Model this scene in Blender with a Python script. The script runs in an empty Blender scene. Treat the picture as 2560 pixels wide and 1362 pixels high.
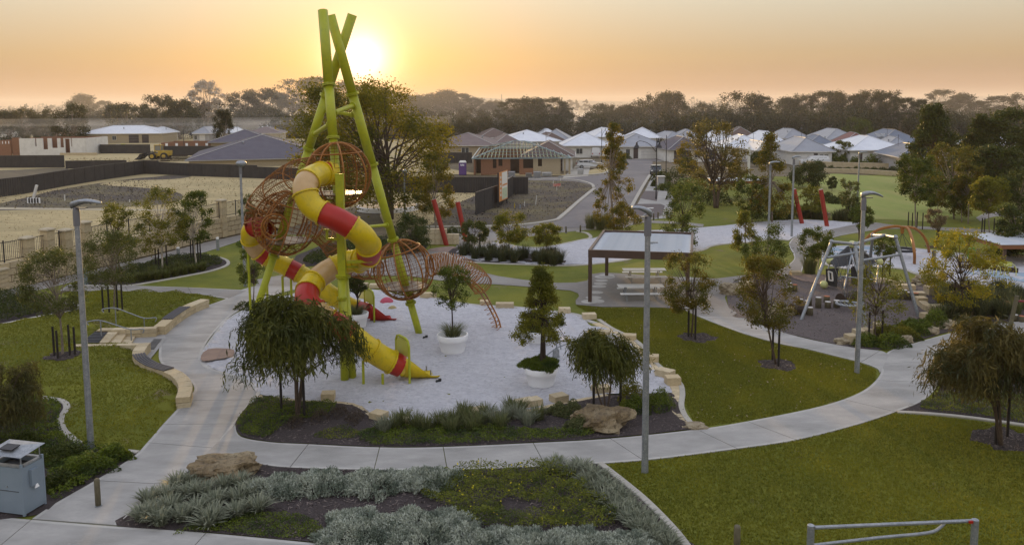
import bpy, math, random
import numpy as np
from mathutils import Vector, Matrix, noise
from mathutils.geometry import delaunay_2d_cdt
random.seed(7); rng=np.random.default_rng(7)
SC=bpy.context.scene; COL=SC.collection
# ---------------------------------------------------------------- camera
F=2100.0; TH=math.radians(6.3); PCY=493.0; ROLL=math.radians(-0.32); CH=11.0
_c=bpy.data.cameras.new('camera'); cam=bpy.data.objects.new('camera',_c); COL.objects.link(cam); SC.camera=cam
_c.sensor_width=36; _c.lens=F/2560*36; _c.shift_y=-(681-PCY)/2560; _c.clip_start=.3; _c.clip_end=12000
FW=Vector((0,math.cos(TH),-math.sin(TH))); _r=Vector((1,0,0)); _u=_r.cross(FW)
RT=_r*math.cos(ROLL)+_u*math.sin(ROLL); UP=_u*math.cos(ROLL)-_r*math.sin(ROLL)
cam.matrix_world=Matrix(((RT.x,UP.x,-FW.x,0),(RT.y,UP.y,-FW.y,0),(RT.z,UP.z,-FW.z,CH),(0,0,0,1)))
def ray(x,y): return FW+RT*((x-1280)/F)-UP*((y-PCY)/F)
def P(x,y,z=0.0):                      # the place on level z seen in the photograph at x, y
    d=ray(x,y); return Vector((0,0,CH))+d*((z-CH)/d.z)
def A(x,y,Y):                          # the place at distance Y seen in the photograph at x, y
    d=ray(x,y); return Vector((0,0,CH))+d*(Y/d.y)
# ---------------------------------------------------------------- sky and sun
SUN=ray(905,150).normalized(); EL=math.asin(SUN.z); AZ=math.atan2(SUN.x,SUN.y)
W=bpy.data.worlds.new('World'); SC.world=W; W.use_nodes=True; nt=W.node_tree; N=nt.nodes; L=nt.links
def nd(nt,t,**k):
    n=nt.nodes.new(t)
    for a,b in k.items(): setattr(n,a,b)
    return n
sky=nd(nt,'ShaderNodeTexSky',sky_type='NISHITA',sun_disc=False,sun_elevation=EL,sun_rotation=AZ)
sky.air_density=1.2; sky.dust_density=2.5; sky.ozone_density=1.5
geo=nd(nt,'ShaderNodeTexCoord'); sep=nd(nt,'ShaderNodeSeparateXYZ'); L.new(geo.outputs['Generated'],sep.inputs[0])
def vmath(op,a,b):
    n=nd(nt,'ShaderNodeMath',operation=op)
    for i,v in enumerate((a,b)):
        if v is None: continue
        if isinstance(v,(int,float)): n.inputs[i].default_value=v
        else: L.new(v,n.inputs[i])
    return n.outputs[0]
ramp=nd(nt,'ShaderNodeValToRGB'); cr=ramp.color_ramp
stops=[(0,(.21,.11,.075)),(.015,(.25,.135,.085)),(.053,(.40,.285,.165)),(.124,(.50,.465,.37)),(.25,(.60,.60,.56)),(.45,(.62,.64,.70)),(1,(.56,.60,.74))]
cr.elements[0].position=0; cr.elements[0].color=(*stops[0][1],1); cr.elements[1].position=1; cr.elements[1].color=(*stops[-1][1],1)
for p,c in stops[1:-1]:
    e=cr.elements.new(p); e.color=(*c,1)
L.new(sep.outputs[2],ramp.inputs[0])
dot=nd(nt,'ShaderNodeVectorMath',operation='DOT_PRODUCT'); L.new(geo.outputs['Generated'],dot.inputs[0]); dot.inputs[1].default_value=SUN
dp=vmath('MAXIMUM',dot.outputs['Value'],0.0)
# glow of the air round the rising sun: angle = acos(dot)
ang=vmath('ARCCOSINE',vmath('MINIMUM',dp,1.0),None)
def lobe(sig,pw):  # exp(-(ang/sig)^pw)
    return vmath('EXPONENT',vmath('MULTIPLY',vmath('POWER',vmath('DIVIDE',ang,sig),pw),-1.0),None)
def addc(base,fac,col):
    m=nd(nt,'ShaderNodeMix',data_type='RGBA',blend_type='ADD',clamp_factor=False); L.new(fac,m.inputs[0]); m.inputs[7].default_value=(*col,1); L.new(base,m.inputs[6]); return m.outputs[2]
# the glow is deepest orange along the horizon, paler higher up
col=addc(ramp.outputs[0],lobe(.025,1.4),(1.9,1.6,1.25))
col=addc(col,lobe(.095,1.3),(.42,.19,.02))
low=vmath('EXPONENT',vmath('MULTIPLY',sep.outputs[2],-14.0),None)
col=addc(col,vmath('MULTIPLY',lobe(.22,1.5),low),(.46,.21,-.28))
col=addc(col,lobe(.36,2.0),(.11,.06,.01))
mulk=nd(nt,'ShaderNodeMix',data_type='RGBA',blend_type='ADD'); mulk.inputs[0].default_value=.004; L.new(col,mulk.inputs[6]); L.new(sky.outputs[0],mulk.inputs[7])
bg=N['Background']; L.new(mulk.outputs[2],bg.inputs[0]); bg.inputs[1].default_value=1.0
_s=bpy.data.lights.new('sun','SUN'); _s.energy=5.0; _s.angle=math.radians(.5); _s.color=(1,.64,.26)
so=bpy.data.objects.new('sun',_s); COL.objects.link(so); so.rotation_euler=(-SUN).to_track_quat('-Z','Y').to_euler(); so.location=(0,0,60)
V=SC.view_settings; V.view_transform='Standard'; V.look='None'; V.gamma=1; V.use_curve_mapping=False; V.exposure=0.45
CY=SC.cycles; CY.max_bounces=6; CY.diffuse_bounces=3; CY.transparent_max_bounces=12; CY.volume_bounces=1; CY.volume_step_rate=4
# ---------------------------------------------------------------- materials
def M(name,c1,c2=None,scale=3.0,rough=.8,bump=0.0,bscale=None,metal=0.0,spec=.3,det=6,c3=None,s3=.15,coat=0,c4=None,s4=30,stretch=None,isl=0,trans=0,c5=None,s5=.5):
    m=bpy.data.materials.new(name); m.use_nodes=True; t=m.node_tree; b=t.nodes['Principled BSDF']; l=t.links
    b.inputs['Roughness'].default_value=rough; b.inputs['Metallic'].default_value=metal; b.inputs['Specular IOR Level'].default_value=spec
    if coat: b.inputs['Coat Weight'].default_value=coat
    if trans: b.inputs['Transmission Weight'].default_value=trans
    b.inputs[0].default_value=(*c1,1)
    tc=nd(t,'ShaderNodeTexCoord'); vec=tc.outputs['Object']
    if stretch:
        mp=nd(t,'ShaderNodeMapping'); l.new(vec,mp.inputs[0]); mp.inputs['Scale'].default_value=stretch; vec=mp.outputs[0]
    def nz(s,d=det,rg=.6):
        n=nd(t,'ShaderNodeTexNoise'); n.inputs['Scale'].default_value=s; n.inputs['Detail'].default_value=d; n.inputs['Roughness'].default_value=rg; l.new(vec,n.inputs['Vector']); return n.outputs[0]
    out=None
    def mixc(a,fac,c,lo=.35,hi=.65):
        mr=nd(t,'ShaderNodeMapRange'); mr.inputs[1].default_value=lo; mr.inputs[2].default_value=hi; l.new(fac,mr.inputs[0])
        x=nd(t,'ShaderNodeMix',data_type='RGBA'); l.new(mr.outputs[0],x.inputs[0])
        if a is None: x.inputs[6].default_value=(*c1,1)
        else: l.new(a,x.inputs[6])
        x.inputs[7].default_value=(*c,1); return x.outputs[2]
    if c2 is not None: out=mixc(out,nz(scale),c2)
    if c3 is not None: out=mixc(out,nz(s3,4,.55),c3,.45,.68)
    if c4 is not None: out=mixc(out,nz(s4,3,.7),c4,.5,.7)
    if c5 is not None: out=mixc(out,nz(s5,5,.7),c5,.60,.69)
    if isl:
        g=nd(t,'ShaderNodeNewGeometry'); h=nd(t,'ShaderNodeHueSaturation'); mr=nd(t,'ShaderNodeMapRange'); mr.inputs[3].default_value=1-isl; mr.inputs[4].default_value=1+isl
        l.new(g.outputs['Random Per Island'],mr.inputs[0]); l.new(mr.outputs[0],h.inputs['Value'])
        if out: l.new(out,h.inputs['Color'])
        else: h.inputs['Color'].default_value=(*c1,1)
        out=h.outputs[0]
    if out: l.new(out,b.inputs[0])
    if bump:
        bn=nd(t,'ShaderNodeBump'); bn.inputs['Strength'].default_value=1; bn.inputs['Distance'].default_value=bump
        l.new(nz(bscale or scale*4,5,.65),bn.inputs['Height']); l.new(bn.outputs[0],b.inputs['Normal'])
    return m
def ML(name,ca,cb,tr=.35,rough=.55,cc=None,s=.6):   # leaves: colour varies from leaf to leaf and clump to clump
    m=bpy.data.materials.new(name); m.use_nodes=True; t=m.node_tree; l=t.links; b=t.nodes['Principled BSDF']; o=t.nodes['Material Output']
    g=nd(t,'ShaderNodeNewGeometry'); r=nd(t,'ShaderNodeValToRGB'); l.new(g.outputs['Random Per Island'],r.inputs[0])
    r.color_ramp.elements[0].color=(*ca,1); r.color_ramp.elements[1].color=(*cb,1)
    c=r.outputs[0]
    if cc:
        tc=nd(t,'ShaderNodeTexCoord'); n=nd(t,'ShaderNodeTexNoise'); n.inputs['Scale'].default_value=s; l.new(tc.outputs['Object'],n.inputs['Vector'])
        mr=nd(t,'ShaderNodeMapRange'); mr.inputs[1].default_value=.48; mr.inputs[2].default_value=.62; l.new(n.outputs[0],mr.inputs[0])
        x=nd(t,'ShaderNodeMix',data_type='RGBA'); l.new(mr.outputs[0],x.inputs[0]); l.new(c,x.inputs[6]); x.inputs[7].default_value=(*cc,1); c=x.outputs[2]
    b.inputs['Roughness'].default_value=rough; b.inputs['Specular IOR Level'].default_value=.25; l.new(c,b.inputs[0])
    td=nd(t,'ShaderNodeBsdfTranslucent'); l.new(c,td.inputs[0]); mx=nd(t,'ShaderNodeMixShader'); mx.inputs[0].default_value=tr
    l.new(b.outputs[0],mx.inputs[1]); l.new(td.outputs[0],mx.inputs[2]); l.new(mx.outputs[0],o.inputs['Surface']); return m
m_ground=M('dry earth',(.20,.155,.09),(.13,.10,.065),.8,.95,.03,3,c3=(.10,.085,.05),s3=.05)
m_lot=M('yellow sand lot',(.58,.46,.24),(.40,.31,.16),.6,.95,.12,1.8,c3=(.36,.29,.15),s3=.07,c4=(.38,.30,.16),s4=4,stretch=(1,2.5,1))
m_darklot=M('dark earth',(.105,.085,.068),(.07,.056,.046),1.5,.95,.05,4,c3=(.17,.14,.07),s3=.18)
m_lawn=M('lawn',(.150,.164,.016),(.105,.127,.011),1.0,.9,.03,40,c5=(.19,.145,.08),s5=.42,c3=(.205,.200,.018),s3=.20,c4=(.165,.16,.02),s4=30)
m_lawn2=M('mown oval grass',(.27,.29,.07),(.22,.255,.055),.8,.9,.02,20,c3=(.31,.29,.09),s3=.1,stretch=(2.5,.5,1))
m_sand=M('white sand',(.62,.61,.63),(.52,.51,.535),1.6,.9,.12,6,c4=(.41,.405,.43),s4=6,stretch=(1,1.8,1))  # c4: shade of the sand ripples, put into the colour as darker noise
m_conc=M('broomed concrete',(.41,.39,.36),(.33,.315,.295),.9,.8,.006,60,c3=(.26,.25,.23),s3=.35,c4=(.33,.315,.29),s4=9,isl=.06,stretch=(1,2.2,1))
m_edge=M('trowelled concrete',(.47,.45,.41),(.39,.37,.34),2,.7,.003,30,isl=.05)
m_agg=M('exposed aggregate',(.27,.245,.215),(.22,.2,.18),3,.85,.006,70,c3=(.31,.29,.26),s3=.3,c4=(.18,.165,.15),s4=60)
m_lime=M('limestone',(.60,.49,.31),(.50,.40,.25),3,.9,.012,14,isl=.13,c4=(.42,.33,.2),s4=8)
m_limew=M('pale limestone wall',(.50,.43,.30),(.42,.35,.24),3,.9,.012,14,isl=.13)
m_mulch=M('dark mulch',(.038,.029,.028),(.065,.05,.048),18,.95,.03,40,c4=(.11,.09,.085),s4=35)
m_gravel=M('bark gravel',(.13,.105,.10),(.085,.07,.065),9,.95,.03,35,c4=(.24,.2,.19),s4=28)
m_asph=M('asphalt',(.20,.18,.175),(.165,.15,.148),1.5,.85,.004,60,c3=(.24,.215,.20),s3=.12)
m_kerb=M('kerb concrete',(.46,.43,.37),(.38,.35,.30),2,.85,.004,20)
m_brickpave=M('brick paving',(.15,.125,.12),(.11,.09,.09),6,.85,.008,30)
m_rubber=M('brown rubber paving',(.28,.20,.16),(.23,.165,.135),3,.9,.005,40)
m_bluefloor=M('blue rubber paving',(.32,.40,.48),(.26,.34,.42),3,.9,.005,40)
m_lime_g=M('lime green enamel',(.41,.43,.022),(.36,.38,.018),1.5,.38,.002,6,spec=.35,c4=(.30,.34,.03),s4=5)
m_yel=M('yellow plastic',(.64,.47,.008),(.57,.41,.007),1.2,.36,.002,3,spec=.35,c4=(.46,.36,.02),s4=4)
m_red=M('red plastic',(.40,.022,.012),(.34,.02,.012),1.5,.36,.002,3,spec=.35)
m_tan=M('tan translucent plastic',(.56,.37,.17),(.48,.31,.13),1.5,.25,spec=.5)
m_org=M('orange powder coat',(.33,.125,.014),(.27,.10,.012),6,.45,spec=.4)
m_orgnet=M('orange rope net',(.23,.088,.012),(.16,.06,.01),8,.7)
m_plat=M('brown rubber deck',(.16,.10,.06),(.12,.08,.05),5,.35,spec=.5)
m_galv=M('galvanised steel',(.34,.36,.38),(.24,.26,.28),7,.5,metal=.55,c4=(.42,.43,.45),s4=20)
m_dsteel=M('dark steel',(.05,.05,.055),(.035,.035,.04),4,.5,metal=.3)
m_white=M('white plastic',(.88,.88,.88),(.83,.83,.84),1.2,.4,.002,4)
m_whitew=M('white render',(.72,.70,.66),(.62,.60,.56),1.2,.8)
m_cream=M('cream render',(.55,.50,.42),(.48,.43,.36),1.2,.8)
m_greyw=M('grey render',(.38,.37,.37),(.32,.31,.31),1.2,.8)
m_glass=M('dark window glass',(.05,.06,.07),rough=.08,spec=.8)
m_fence=M('charcoal steel fence sheet',(.055,.050,.050),(.042,.038,.038),1.5,.55,isl=.1,spec=.3)
m_fcap=M('fence capping',(.12,.105,.10),rough=.5)
m_wood=M('dark hardwood',(.06,.04,.03),(.04,.028,.022),8,.8,.004,20,stretch=(6,6,1))
m_stake=M('black stake',(.022,.018,.017),(.035,.028,.025),8,.8)
m_bark=M('brown bark',(.12,.085,.06),(.07,.05,.038),6,.9,.01,18,stretch=(3,3,.8))
m_barkg=M('grey bark',(.30,.25,.20),(.17,.13,.10),6,.9,.01,18,stretch=(3,3,.8))
m_barkw=M('white gum bark',(.62,.55,.46),(.40,.34,.28),4,.85,.01,12)
m_bollard=M('weathered pine',(.16,.14,.09),(.11,.095,.06),7,.85,.006,20,stretch=(5,5,1))
m_brown=M('bronze brown steel',(.085,.050,.036),(.07,.042,.03),2,.45,spec=.4)
m_roofsh=M('pale roof sheet',(.55,.58,.62),(.46,.50,.55),1.5,.4,spec=.5)
m_binsteel=M('grey blue painted steel',(.22,.27,.32),(.19,.235,.28),1.2,.45,spec=.4)
m_rock=M('tan sandstone rock',(.27,.20,.11),(.15,.11,.07),3.5,.95,.10,6,c3=(.36,.29,.18),s3=1.6,c4=(.10,.08,.05),s4=9)
m_rockg=M('pale limestone rock',(.38,.32,.22),(.25,.2,.13),3,.95,.05,9)
m_redpole=M('red painted pole',(.32,.03,.02),(.27,.025,.015),2,.45)
m_bodyblack=M('black sheet',(.02,.02,.022),(.03,.03,.032),3,.5)
m_limeb=M('pale yellow plastic',(.55,.56,.24),rough=.4)
# roofs
R_={'white':M('white roof steel',(.66,.68,.72),(.58,.60,.65),.8,.38,spec=.5),'grey':M('grey roof steel',(.27,.28,.31),(.23,.24,.27),.8,.42,spec=.5),
 'dark':M('dark roof steel',(.12,.11,.13),(.10,.09,.11),.8,.7,.01,3,spec=.15),'mauve':M('mauve brown roof steel',(.19,.145,.135),(.16,.12,.115),.8,.6,spec=.2),
 'brown':M('brown roof tile',(.13,.085,.07),(.10,.065,.055),3,.6,.03,9),'burg':M('burgundy roof tile',(.20,.07,.06),(.15,.05,.045),3,.6,.03,9),
 'blue':M('blue grey roof steel',(.16,.185,.24),(.13,.155,.20),.8,.6,spec=.3)}
m_brick=M('brown brick',(.27,.14,.085),(.20,.10,.06),9,.9,.01,20,isl=.2)
m_tanbrick=M('tan brick',(.40,.33,.23),(.34,.28,.19),9,.9,.01,20,isl=.15)
# leaves
l_weep=ML('weeping peppermint leaf',(0.063,0.072,0.0090),(0.131,0.130,0.0175),.3,cc=(0.047,0.055,0.0080),s=1.0)
l_green=ML('mid green leaf',(0.068,0.095,0.0090),(0.137,0.160,0.0175),.35,cc=(0.053,0.075,0.0090))
l_dark=ML('dark green leaf',(0.037,0.052,0.0075),(0.079,0.095,0.0140),.3)
l_olive=ML('olive leaf',(0.126,0.135,0.0120),(0.242,0.220,0.0200),.4,cc=(0.074,0.090,0.0100))
l_grey=ML('grey green leaf',(0.079,0.090,0.0190),(0.142,0.150,0.0325),.3)
l_autumn=ML('autumn leaf',(.13,.115,.009),(.27,.19,.014),.45,cc=(0.095,0.100,0.0100),s=.9)
l_orange=ML('rust and green leaf',(.075,.088,.010),(.165,.145,.014),.4,cc=(.14,.105,.010),s=1.1)
l_yellow=ML('yellow green leaf',(0.210,0.200,0.0125),(0.357,0.290,0.0175),.45,cc=(0.147,0.165,0.0150))
l_far=ML('far gum leaf',(0.037,0.040,0.0100),(0.068,0.066,0.0160),.25)
l_far2=ML('far dark leaf',(0.029,0.032,0.0090),(0.053,0.052,0.0140),.25)
l_silver=ML('silver bush leaf',(.27,.30,.235),(.52,.54,.44),.12,cc=(.17,.20,.15),s=2)
l_cover=ML('ground cover leaf',(.085,.12,.010),(.16,.20,.018),.3,cc=(.055,.085,.016),s=1.5)
l_cover2=ML('yellow green ground cover leaf',(.12,.145,.016),(.22,.23,.03),.3,cc=(.075,.10,.016),s=1.5)
l_strap=ML('grey strap leaf',(.13,.15,.095),(.34,.35,.25),.25)
l_reed=ML('dark reed leaf',(.035,.045,.016),(.09,.095,.035),.25)
l_reedg=ML('green reed leaf',(.08,.105,.035),(.19,.19,.075),.3)
l_flower=ML('yellow petal',(.75,.6,.03),(.8,.68,.05),.3)
# ---------------------------------------------------------------- mesh helpers
class MB:
    def __init__(s): s.v=[]; s.f=[]; s.mi=[]; s.cur=0
    def add(s,vs,fs):
        o=len(s.v); s.v+= [tuple(v) for v in vs]; s.f+=[tuple(i+o for i in f) for f in fs]; s.mi+=[s.cur]*len(fs); return s
    def box(s,c,sz,rz=0,top=1.0,rot=None):
        x,y,z=[k/2 for k in sz]; c=Vector(c); m=rot if rot else Matrix.Rotation(rz,3,'Z'); vs=[]
        for k,t in ((-z,1),(z,top)):
            for a,b in((-x,-y),(x,-y),(x,y),(-x,y)): vs.append(c+m@Vector((a*t,b*t,k)))
        return s.add(vs,[(3,2,1,0),(4,5,6,7),(0,1,5,4),(1,2,6,5),(2,3,7,6),(3,0,4,7)])
    def bar(s,a,b,w,h=None):
        a=Vector(a); b=Vector(b); d=b-a; q=d.to_track_quat('Z','Y').to_matrix()
        return s.box((a+b)/2,(w,h or w,d.length),rot=q)
    def tube(s,pts,r,n=8,caps=True,closed=False):
        pts=[Vector(p) for p in pts]; k=len(pts); rs=r if isinstance(r,(list,tuple)) else [r]*k
        vs=[]; fs=[]; prev=None
        for i,p in enumerate(pts):
            if closed: d=pts[(i+1)%k]-pts[i-1]
            else: d=pts[min(i+1,k-1)]-pts[max(i-1,0)]
            if d.length<1e-9: d=Vector((0,0,1))
            d.normalize()
            if prev is None:
                u=d.orthogonal().normalized()
                if abs(d.z)<.9: u=(Vector((0,0,1))-d*d.z).normalized()
            else:
                u=prev-d*prev.dot(d)
                u=u.normalized() if u.length>1e-6 else d.orthogonal().normalized()
            prev=u; w=d.cross(u)
            for j in range(n):
                a=2*math.pi*(j+.5)/n; vs.append(p+(u*math.cos(a)+w*math.sin(a))*rs[i])
        m=k if closed else k-1
        for i in range(m):
            i2=(i+1)%k
            for j in range(n): fs.append((i*n+j,i*n+(j+1)%n,i2*n+(j+1)%n,i2*n+j))
        if caps and not closed: fs+=[tuple(range(n-1,-1,-1)),tuple((k-1)*n+j for j in range(n))]
        return s.add(vs,fs)
    def ring(s,c,axis,R,r,n=24,m=5):
        ax=Vector(axis).normalized(); u=ax.orthogonal().normalized(); w=ax.cross(u)
        return s.tube([Vector(c)+(u*math.cos(2*math.pi*i/n)+w*math.sin(2*math.pi*i/n))*R for i in range(n)],r,m,closed=True)
    def lathe(s,c,prof,n=24):
        c=Vector(c); vs=[]; fs=[]; k=len(prof)
        for r,z in prof:
            for j in range(n): a=2*math.pi*j/n; vs.append(c+Vector((r*math.cos(a),r*math.sin(a),z)))
        for i in range(k-1):
            for j in range(n): fs.append((i*n+j,i*n+(j+1)%n,(i+1)*n+(j+1)%n,(i+1)*n+j))
        fs+=[tuple(range(n-1,-1,-1)),tuple((k-1)*n+j for j in range(n))]
        return s.add(vs,fs)
    def prism(s,poly,z0,z1):
        k=len(poly); vs=[(p[0],p[1],z0) for p in poly]+[(p[0],p[1],z1) for p in poly]
        return s.add(vs,[tuple(range(k-1,-1,-1)),tuple(range(k,2*k))]+[(i,(i+1)%k,k+(i+1)%k,k+i) for i in range(k)])
    def ball(s,c,r,n=10,sq=(1,1,1)):
        prof=[]; c=Vector(c); vs=[]; fs=[]; h=n//2
        for i in range(h+1):
            ph=math.pi*i/h
            for j in range(n): a=2*math.pi*j/n; vs.append(c+Vector((math.sin(ph)*math.cos(a)*r*sq[0],math.sin(ph)*math.sin(a)*r*sq[1],-math.cos(ph)*r*sq[2])))
        for i in range(h):
            for j in range(n): fs.append((i*n+j,i*n+(j+1)%n,(i+1)*n+(j+1)%n,(i+1)*n+j))
        return s.add(vs,fs)
ORG={}
def link(name,me,mats,parent=None,smooth=False):
    o=bpy.data.objects.new(name,me); COL.objects.link(o)
    if mats and not me.materials:
        for m in (mats if isinstance(mats,(list,tuple)) else [mats]): me.materials.append(m)
    if parent is not None: o.parent=parent; ORG[o.name]=ORG[parent.name]
    return o
def mesh(mb,name='mesh',org=(0,0,0),smooth=False):
    me=bpy.data.meshes.new(name); ox=Vector(org); me.from_pydata([tuple(Vector(v)-ox) for v in mb.v],[],mb.f); me.update()
    if any(mb.mi): me.polygons.foreach_set('material_index',mb.mi)
    if smooth: me.polygons.foreach_set('use_smooth',[True]*len(me.polygons))
    return me
def props(o,label,cat,group=None,kind=None):
    if label and len(label.split())>16: print('LONG',len(label.split()),o.name,'|',label)
    if label: o['label']=label
    if cat: o['category']=cat
    if group: o['group']=group
    if kind: o['kind']=kind
    return o
USED={}
def thing(name,label,cat,loc,group=None):
    o=bpy.data.objects.new(name,None); COL.objects.link(o); o.location=loc; o.empty_display_size=.2; ORG[o.name]=Vector(loc)
    return props(o,label,cat,group)
def part(name,mb,mt,parent,smooth=False,label=None,kind=None):
    o=link(name,mesh(mb,name,ORG[parent.name],smooth),mt,parent); return props(o,label,None,None,kind)
def single(name,label,cat,mb,mt,loc,group=None,smooth=False,kind=None):
    o=link(name,mesh(mb,name,loc,smooth),mt); o.location=loc; ORG[o.name]=Vector(loc); return props(o,label,cat,group,kind)
def struct(name,mb,mt,smooth=False,kind='structure',label=None):
    o=link(name,mesh(mb,name,(0,0,0),smooth),mt); return props(o,label,None,None,kind)
def npmesh(name,V3,Fq):
    me=bpy.data.meshes.new(name); V3=np.ascontiguousarray(V3,dtype=np.float32); Fq=np.ascontiguousarray(Fq,dtype=np.int32); k=Fq.shape[1]
    me.vertices.add(len(V3)); me.vertices.foreach_set('co',V3.ravel()); me.loops.add(Fq.size); me.loops.foreach_set('vertex_index',Fq.ravel())
    me.polygons.add(len(Fq)); me.polygons.foreach_set('loop_start',np.arange(0,Fq.size,k,dtype=np.int32)); me.update(calc_edges=True); return me
def catmull(pts,n=6,closed=False):
    pts=[Vector(p) for p in pts]; k=len(pts); out=[]
    for i in range(k if closed else k-1):
        if closed: a,b,c,d=pts[i-1],pts[i],pts[(i+1)%k],pts[(i+2)%k]
        else: a,b,c,d=pts[max(i-1,0)],pts[i],pts[i+1],pts[min(i+2,k-1)]
        for j in range(n):
            t=j/n; out.append(.5*((2*b)+(c-a)*t+(2*a-5*b+4*c-d)*t*t+(3*b-a-3*c+d)*t**3))
    if not closed: out.append(pts[-1])
    return out
def WP(px,z=0,sm=0,closed=False):
    w=[P(x,y,z) for x,y in px]; return catmull(w,sm,closed) if sm else w
def inside(poly,X,Y):
    r=np.zeros(X.shape,bool); n=len(poly)
    for i in range(n):
        x1,y1=poly[i][0],poly[i][1]; x2,y2=poly[i-1][0],poly[i-1][1]
        if y1==y2: continue
        r^=((y1>Y)!=(y2>Y))&(X<(x2-x1)*(Y-y1)/(y2-y1)+x1)
    return r
def sheet(name,poly,z,mt,step=0,hf=None,kind='structure',label=None,smooth=False):
    pts=[(p[0],p[1]) for p in poly]; n=len(pts); edges=[(i,(i+1)%n) for i in range(n)]
    if step:
        xs=[p[0] for p in pts]; ys=[p[1] for p in pts]
        gx,gy=np.meshgrid(np.arange(min(xs),max(xs),step),np.arange(min(ys),max(ys),step)); gx=gx.ravel()+rng.uniform(-.2,.2,gx.size)*step; gy=gy.ravel()+rng.uniform(-.2,.2,gy.size)*step
        m=inside(pts,gx,gy); pts+=list(zip(gx[m],gy[m]))
    v,e,f,_,_,_=delaunay_2d_cdt([Vector(p) for p in pts],edges,[],1,1e-5)
    mb=MB(); mb.add([(p.x,p.y,z+(hf(p.x,p.y) if hf else 0)) for p in v],[tuple(q) for q in f])
    return struct(name,mb,mt,smooth,kind,label)
def scatter(poly,n):
    xs=[p[0] for p in poly]; ys=[p[1] for p in poly]; X=rng.uniform(min(xs),max(xs),n*3); Y=rng.uniform(min(ys),max(ys),n*3); m=inside(poly,X,Y)
    return X[m][:n],Y[m][:n]
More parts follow.
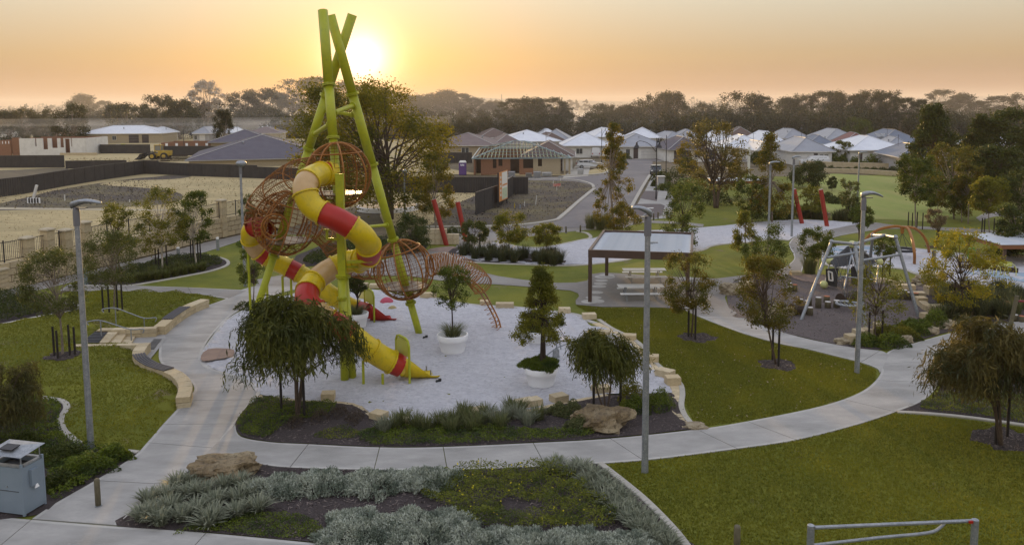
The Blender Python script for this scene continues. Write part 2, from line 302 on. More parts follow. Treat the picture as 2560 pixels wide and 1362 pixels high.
# leaf clouds ----------------------------------------------------------------
def leafquads(C,size,asp=.5,dirs=None,droop=0):
    n=len(C)
    d=rng.normal(size=(n,3)) if dirs is None else np.array(dirs,float)+rng.normal(size=(n,3))*.25
    if droop: d[:,2]-=droop
    d/=np.linalg.norm(d,axis=1)[:,None]+1e-9
    w=np.cross(d,rng.normal(size=(n,3))); w/=np.linalg.norm(w,axis=1)[:,None]+1e-9
    s=np.asarray(size)*rng.uniform(.7,1.3,n); s=s[:,None]
    V3=np.stack([C-d*s*.5,C+w*s*asp*.5,C+d*s*.5,C-w*s*asp*.5],1).reshape(-1,3)
    return V3,np.arange(4*n).reshape(n,4)
def cat(meshes):
    o=0; Vs=[]; Fs=[]
    for v,f in meshes: Vs.append(v); Fs.append(f+o); o+=len(v)
    return np.concatenate(Vs),np.concatenate(Fs)
TC={}
def treemesh(style,h,w,cb,seed,nl,ls,ncl=None,bark_r=None,stems=1,gap=1.0):
    """trunk and crown of a tree h high and w wide whose crown starts at cb (share of h)"""
    rs=random.Random(seed); mb=MB(); r0=bark_r or max(.03,h*.012); cl=[]; ncl=int((ncl or 26)*(1.45 if style!='weep' and nl<16000 else 1))
    zc=h*cb; hc=h-zc; ncl=ncl or 26
    for i in range(ncl):
        for _ in range(40):
            u=rs.random(); a=rs.random()*6.283; q=.25+.75*math.sqrt(rs.random())
            if style=='cone': R=(1-u)**.75*1.1+.05; q=.35+.65*q; u=u*u*.5+u*.5 if rs.random()<.5 else u
            elif style=='umb': R=math.sin(math.pi*min(1,.15+.75*u))*.95; 
            elif style=='weep': R=math.sqrt(max(0,1-(max(u-.35,0)/.65)**2))*(.86+.22*math.sin(a*3+seed)+.12*math.sin(a*5)); u*=.86+.16*math.sin(a*2+seed)
            elif style=='open': R=.35+.65*math.sin(math.pi*(.15+.7*u))
            else: R=math.sqrt(max(0.02,1-((u-.45)/.58)**2)) if u<1 else .1
            if style!='cone' and q<.45 and rs.random()<.6: continue
            break
        cl.append(Vector((math.cos(a)*R*q*w*.50,math.sin(a)*R*q*w*.50,zc+u*hc*.94)) if style!='weep' else Vector((math.cos(a)*R*q*w*.43,math.sin(a)*R*q*w*.43,zc+u*hc*.94)))
    lean=Vector((rs.uniform(-.03,.03)*h,rs.uniform(-.03,.03)*h,0))
    bases=[]
    for sidx in range(stems):
        a=rs.random()*6.28; sp=(.10*w if stems>1 else 0); top=Vector((math.cos(a)*sp*1.5,math.sin(a)*sp*1.5,zc+hc*(.35 if stems>1 else (.9 if style=='cone' else .5))))+lean
        b=Vector((math.cos(a)*sp*.12,math.sin(a)*sp*.12,-.03)); mid=(b+top)/2+Vector((rs.uniform(-1,1),rs.uniform(-1,1),0))*.035*h
        pts=catmull([b,mid,top],4); k=len(pts); mb.tube(pts,[r0*(1-.75*i/(k-1)) for i in range(k)],7); bases.append(pts)
    for c in cl:
        pts=rs.choice(bases); t=pts[min(len(pts)-1,max(2,int(len(pts)*rs.uniform(.45,.95))))]
        if t.z>c.z+.05*h: t=pts[len(pts)//2]
        m_=(t+c)/2+Vector((0,0,(.06 if style!='weep' else .12)*h*rs.random())); q=catmull([t,m_,c],3); k=len(q)
        mb.tube(q,[r0*.38*(1-.8*i/(k-1)) for i in range(k)],4)
    tm=mesh(mb,'trunk',smooth=True)
    nl=int(nl*1.8); ls*=.86; per=max(4,nl//ncl); out=[]
    if style=='weep':
        for c in cl:
            for s_ in range(max(3,per//4)):
                a=rs.random()*6.283; o=Vector((math.cos(a),math.sin(a),0)); od=Vector((c.x,c.y,0)); od=od.normalized() if od.length>.01 else o
                o=(o*.7+od*.6); ln=rs.uniform(.16,.42)*h*.8; st=c+Vector((rs.gauss(0,1),rs.gauss(0,1),rs.gauss(.1,.6)))*w*.05
                ln=min(ln,max(.1*h,st.z-h*(cb-.10+.12*rs.random())))
                k=9; T=np.linspace(0,1,k); Px=st.x+o.x*w*.13*np.sqrt(T); Py=st.y+o.y*w*.13*np.sqrt(T); Pz=st.z+.05*h*np.sin(T*2.2)-ln*T**1.3
                Cc=np.stack([Px,Py,Pz],1)+rng.normal(size=(k,3))*w*.008
                D=np.gradient(Cc,axis=0); out.append(leafquads(Cc,ln/k*2.3,.16,D/np.linalg.norm(D,axis=1)[:,None]+rng.normal(size=(k,3))*.2))
    else:
        for c in cl:
            rr=w*rs.uniform(.08,.15)*gap*(32/ncl)**.33; fl=.42 if style=='umb' else .8
            g=rng.normal(size=(per,3)); g/=np.linalg.norm(g,axis=1)[:,None]; g*=(rng.uniform(.15,1.15,per)[:,None])*rr*1.32; g[:,2]*=fl
            out.append(leafquads(np.array(c)+g,ls,.55,droop=.4 if style!='cone' else 0))
        if style!='umb':          # loose leaves between the clumps, thinned by noise so gaps stay
            CA=np.array([tuple(c) for c in cl]); m=int(nl*1.3); i1=rng.integers(0,len(CA),m); i2=rng.integers(0,len(CA),m); t=rng.uniform(0,.5,m)[:,None]; Q=CA[i1]*(1-t)+CA[i2]*t+rng.normal(size=(m,3))*w*.045
            near=np.linalg.norm(CA[i1]-CA[i2],axis=1)<w*.42; Q=Q[near]; out.append(leafquads(Q,ls,.55,droop=.3))
    V3,Fq=cat(out); return tm,npmesh('crown',V3,Fq)
STK='black timber stakes tied round young trees'
def tree(name,label,bx,by,tx,ty,wpx,cby,style,leaf,bark=None,nl=2600,ls=None,seed=None,ncl=None,stems=1,group=None,z=0,base=None,gap=1.0,cat='tree',r=None,dx=0):
    b=base if base is not None else P(bx,by,z); Y=b.y; top=A(tx,ty,Y); h=top.z-b.z; w=wpx*Y/F; c=A(tx,cby,Y); cb=max(.03,(c.z-b.z)/h)
    seed=seed if seed is not None else int(bx*7+by); k=(style,round(h,2),round(w,2),seed)
    ls=ls or max(.09,Y*.0022)
    tm,cm=treemesh(style,h,w,cb,seed,nl,ls,ncl,r,stems,gap)
    t=thing(name,label,cat,b,group); o=link('trunk',tm,bark or m_bark,t); c_=link('crown',cm,leaf,t)
    off=Vector((top.x-b.x,0,0)); # crown leans over its foot as in the photograph
    if abs(off.x)>.05: sh=Matrix.Identity(4); sh[0][2]=off.x/h; tm.transform(sh); cm.transform(sh)
    return t
def stakes(lst,who,hpx=None):
    n=len(lst); W_=['leftmost','second','third','rightmost'] if n==4 else (['leftmost','middle','rightmost'] if n==3 else ['left','right'])
    for i,(x,y,ty) in enumerate(lst):
        b=P(x,y); h=A(x,ty,b.y).z; mb=MB(); mb.lathe(b,[(.045,-.05),(.05,h*.5),(.045,h)],8)
        single('tree_stake',(f'{W_[min(i,len(W_)-1)]} of the black timber stakes around {who}' if n>1 else f'black timber stake beside {who}'),'stake',mb,m_stake,b,STK)
RINGS=[]
def mulchring(x,y,r,z=.012):
    c=P(x,y); k=18; poly=[(c.x+math.cos(i/k*6.283)*r*.72*(1+.2*math.sin(i*2.3+x)),c.y+math.sin(i/k*6.283)*r*.72*(1+.2*math.cos(i*1.7+y)),0) for i in range(k)]
    RINGS.append(poly); sheet('mulch_ring',poly,z,m_mulch); chips(poly,int(260*r*r+60),z+.005)
CHIP=[]
def chips(poly,n,z):
    X,Y=scatter(poly,n); CHIP.append((X,Y,np.full(len(X),z)))
# ================================================================ THE SETTING
def h2(x,y): return noise.noise(Vector((x,y,0)))
# base terrain, lots and roads
g=MB(); g.add([(-950,-28,-.06),(950,-28,-.06),(950,1640,-.06),(-950,1640,-.06)],[(0,1,2,3)]); struct('ground',g,m_ground)
LAWN_RING=[]
far_y=P(1280,436).y
lawnpoly=WP([(-300,1500),(3000,1500)])+[Vector((70,60,0)),Vector((95,100,0)),Vector((100,far_y,0)),P(1700,445),P(1640,520),P(1600,560),P(1460,574),P(1080,590),P(640,586),P(-400,820)]
sheet('lawn',lawnpoly,0,m_lawn)
# upper lots behind the retaining wall: a terrace 1.6 m above the park
TZ=1.6
wl=[(-420,838),(-20,733),(65,713),(200,680),(344,645),(411,629),(499,606),(640,575)]
WALL=[P(x,y) for x,y in wl]
tp=WALL+[Vector((-16,110,0)),Vector((-22,200,0)),Vector((-40,600,0)),Vector((-900,600,0)),Vector((-900,20,0))]
sheet('sand_terrace',tp,TZ,m_lot,step=0)
sk=MB(); a=WALL[-1]; lst=[a,Vector((-16,110,0)),Vector((-22,200,0)),Vector((-40,600,0))]
for p,q in zip(lst,lst[1:]): sk.add([(p.x,p.y,TZ-.002),(q.x,q.y,TZ-.002),(q.x+2.2,q.y,-.05),(p.x+2.2,p.y,-.05)],[(0,3,2,1)])
struct('terrace_bank',sk,m_lot)
def patch(name,px,z,mt,sm=4,**k): return sheet(name,WP(px,z,sm,True),z,mt,**k)
patch('dark_soil_patch',[(-60,525),(40,500),(150,474),(250,458),(330,447),(400,441),(430,436),(480,440),(430,448),(300,452),(250,462),(340,468),(440,480),(455,498),(400,512),(250,520),(100,524)],TZ+.006,m_darklot)
patch('sand_ridge',[(-40,518),(200,521),(420,524),(420,527),(200,525),(-40,523)],TZ+.012,m_limew)
patch('dry_grass_patch',[(-50,432),(60,424),(165,420),(150,436),(60,452),(-50,470)],TZ+.006,m_ground)
# dark corner lot and the streets on the right
patch('dark_corner_lot',[(1040,566),(1075,500),(1130,490),(1240,470),(1320,452),(1405,452),(1446,455),(1478,464),(1484,474),(1440,506),(1398,541),(1378,551),(1306,560),(1210,565)],.012,m_darklot)
patch('sand_verge',[(990,446),(1130,436),(1330,440),(1495,436),(1530,424),(1500,418),(1440,436),(1180,432),(1000,400),(900,430)],.006,m_lot,0)
patch('lot_sand',[(960,560),(960,500),(1000,480),(1180,482),(1190,488),(1120,520),(1080,560)],.018,m_lot,3)
road=WP([(1060,572),(1218,570),(1307,566),(1385,555),(1405,545),(1446,508),(1486,475),(1480,464),(1446,455),(1405,452),(1321,451),(1250,449),(1250,443),(1405,443),(1497,438),(1525,426),(1558,399),(1500,391),(1500,386),(1700,391),(2600,404),(2600,414),(1720,402),(1632,404),(1628,432),(1600,479),(1575,525),(1560,545),(1458,568),(1330,576),(1200,583),(1060,588)],0)
sheet('asphalt_road',road,.008,m_asph)
sheet('driveway',WP([(1586,398),(1587,388),(1641,388),(1636,398)]),.014,m_kerb); sheet('driveway',WP([(1405,446),(1470,440),(1476,416),(1440,414)]),.016,m_kerb)
def kerb(px,w=.3,h=.13,mt=None,z=0,name='kerb',sm=5,seg=0,closed=False):
    pts=WP(px,z,sm,closed); mb=MB(); k=len(pts); q=[]
    for i,p in enumerate(pts):
        d=(pts[(i+1)%k] if (closed or i<k-1) else p)-(pts[i-1] if (closed or i>0) else p); d.z=0; d.normalize(); q.append((p,Vector((-d.y,d.x,0))))
    for i in range(k if closed else k-1):
        (a,na),(b,nb)=q[i],q[(i+1)%k]; e=(b-a)*(.006 if seg and i%seg==seg-1 else 0)
        b=b-e; vs=[]
        for p,n in((a,na),(b,nb)):
            for s,zz in((-.5,z-.05),(-.5,z+h-.02),(-.42,z+h),(.42,z+h),(.5,z+h-.02),(.5,z-.05)): vs.append((p.x+n.x*w*s,p.y+n.y*w*s,zz))
        mb.add(vs,[(j,j+1,j+7,j+6) for j in range(5)]+[(5,4,3,2,1,0),(6,7,8,9,10,11)])
    return struct(name,mb,mt or m_kerb)
kerb([(1060,569),(1218,567),(1307,563),(1385,552),(1405,541),(1446,505),(1486,472)],.45)
kerb([(1484,470),(1478,461),(1446,452),(1405,449),(1321,448),(1250,446)],.4)
kerb([(1405,441),(1497,436),(1527,425),(1558,399)],.4)
kerb([(1628,432),(1600,479),(1575,525),(1562,543)],.4)
kerb([(1640,405),(1720,404),(2100,408),(2600,417)],.35)
sheet('footpath',WP([(1632,438),(1662,440),(1668,470),(1690,505),(1678,545),(1640,548),(1575,548),(1588,520),(1612,478)]),.02,m_conc)
patch('brick_parking_bay',[(1600,496),(1612,477),(1646,478),(1642,503)],.026,m_brickpave,0)
patch('brick_parking_bay',[(1572,542),(1586,510),(1652,510),(1662,514),(1655,538),(1640,545)],.026,m_brickpave,0)
patch('bay_lettering_stroke',[(1602,520),(1634,519),(1634,521),(1602,522)],.031,m_whitew,0)
sheet('footpath',WP([(1060,588),(1200,583),(1330,576),(1458,569),(1560,560),(1600,556),(1560,570),(1458,576),(1400,582),(1240,601),(1200,630),(1125,640),(1150,600),(1060,596)]),.014,m_agg)
# oval beyond, terraced beds behind it
patch('oval_lawn',[(2065,436),(2150,438),(2255,444),(2420,452),(2480,470),(2420,520),(2340,552),(2230,548),(2100,545),(1975,520),(1975,492),(2010,470)],.012,m_lawn2)
# ------------------------------------------------ paths made of slabs
SLZ=[0]
def slabpath(name,st,z=.032,edge=.11,mt=m_conc,sm=5,eL=True,eR=True,off=0):
    """st: stations (left x,y, right x,y, joint) down the path; slabs run from joint to joint"""
    SLZ[0]+=1; z+=.0015*(SLZ[0]%9)
    Lc=catmull([P(s[0],s[1]) for s in st],sm); Rc=catmull([P(s[2],s[3]) for s in st],sm)
    root=bpy.data.objects.new(name,None); COL.objects.link(root); c=(Lc[0]+Rc[0])/2; root.location=c; ORG[root.name]=c; root['kind']='structure'
    cuts=[i*sm for i,s in enumerate(st) if s[4]]
    for ci,(a,b) in enumerate(zip(cuts,cuts[1:])):
        mb=MB(); rows=[]
        for i in range(a,b+1):
            l,r=Lc[i].copy(),Rc[i].copy(); d=(r-l).normalized()
            if i in(a,b):
                j=i+1 if i==a else i-1; s=.012
                l=l+(Lc[j]-l).normalized()*min(s,.3*(Lc[j]-l).length); r=r+(Rc[j]-r).normalized()*min(s,.3*(Rc[j]-r).length)
            w=(r-l).length; e=min(edge,w*.2); rows.append([l,l+d*(e if eL else .01),r-d*(e if eR else .01),r])
        vs=[(p.x,p.y,z+(0 if 0<j<3 else -.001)) for row in rows for j,p in enumerate(row)]; n=len(rows)
        for k in range(3):
            mb.cur=0 if k==1 else 1
            mb.add(vs,[(i*4+k,i*4+k+1,(i+1)*4+k+1,(i+1)*4+k) for i in range(n-1)])
        mb.cur=0; bot=[(p.x,p.y,z-.08) for row in rows for p in (row[0],row[3])]
        sv=[]; 
        for row in rows: sv+=[(row[0].x,row[0].y,z-.001),(row[0].x,row[0].y,z-.08),(row[3].x,row[3].y,z-.001),(row[3].x,row[3].y,z-.08)]
        mb.add(sv,[(i*4,i*4+4,i*4+5,i*4+1) for i in range(n-1)]+[(i*4+2,i*4+3,i*4+7,i*4+6) for i in range(n-1)]+[(0,1,3,2),((n-1)*4,(n-1)*4+2,(n-1)*4+3,(n-1)*4+1)])
        part('slab',mb,[mt,m_edge],root)
    return root
# bottom footpath
slabpath('path',[(-120,1283,-260,1420,1),(78,1301,-40,1400,1),(292,1318,230,1440,0),(515,1334,420,1440,1),(790,1360,700,1480,0),(900,1372,820,1480,1),(1300,1420,1250,1520,1)])
# left main path, from the bottom footpath up to the slide tower
slabpath('path',[(80,1299,292,1315,1),(142,1258,345,1270,0),(238,1203,432,1213,1),(332,1144,500,1152,0),(368,1108,540,1122,1),(408,1062,588,1061,1),(463,1003,642,1000,1),(486,975,644,975,0),(470,948,612,948,1),(430,925,540,924,0),(400,905,505,896,1),(398,870,512,866,0),(402,842,536,832,1),(440,806,570,796,1),(500,772,610,770,1),(560,750,650,752,0),(600,727,720,728,1),(640,716,800,716,1)])
# curved path along the front of the sand pit
slabpath('path',[(588,1063,500,1150,1),(602,1093,560,1160,0),(677,1107,632,1160,0),(771,1112,725,1170,1),(949,1120,935,1176,1),(1108,1119,1118,1176,1),(1333,1109,1364,1167,1),(1526,1098,1608,1152,1),(1742,1075,1843,1123,1),(1868,1055,1990,1101,1),(2028,1023,2134,1065,0),(2109,1000,2239,1031,1),(2160,977,2311,1000,0),(2190,952,2347,958,1),(2203,930,2352,925,0),(2200,912,2364,902,1),(2222,880,2390,884,0),(2290,858,2440,862,1),(2380,833,2520,842,1),(2470,814,2610,822,1),(2600,800,2740,806,1)])
# path from the shelter down to the junction
slabpath('path',[(1860,795,1744,791,1),(1902,814,1796,812,1),(1960,833,1863,836,1),(2030,851,1949,860,0),(2118,868,2016,873,1),(2160,874,2084,890,0),(2200,878,2152,907,1),(2215,884,2192,922,0),(2222,890,2200,934,1)],eL=False)
# path on the left below the retaining wall and the cross path
slabpath('path',[(-60,741,-60,765,1),(65,716,70,732,1),(200,684,205,700,1),(344,650,352,662,1),(411,634,426,641,1),(499,611,499,634,0),(605,588,610,600,1),(660,577,668,586,1)],mt=m_agg)
slabpath('path',[(170,712,150,728,1),(311,715,320,729,1),(470,720,480,737,1),(620,727,570,748,1)],mt=m_agg)
# plaza of exposed aggregate round the shelter
plaza=[(1400,708),(1441,707),(1468,702),(1471,696),(1479,686),(1506,682),(1569,685),(1664,692),(1791,697),(1849,690),(1900,684),(1955,672),(2002,682),(1980,690),(1900,697),(1850,712),(1822,722),(1812,745),(1822,770),(1862,796),(1744,792),(1712,776),(1664,770),(1585,768),(1506,768),(1440,762),(1439,752),(1448,741),(1445,734),(1426,727),(1400,725),(1373,722),(1288,715),(1226,711),(1179,709),(1100,702),(1020,690),(900,690),(780,700),(720,722),(640,722),(640,700),(760,678),(900,665),(1000,640),(1075,626),(1112,631),(1140,641),(1165,657),(1205,681),(1246,691),(1308,700),(1369,707)]
sheet('plaza',WP(plaza),.028,m_agg)
# path going up right from the plaza, and the thin path along the park
slabpath('path',[(1958,673,2004,683,1),(1984,651,2010,660,0),(1983,635,2018,640,0),(1972,612,2030,615,1),(1988,593,2085,594,0),(2024,585,2127,585,1),(2120,565,2183,576,0),(2178,557,2239,572,1),(2239,564,2323,574,0),(2323,568,2406,580,1),(2434,573,2518,589,1),(2535,582,2640,600,1)],mt=m_agg)
slabpath('path',[(1600,551,1600,557,1),(1700,556,1700,561,1),(1760,562,1757,568,1)],mt=m_agg)
slabpath('path',[(2440,545,2450,553,1),(2470,532,2492,541,0),(2520,533,2540,548,1),(2620,545,2620,560,1)],mt=m_agg)
# ------------------------------------------------ sand
def sandh(x,y):
    v=Vector((x,y,0)); n=noise.noise(v*1.3)*.6+noise.noise(v*3.1+Vector((3,1,0)))*.55+noise.noise(Vector((x*3.2,y*6.5,4)))*.4
    r=(1-abs(noise.noise(Vector((x*4.2,y*4.2,9))))*2.2)*.03+(1-abs(noise.noise(Vector((x*6.5,y*8,3))))*2.2)*.018
    return n*.05+r
SP=[(574,796),(550,820),(518,864),(503,888),(503,903),(518,918),(559,932),(604,944),(634,963),(645,985),(714,998),(776,1004),(844,1006),(886,1012),(910,1023),(928,1038),(966,1056),(1005,1061),(1100,1059),(1179,1037),(1320,1028),(1388,1013),(1476,996),(1517,988),(1658,985),(1680,984),(1676,973),(1667,956),(1643,935),(1623,911),(1599,888),(1582,865),(1561,844),(1523,823),(1478,816),(1466,806),(1455,794),(1423,785),(1364,778),(1288,770),(1206,766),(1153,760),(1094,748),(1040,738),(960,728),(880,722),(790,728),(700,742),(640,760)]
sandpoly=WP(SP,0,4,True)
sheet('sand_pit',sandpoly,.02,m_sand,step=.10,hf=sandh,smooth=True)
SP2=[(1135,640),(1155,622),(1190,615),(1252,606),(1287,617),(1341,621),(1380,617),(1452,602),(1480,597),(1560,580),(1690,574),(1757,569),(1841,562),(1960,551),(2044,551),(2099,555),(2155,558),(2120,566),(2024,584),(1988,592),(1972,601),(1955,599),(1915,600),(1863,606),(1810,610),(1775,616),(1741,628),(1598,643),(1559,651),(1479,660),(1408,662),(1369,664),(1267,659),(1205,655),(1160,650)]
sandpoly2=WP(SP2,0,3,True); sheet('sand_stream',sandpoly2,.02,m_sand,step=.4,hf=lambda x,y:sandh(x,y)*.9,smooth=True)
SP3=[(2055,640),(2060,622),(2110,615),(2190,615),(2260,620),(2330,628),(2395,636),(2470,640),(2640,650),(2640,735),(2560,722),(2480,716),(2400,712),(2340,696),(2290,684),(2255,672),(2190,668),(2120,672),(2060,660)]
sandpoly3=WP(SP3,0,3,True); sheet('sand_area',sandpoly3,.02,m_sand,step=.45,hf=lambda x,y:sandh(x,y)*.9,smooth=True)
patch('blue_rubber_floor',[(2060,632),(2075,620),(2120,616),(2200,615),(2210,630),(2140,640),(2070,645)],.05,m_bluefloor)
patch('blue_rubber_floor',[(2400,672),(2480,676),(2640,690),(2640,712),(2560,704),(2480,694),(2420,684)],.05,m_bluefloor)
patch('rubber_crossing',[(503,888),(520,872),(560,870),(585,874),(580,890),(540,898),(506,902)],.115,m_rubber,2)
patch('rubber_path',[(1075,622),(1130,615),(1150,625),(1150,642),(1112,631),(1075,627)],.04,m_rubber,2)
patch('rubber_path',[(1983,686),(2050,687),(2070,700),(2075,716),(2030,706),(1985,696)],.06,m_rubber,2)
GR=[(1829,789),(1862,797),(1881,805),(1949,829),(2016,846),(2090,862),(2118,868),(2140,850),(2199,822),(2297,798),(2334,780),(2310,760),(2300,745),(2320,731),(2330,716),(2287,709),(2202,700),(2120,694),(2050,687),(1983,686),(1920,688),(1847,697),(1828,715),(1818,742)]
gravpoly=WP(GR,0,4,True); sheet('bark_chip_area',gravpoly,.016,m_gravel,step=.5,hf=lambda x,y:.03*h2(x*.9,y*.9)+.02,smooth=True)
# ------------------------------------------------ garden beds
B1=[(292,1316),(345,1272),(432,1214),(480,1172),(560,1160),(632,1161),(725,1171),(935,1177),(1118,1177),(1364,1169),(1500,1162),(1560,1209),(1620,1260),(1690,1333),(1730,1390),(1300,1400),(900,1370),(790,1358),(515,1332)]
bed1=WP(B1,0,3,True); sheet('garden_bed',bed1,.014,m_mulch,step=.25,hf=lambda x,y:.03*h2(x*2,y*2)+.02)
B2=[(645,990),(612,1026),(589,1058),(603,1092),(677,1106),(771,1111),(949,1119),(1108,1118),(1333,1108),(1526,1097),(1700,1078),(1740,1072),(1715,1040),(1700,1010),(1684,988),(1658,986),(1517,990),(1476,998),(1388,1015),(1320,1030),(1179,1040),(1100,1062),(1005,1064),(966,1059),(928,1041),(910,1026),(886,1015),(844,1009),(776,1007),(714,1001)]
bed2=WP(B2,0,2,True); sheet('garden_bed',bed2,.028,m_mulch,step=.3,hf=lambda x,y:.03*h2(x*2,y*2)+.02)
B3=[(110,996),(155,1005),(166,1021),(152,1047),(155,1069),(168,1087),(199,1111),(323,1129),(332,1146),(236,1204),(140,1259),(80,1290),(-200,1280),(-400,1050),(-150,985)]
bed3=WP(B3,0,3,True); sheet('garden_bed',bed3,.014,m_mulch,step=.4,hf=lambda x,y:.03*h2(x*2,y*2)+.02)
B4=[(-60,824),(0,813),(88,795),(177,780),(197,769),(190,760),(150,757),(60,735),(-60,768)]
bed4=WP(B4,0,3,True); sheet('garden_bed',bed4,.014,m_mulch)
B5=[(205,714),(311,715),(382,705),(470,689),(529,677),(567,663),(567,652),(543,644),(505,639),(426,643),(352,664),(205,702)]
bed5=WP(B5,0,3,True); sheet('garden_bed',bed5,.014,m_mulch)
B6=[(2118,869),(2160,874),(2229,874),(2270,862),(2354,835),(2452,815),(2600,790),(2600,735),(2480,722),(2400,716),(2335,716),(2330,730),(2304,745),(2315,762),(2340,779),(2297,800),(2199,826),(2145,850)]
bed6=WP(B6,0,2,True); sheet('garden_bed',bed6,.030,m_mulch)
B7=[(2243,1030),(2300,1004),(2347,978),(2362,905),(2390,887),(2700,860),(2700,1080),(2560,1062),(2400,1040)]
bed7=WP(B7,0,2,True); sheet('garden_bed',bed7,.014,m_mulch)
B8=[(760,668),(900,650),(985,640),(1060,630),(1060,600),(980,590),(860,600),(740,640)]
bed8=WP(B8,0,2,True); sheet('garden_bed',bed8,.04,m_mulch)
B9=[(1120,632),(1152,650),(1205,657),(1310,661),(1410,664),(1400,640),(1330,630),(1290,640),(1200,628),(1150,618)]
bed9=WP(B9,0,2,True); sheet('garden_bed',bed9,.045,m_mulch)
for pl,n in((bed1,5200),(bed2,4200),(bed7,1200),(gravpoly,2600),(bed3,1200)): chips(pl,n,.04 if pl is not gravpoly else .05)
# kerbs round the beds and lawns
kerb([(1500,1160),(1560,1207),(1620,1258),(1690,1331),(1740,1400)],.22,.07,seg=6)
kerb([(105,995),(155,1004),(167,1021),(152,1047),(155,1069),(168,1087),(199,1111)],.24,.07,seg=6)
kerb([(318,1129),(345,1132)],.2,.06)
kerb([(-60,824),(0,813),(88,795),(177,780),(197,769),(190,761),(160,758)],.22,.07,seg=6)
kerb([(205,715),(311,716),(382,706),(470,690),(529,678),(567,664),(567,652),(543,644),(505,638)],.24,.07,seg=6)
kerb([(2243,1031),(2330,1036),(2430,1046),(2560,1064),(2700,1085)],.2,.06,seg=6)
kerb([(1110,632),(1152,651),(1205,658),(1310,662),(1410,665),(1483,661),(1559,652),(1598,644),(1741,629),(1775,617),(1810,611),(1863,607),(1915,601),(1955,600),(1972,602)],.26,.06)
kerb([(1246,603),(1287,616),(1341,620),(1380,616),(1452,601),(1476,595),(1468,584),(1443,579)],.3,.06)
kerb([(2060,661),(2120,673),(2190,669),(2255,673),(2290,685),(2340,697),(2400,713),(2480,717),(2560,723)],.3,.06)
kerb([(2140,616),(2190,615),(2260,619),(2330,627),(2395,635),(2470,639),(2600,646)],.3,.06)
# limestone strip with the concrete edge on the right of the pit
kerb([(1497,800),(1530,822),(1564,838),(1586,850),(1611,872),(1628,896),(1650,918),(1676,938),(1700,960),(1706,985),(1703,1015),(1712,1040),(1734,1066)],.22,.06,seg=4,name='pit_edge')
kerb([(1490,809),(1522,825),(1556,842),(1578,858),(1600,880),(1618,902),(1640,925),(1662,945),(1686,966),(1693,990),(1690,1018),(1700,1045),(1720,1070)],.42,.045,m_lime,seg=4,name='pit_edge')
kerb([(900,724),(1000,734),(1094,748),(1153,759),(1206,765),(1288,769),(1364,777),(1423,784),(1455,792),(1470,802),(1490,809)],.30,.05,m_edge,seg=5,name='pit_edge')
kerb([(640,762),(574,797),(550,821),(518,865),(502,889),(502,904),(518,920),(559,934),(604,946),(636,965),(645,987),(612,1026),(590,1058)],.16,.045,m_edge,seg=5,name='pit_edge')
kerb([(648,992),(714,1000),(776,1006),(844,1008),(886,1014),(910,1025),(928,1040),(966,1058),(1005,1062),(1100,1060)],.22,.05,m_lime,seg=4,name='pit_edge')
kerb([(1100,1060),(1179,1038),(1320,1029),(1388,1014),(1476,997),(1517,989)],.22,.06,m_lime,seg=4,name='pit_edge')
# hills and river far away
hl=MB(); n=80
for i in range(n+1):
    x=-1900+i*47.5; zz=8+max(0,(30+16*math.sin(i*.11-1.9)+10*noise.noise(Vector((i*.21,2,0)))))*min(1,max(0,(i-4)/30)); hl.v+=[(x*.46,1490,-1),(x*.46,1540,zz*.45),(x*.46,1600,-1)]; 
for i in range(n): a=i*3; hl.f+=[(a,a+3,a+4,a+1),(a+1,a+4,a+5,a+2)]; hl.mi+=[0,0]
struct('hills',hl,M('distant scrub hills',(.05,.06,.045),rough=1))
rv=WP([(1425,300),(1470,300),(1478,318),(1462,334),(1440,332),(1452,318)],0); sheet('river',rv,.0,M('still river water',(.03,.04,.05),rough=.03,spec=.8))
# left lawn: a raised level held by the seat wall
LL=[(545,750),(530,762),(500,764),(460,780),(425,802),(397,822),(320,825),(241,827),(192,862),(270,862),(342,862),(338,884),(352,905),(392,924),(428,931),(452,946),(466,968),(462,1001),(408,1062),(368,1108),(325,1128),(199,1111),(168,1087),(155,1069),(152,1047),(166,1021),(155,1005),(105,996),(-150,985),(-300,880),(-60,826),(88,797),(177,782),(197,770),(190,761),(175,740),(150,729),(320,730),(480,738),(520,741)]
llp=WP(LL,0,2,True)
_wallw=[P(x,y) for x,y in((500,764),(455,785),(400,822),(320,825),(250,827),(342,880),(392,924),(440,936),(465,970))]
def lh(x,y):
    d=min(math.hypot(x-p.x,y-p.y) for p in _wallw); e=min(math.hypot(x-p.x,y-p.y) for p in llp)
    return .34*max(0,1-d/9)**.5*min(1,e/.9)
sheet('raised_lawn',llp,.006,m_lawn,step=.8,hf=lh,smooth=True)

sheet('step_landing',WP([(300,862),(330,840),(412,838),(415,850),(398,872),(376,900),(352,903),(340,884),(346,862)]),.052,m_conc)
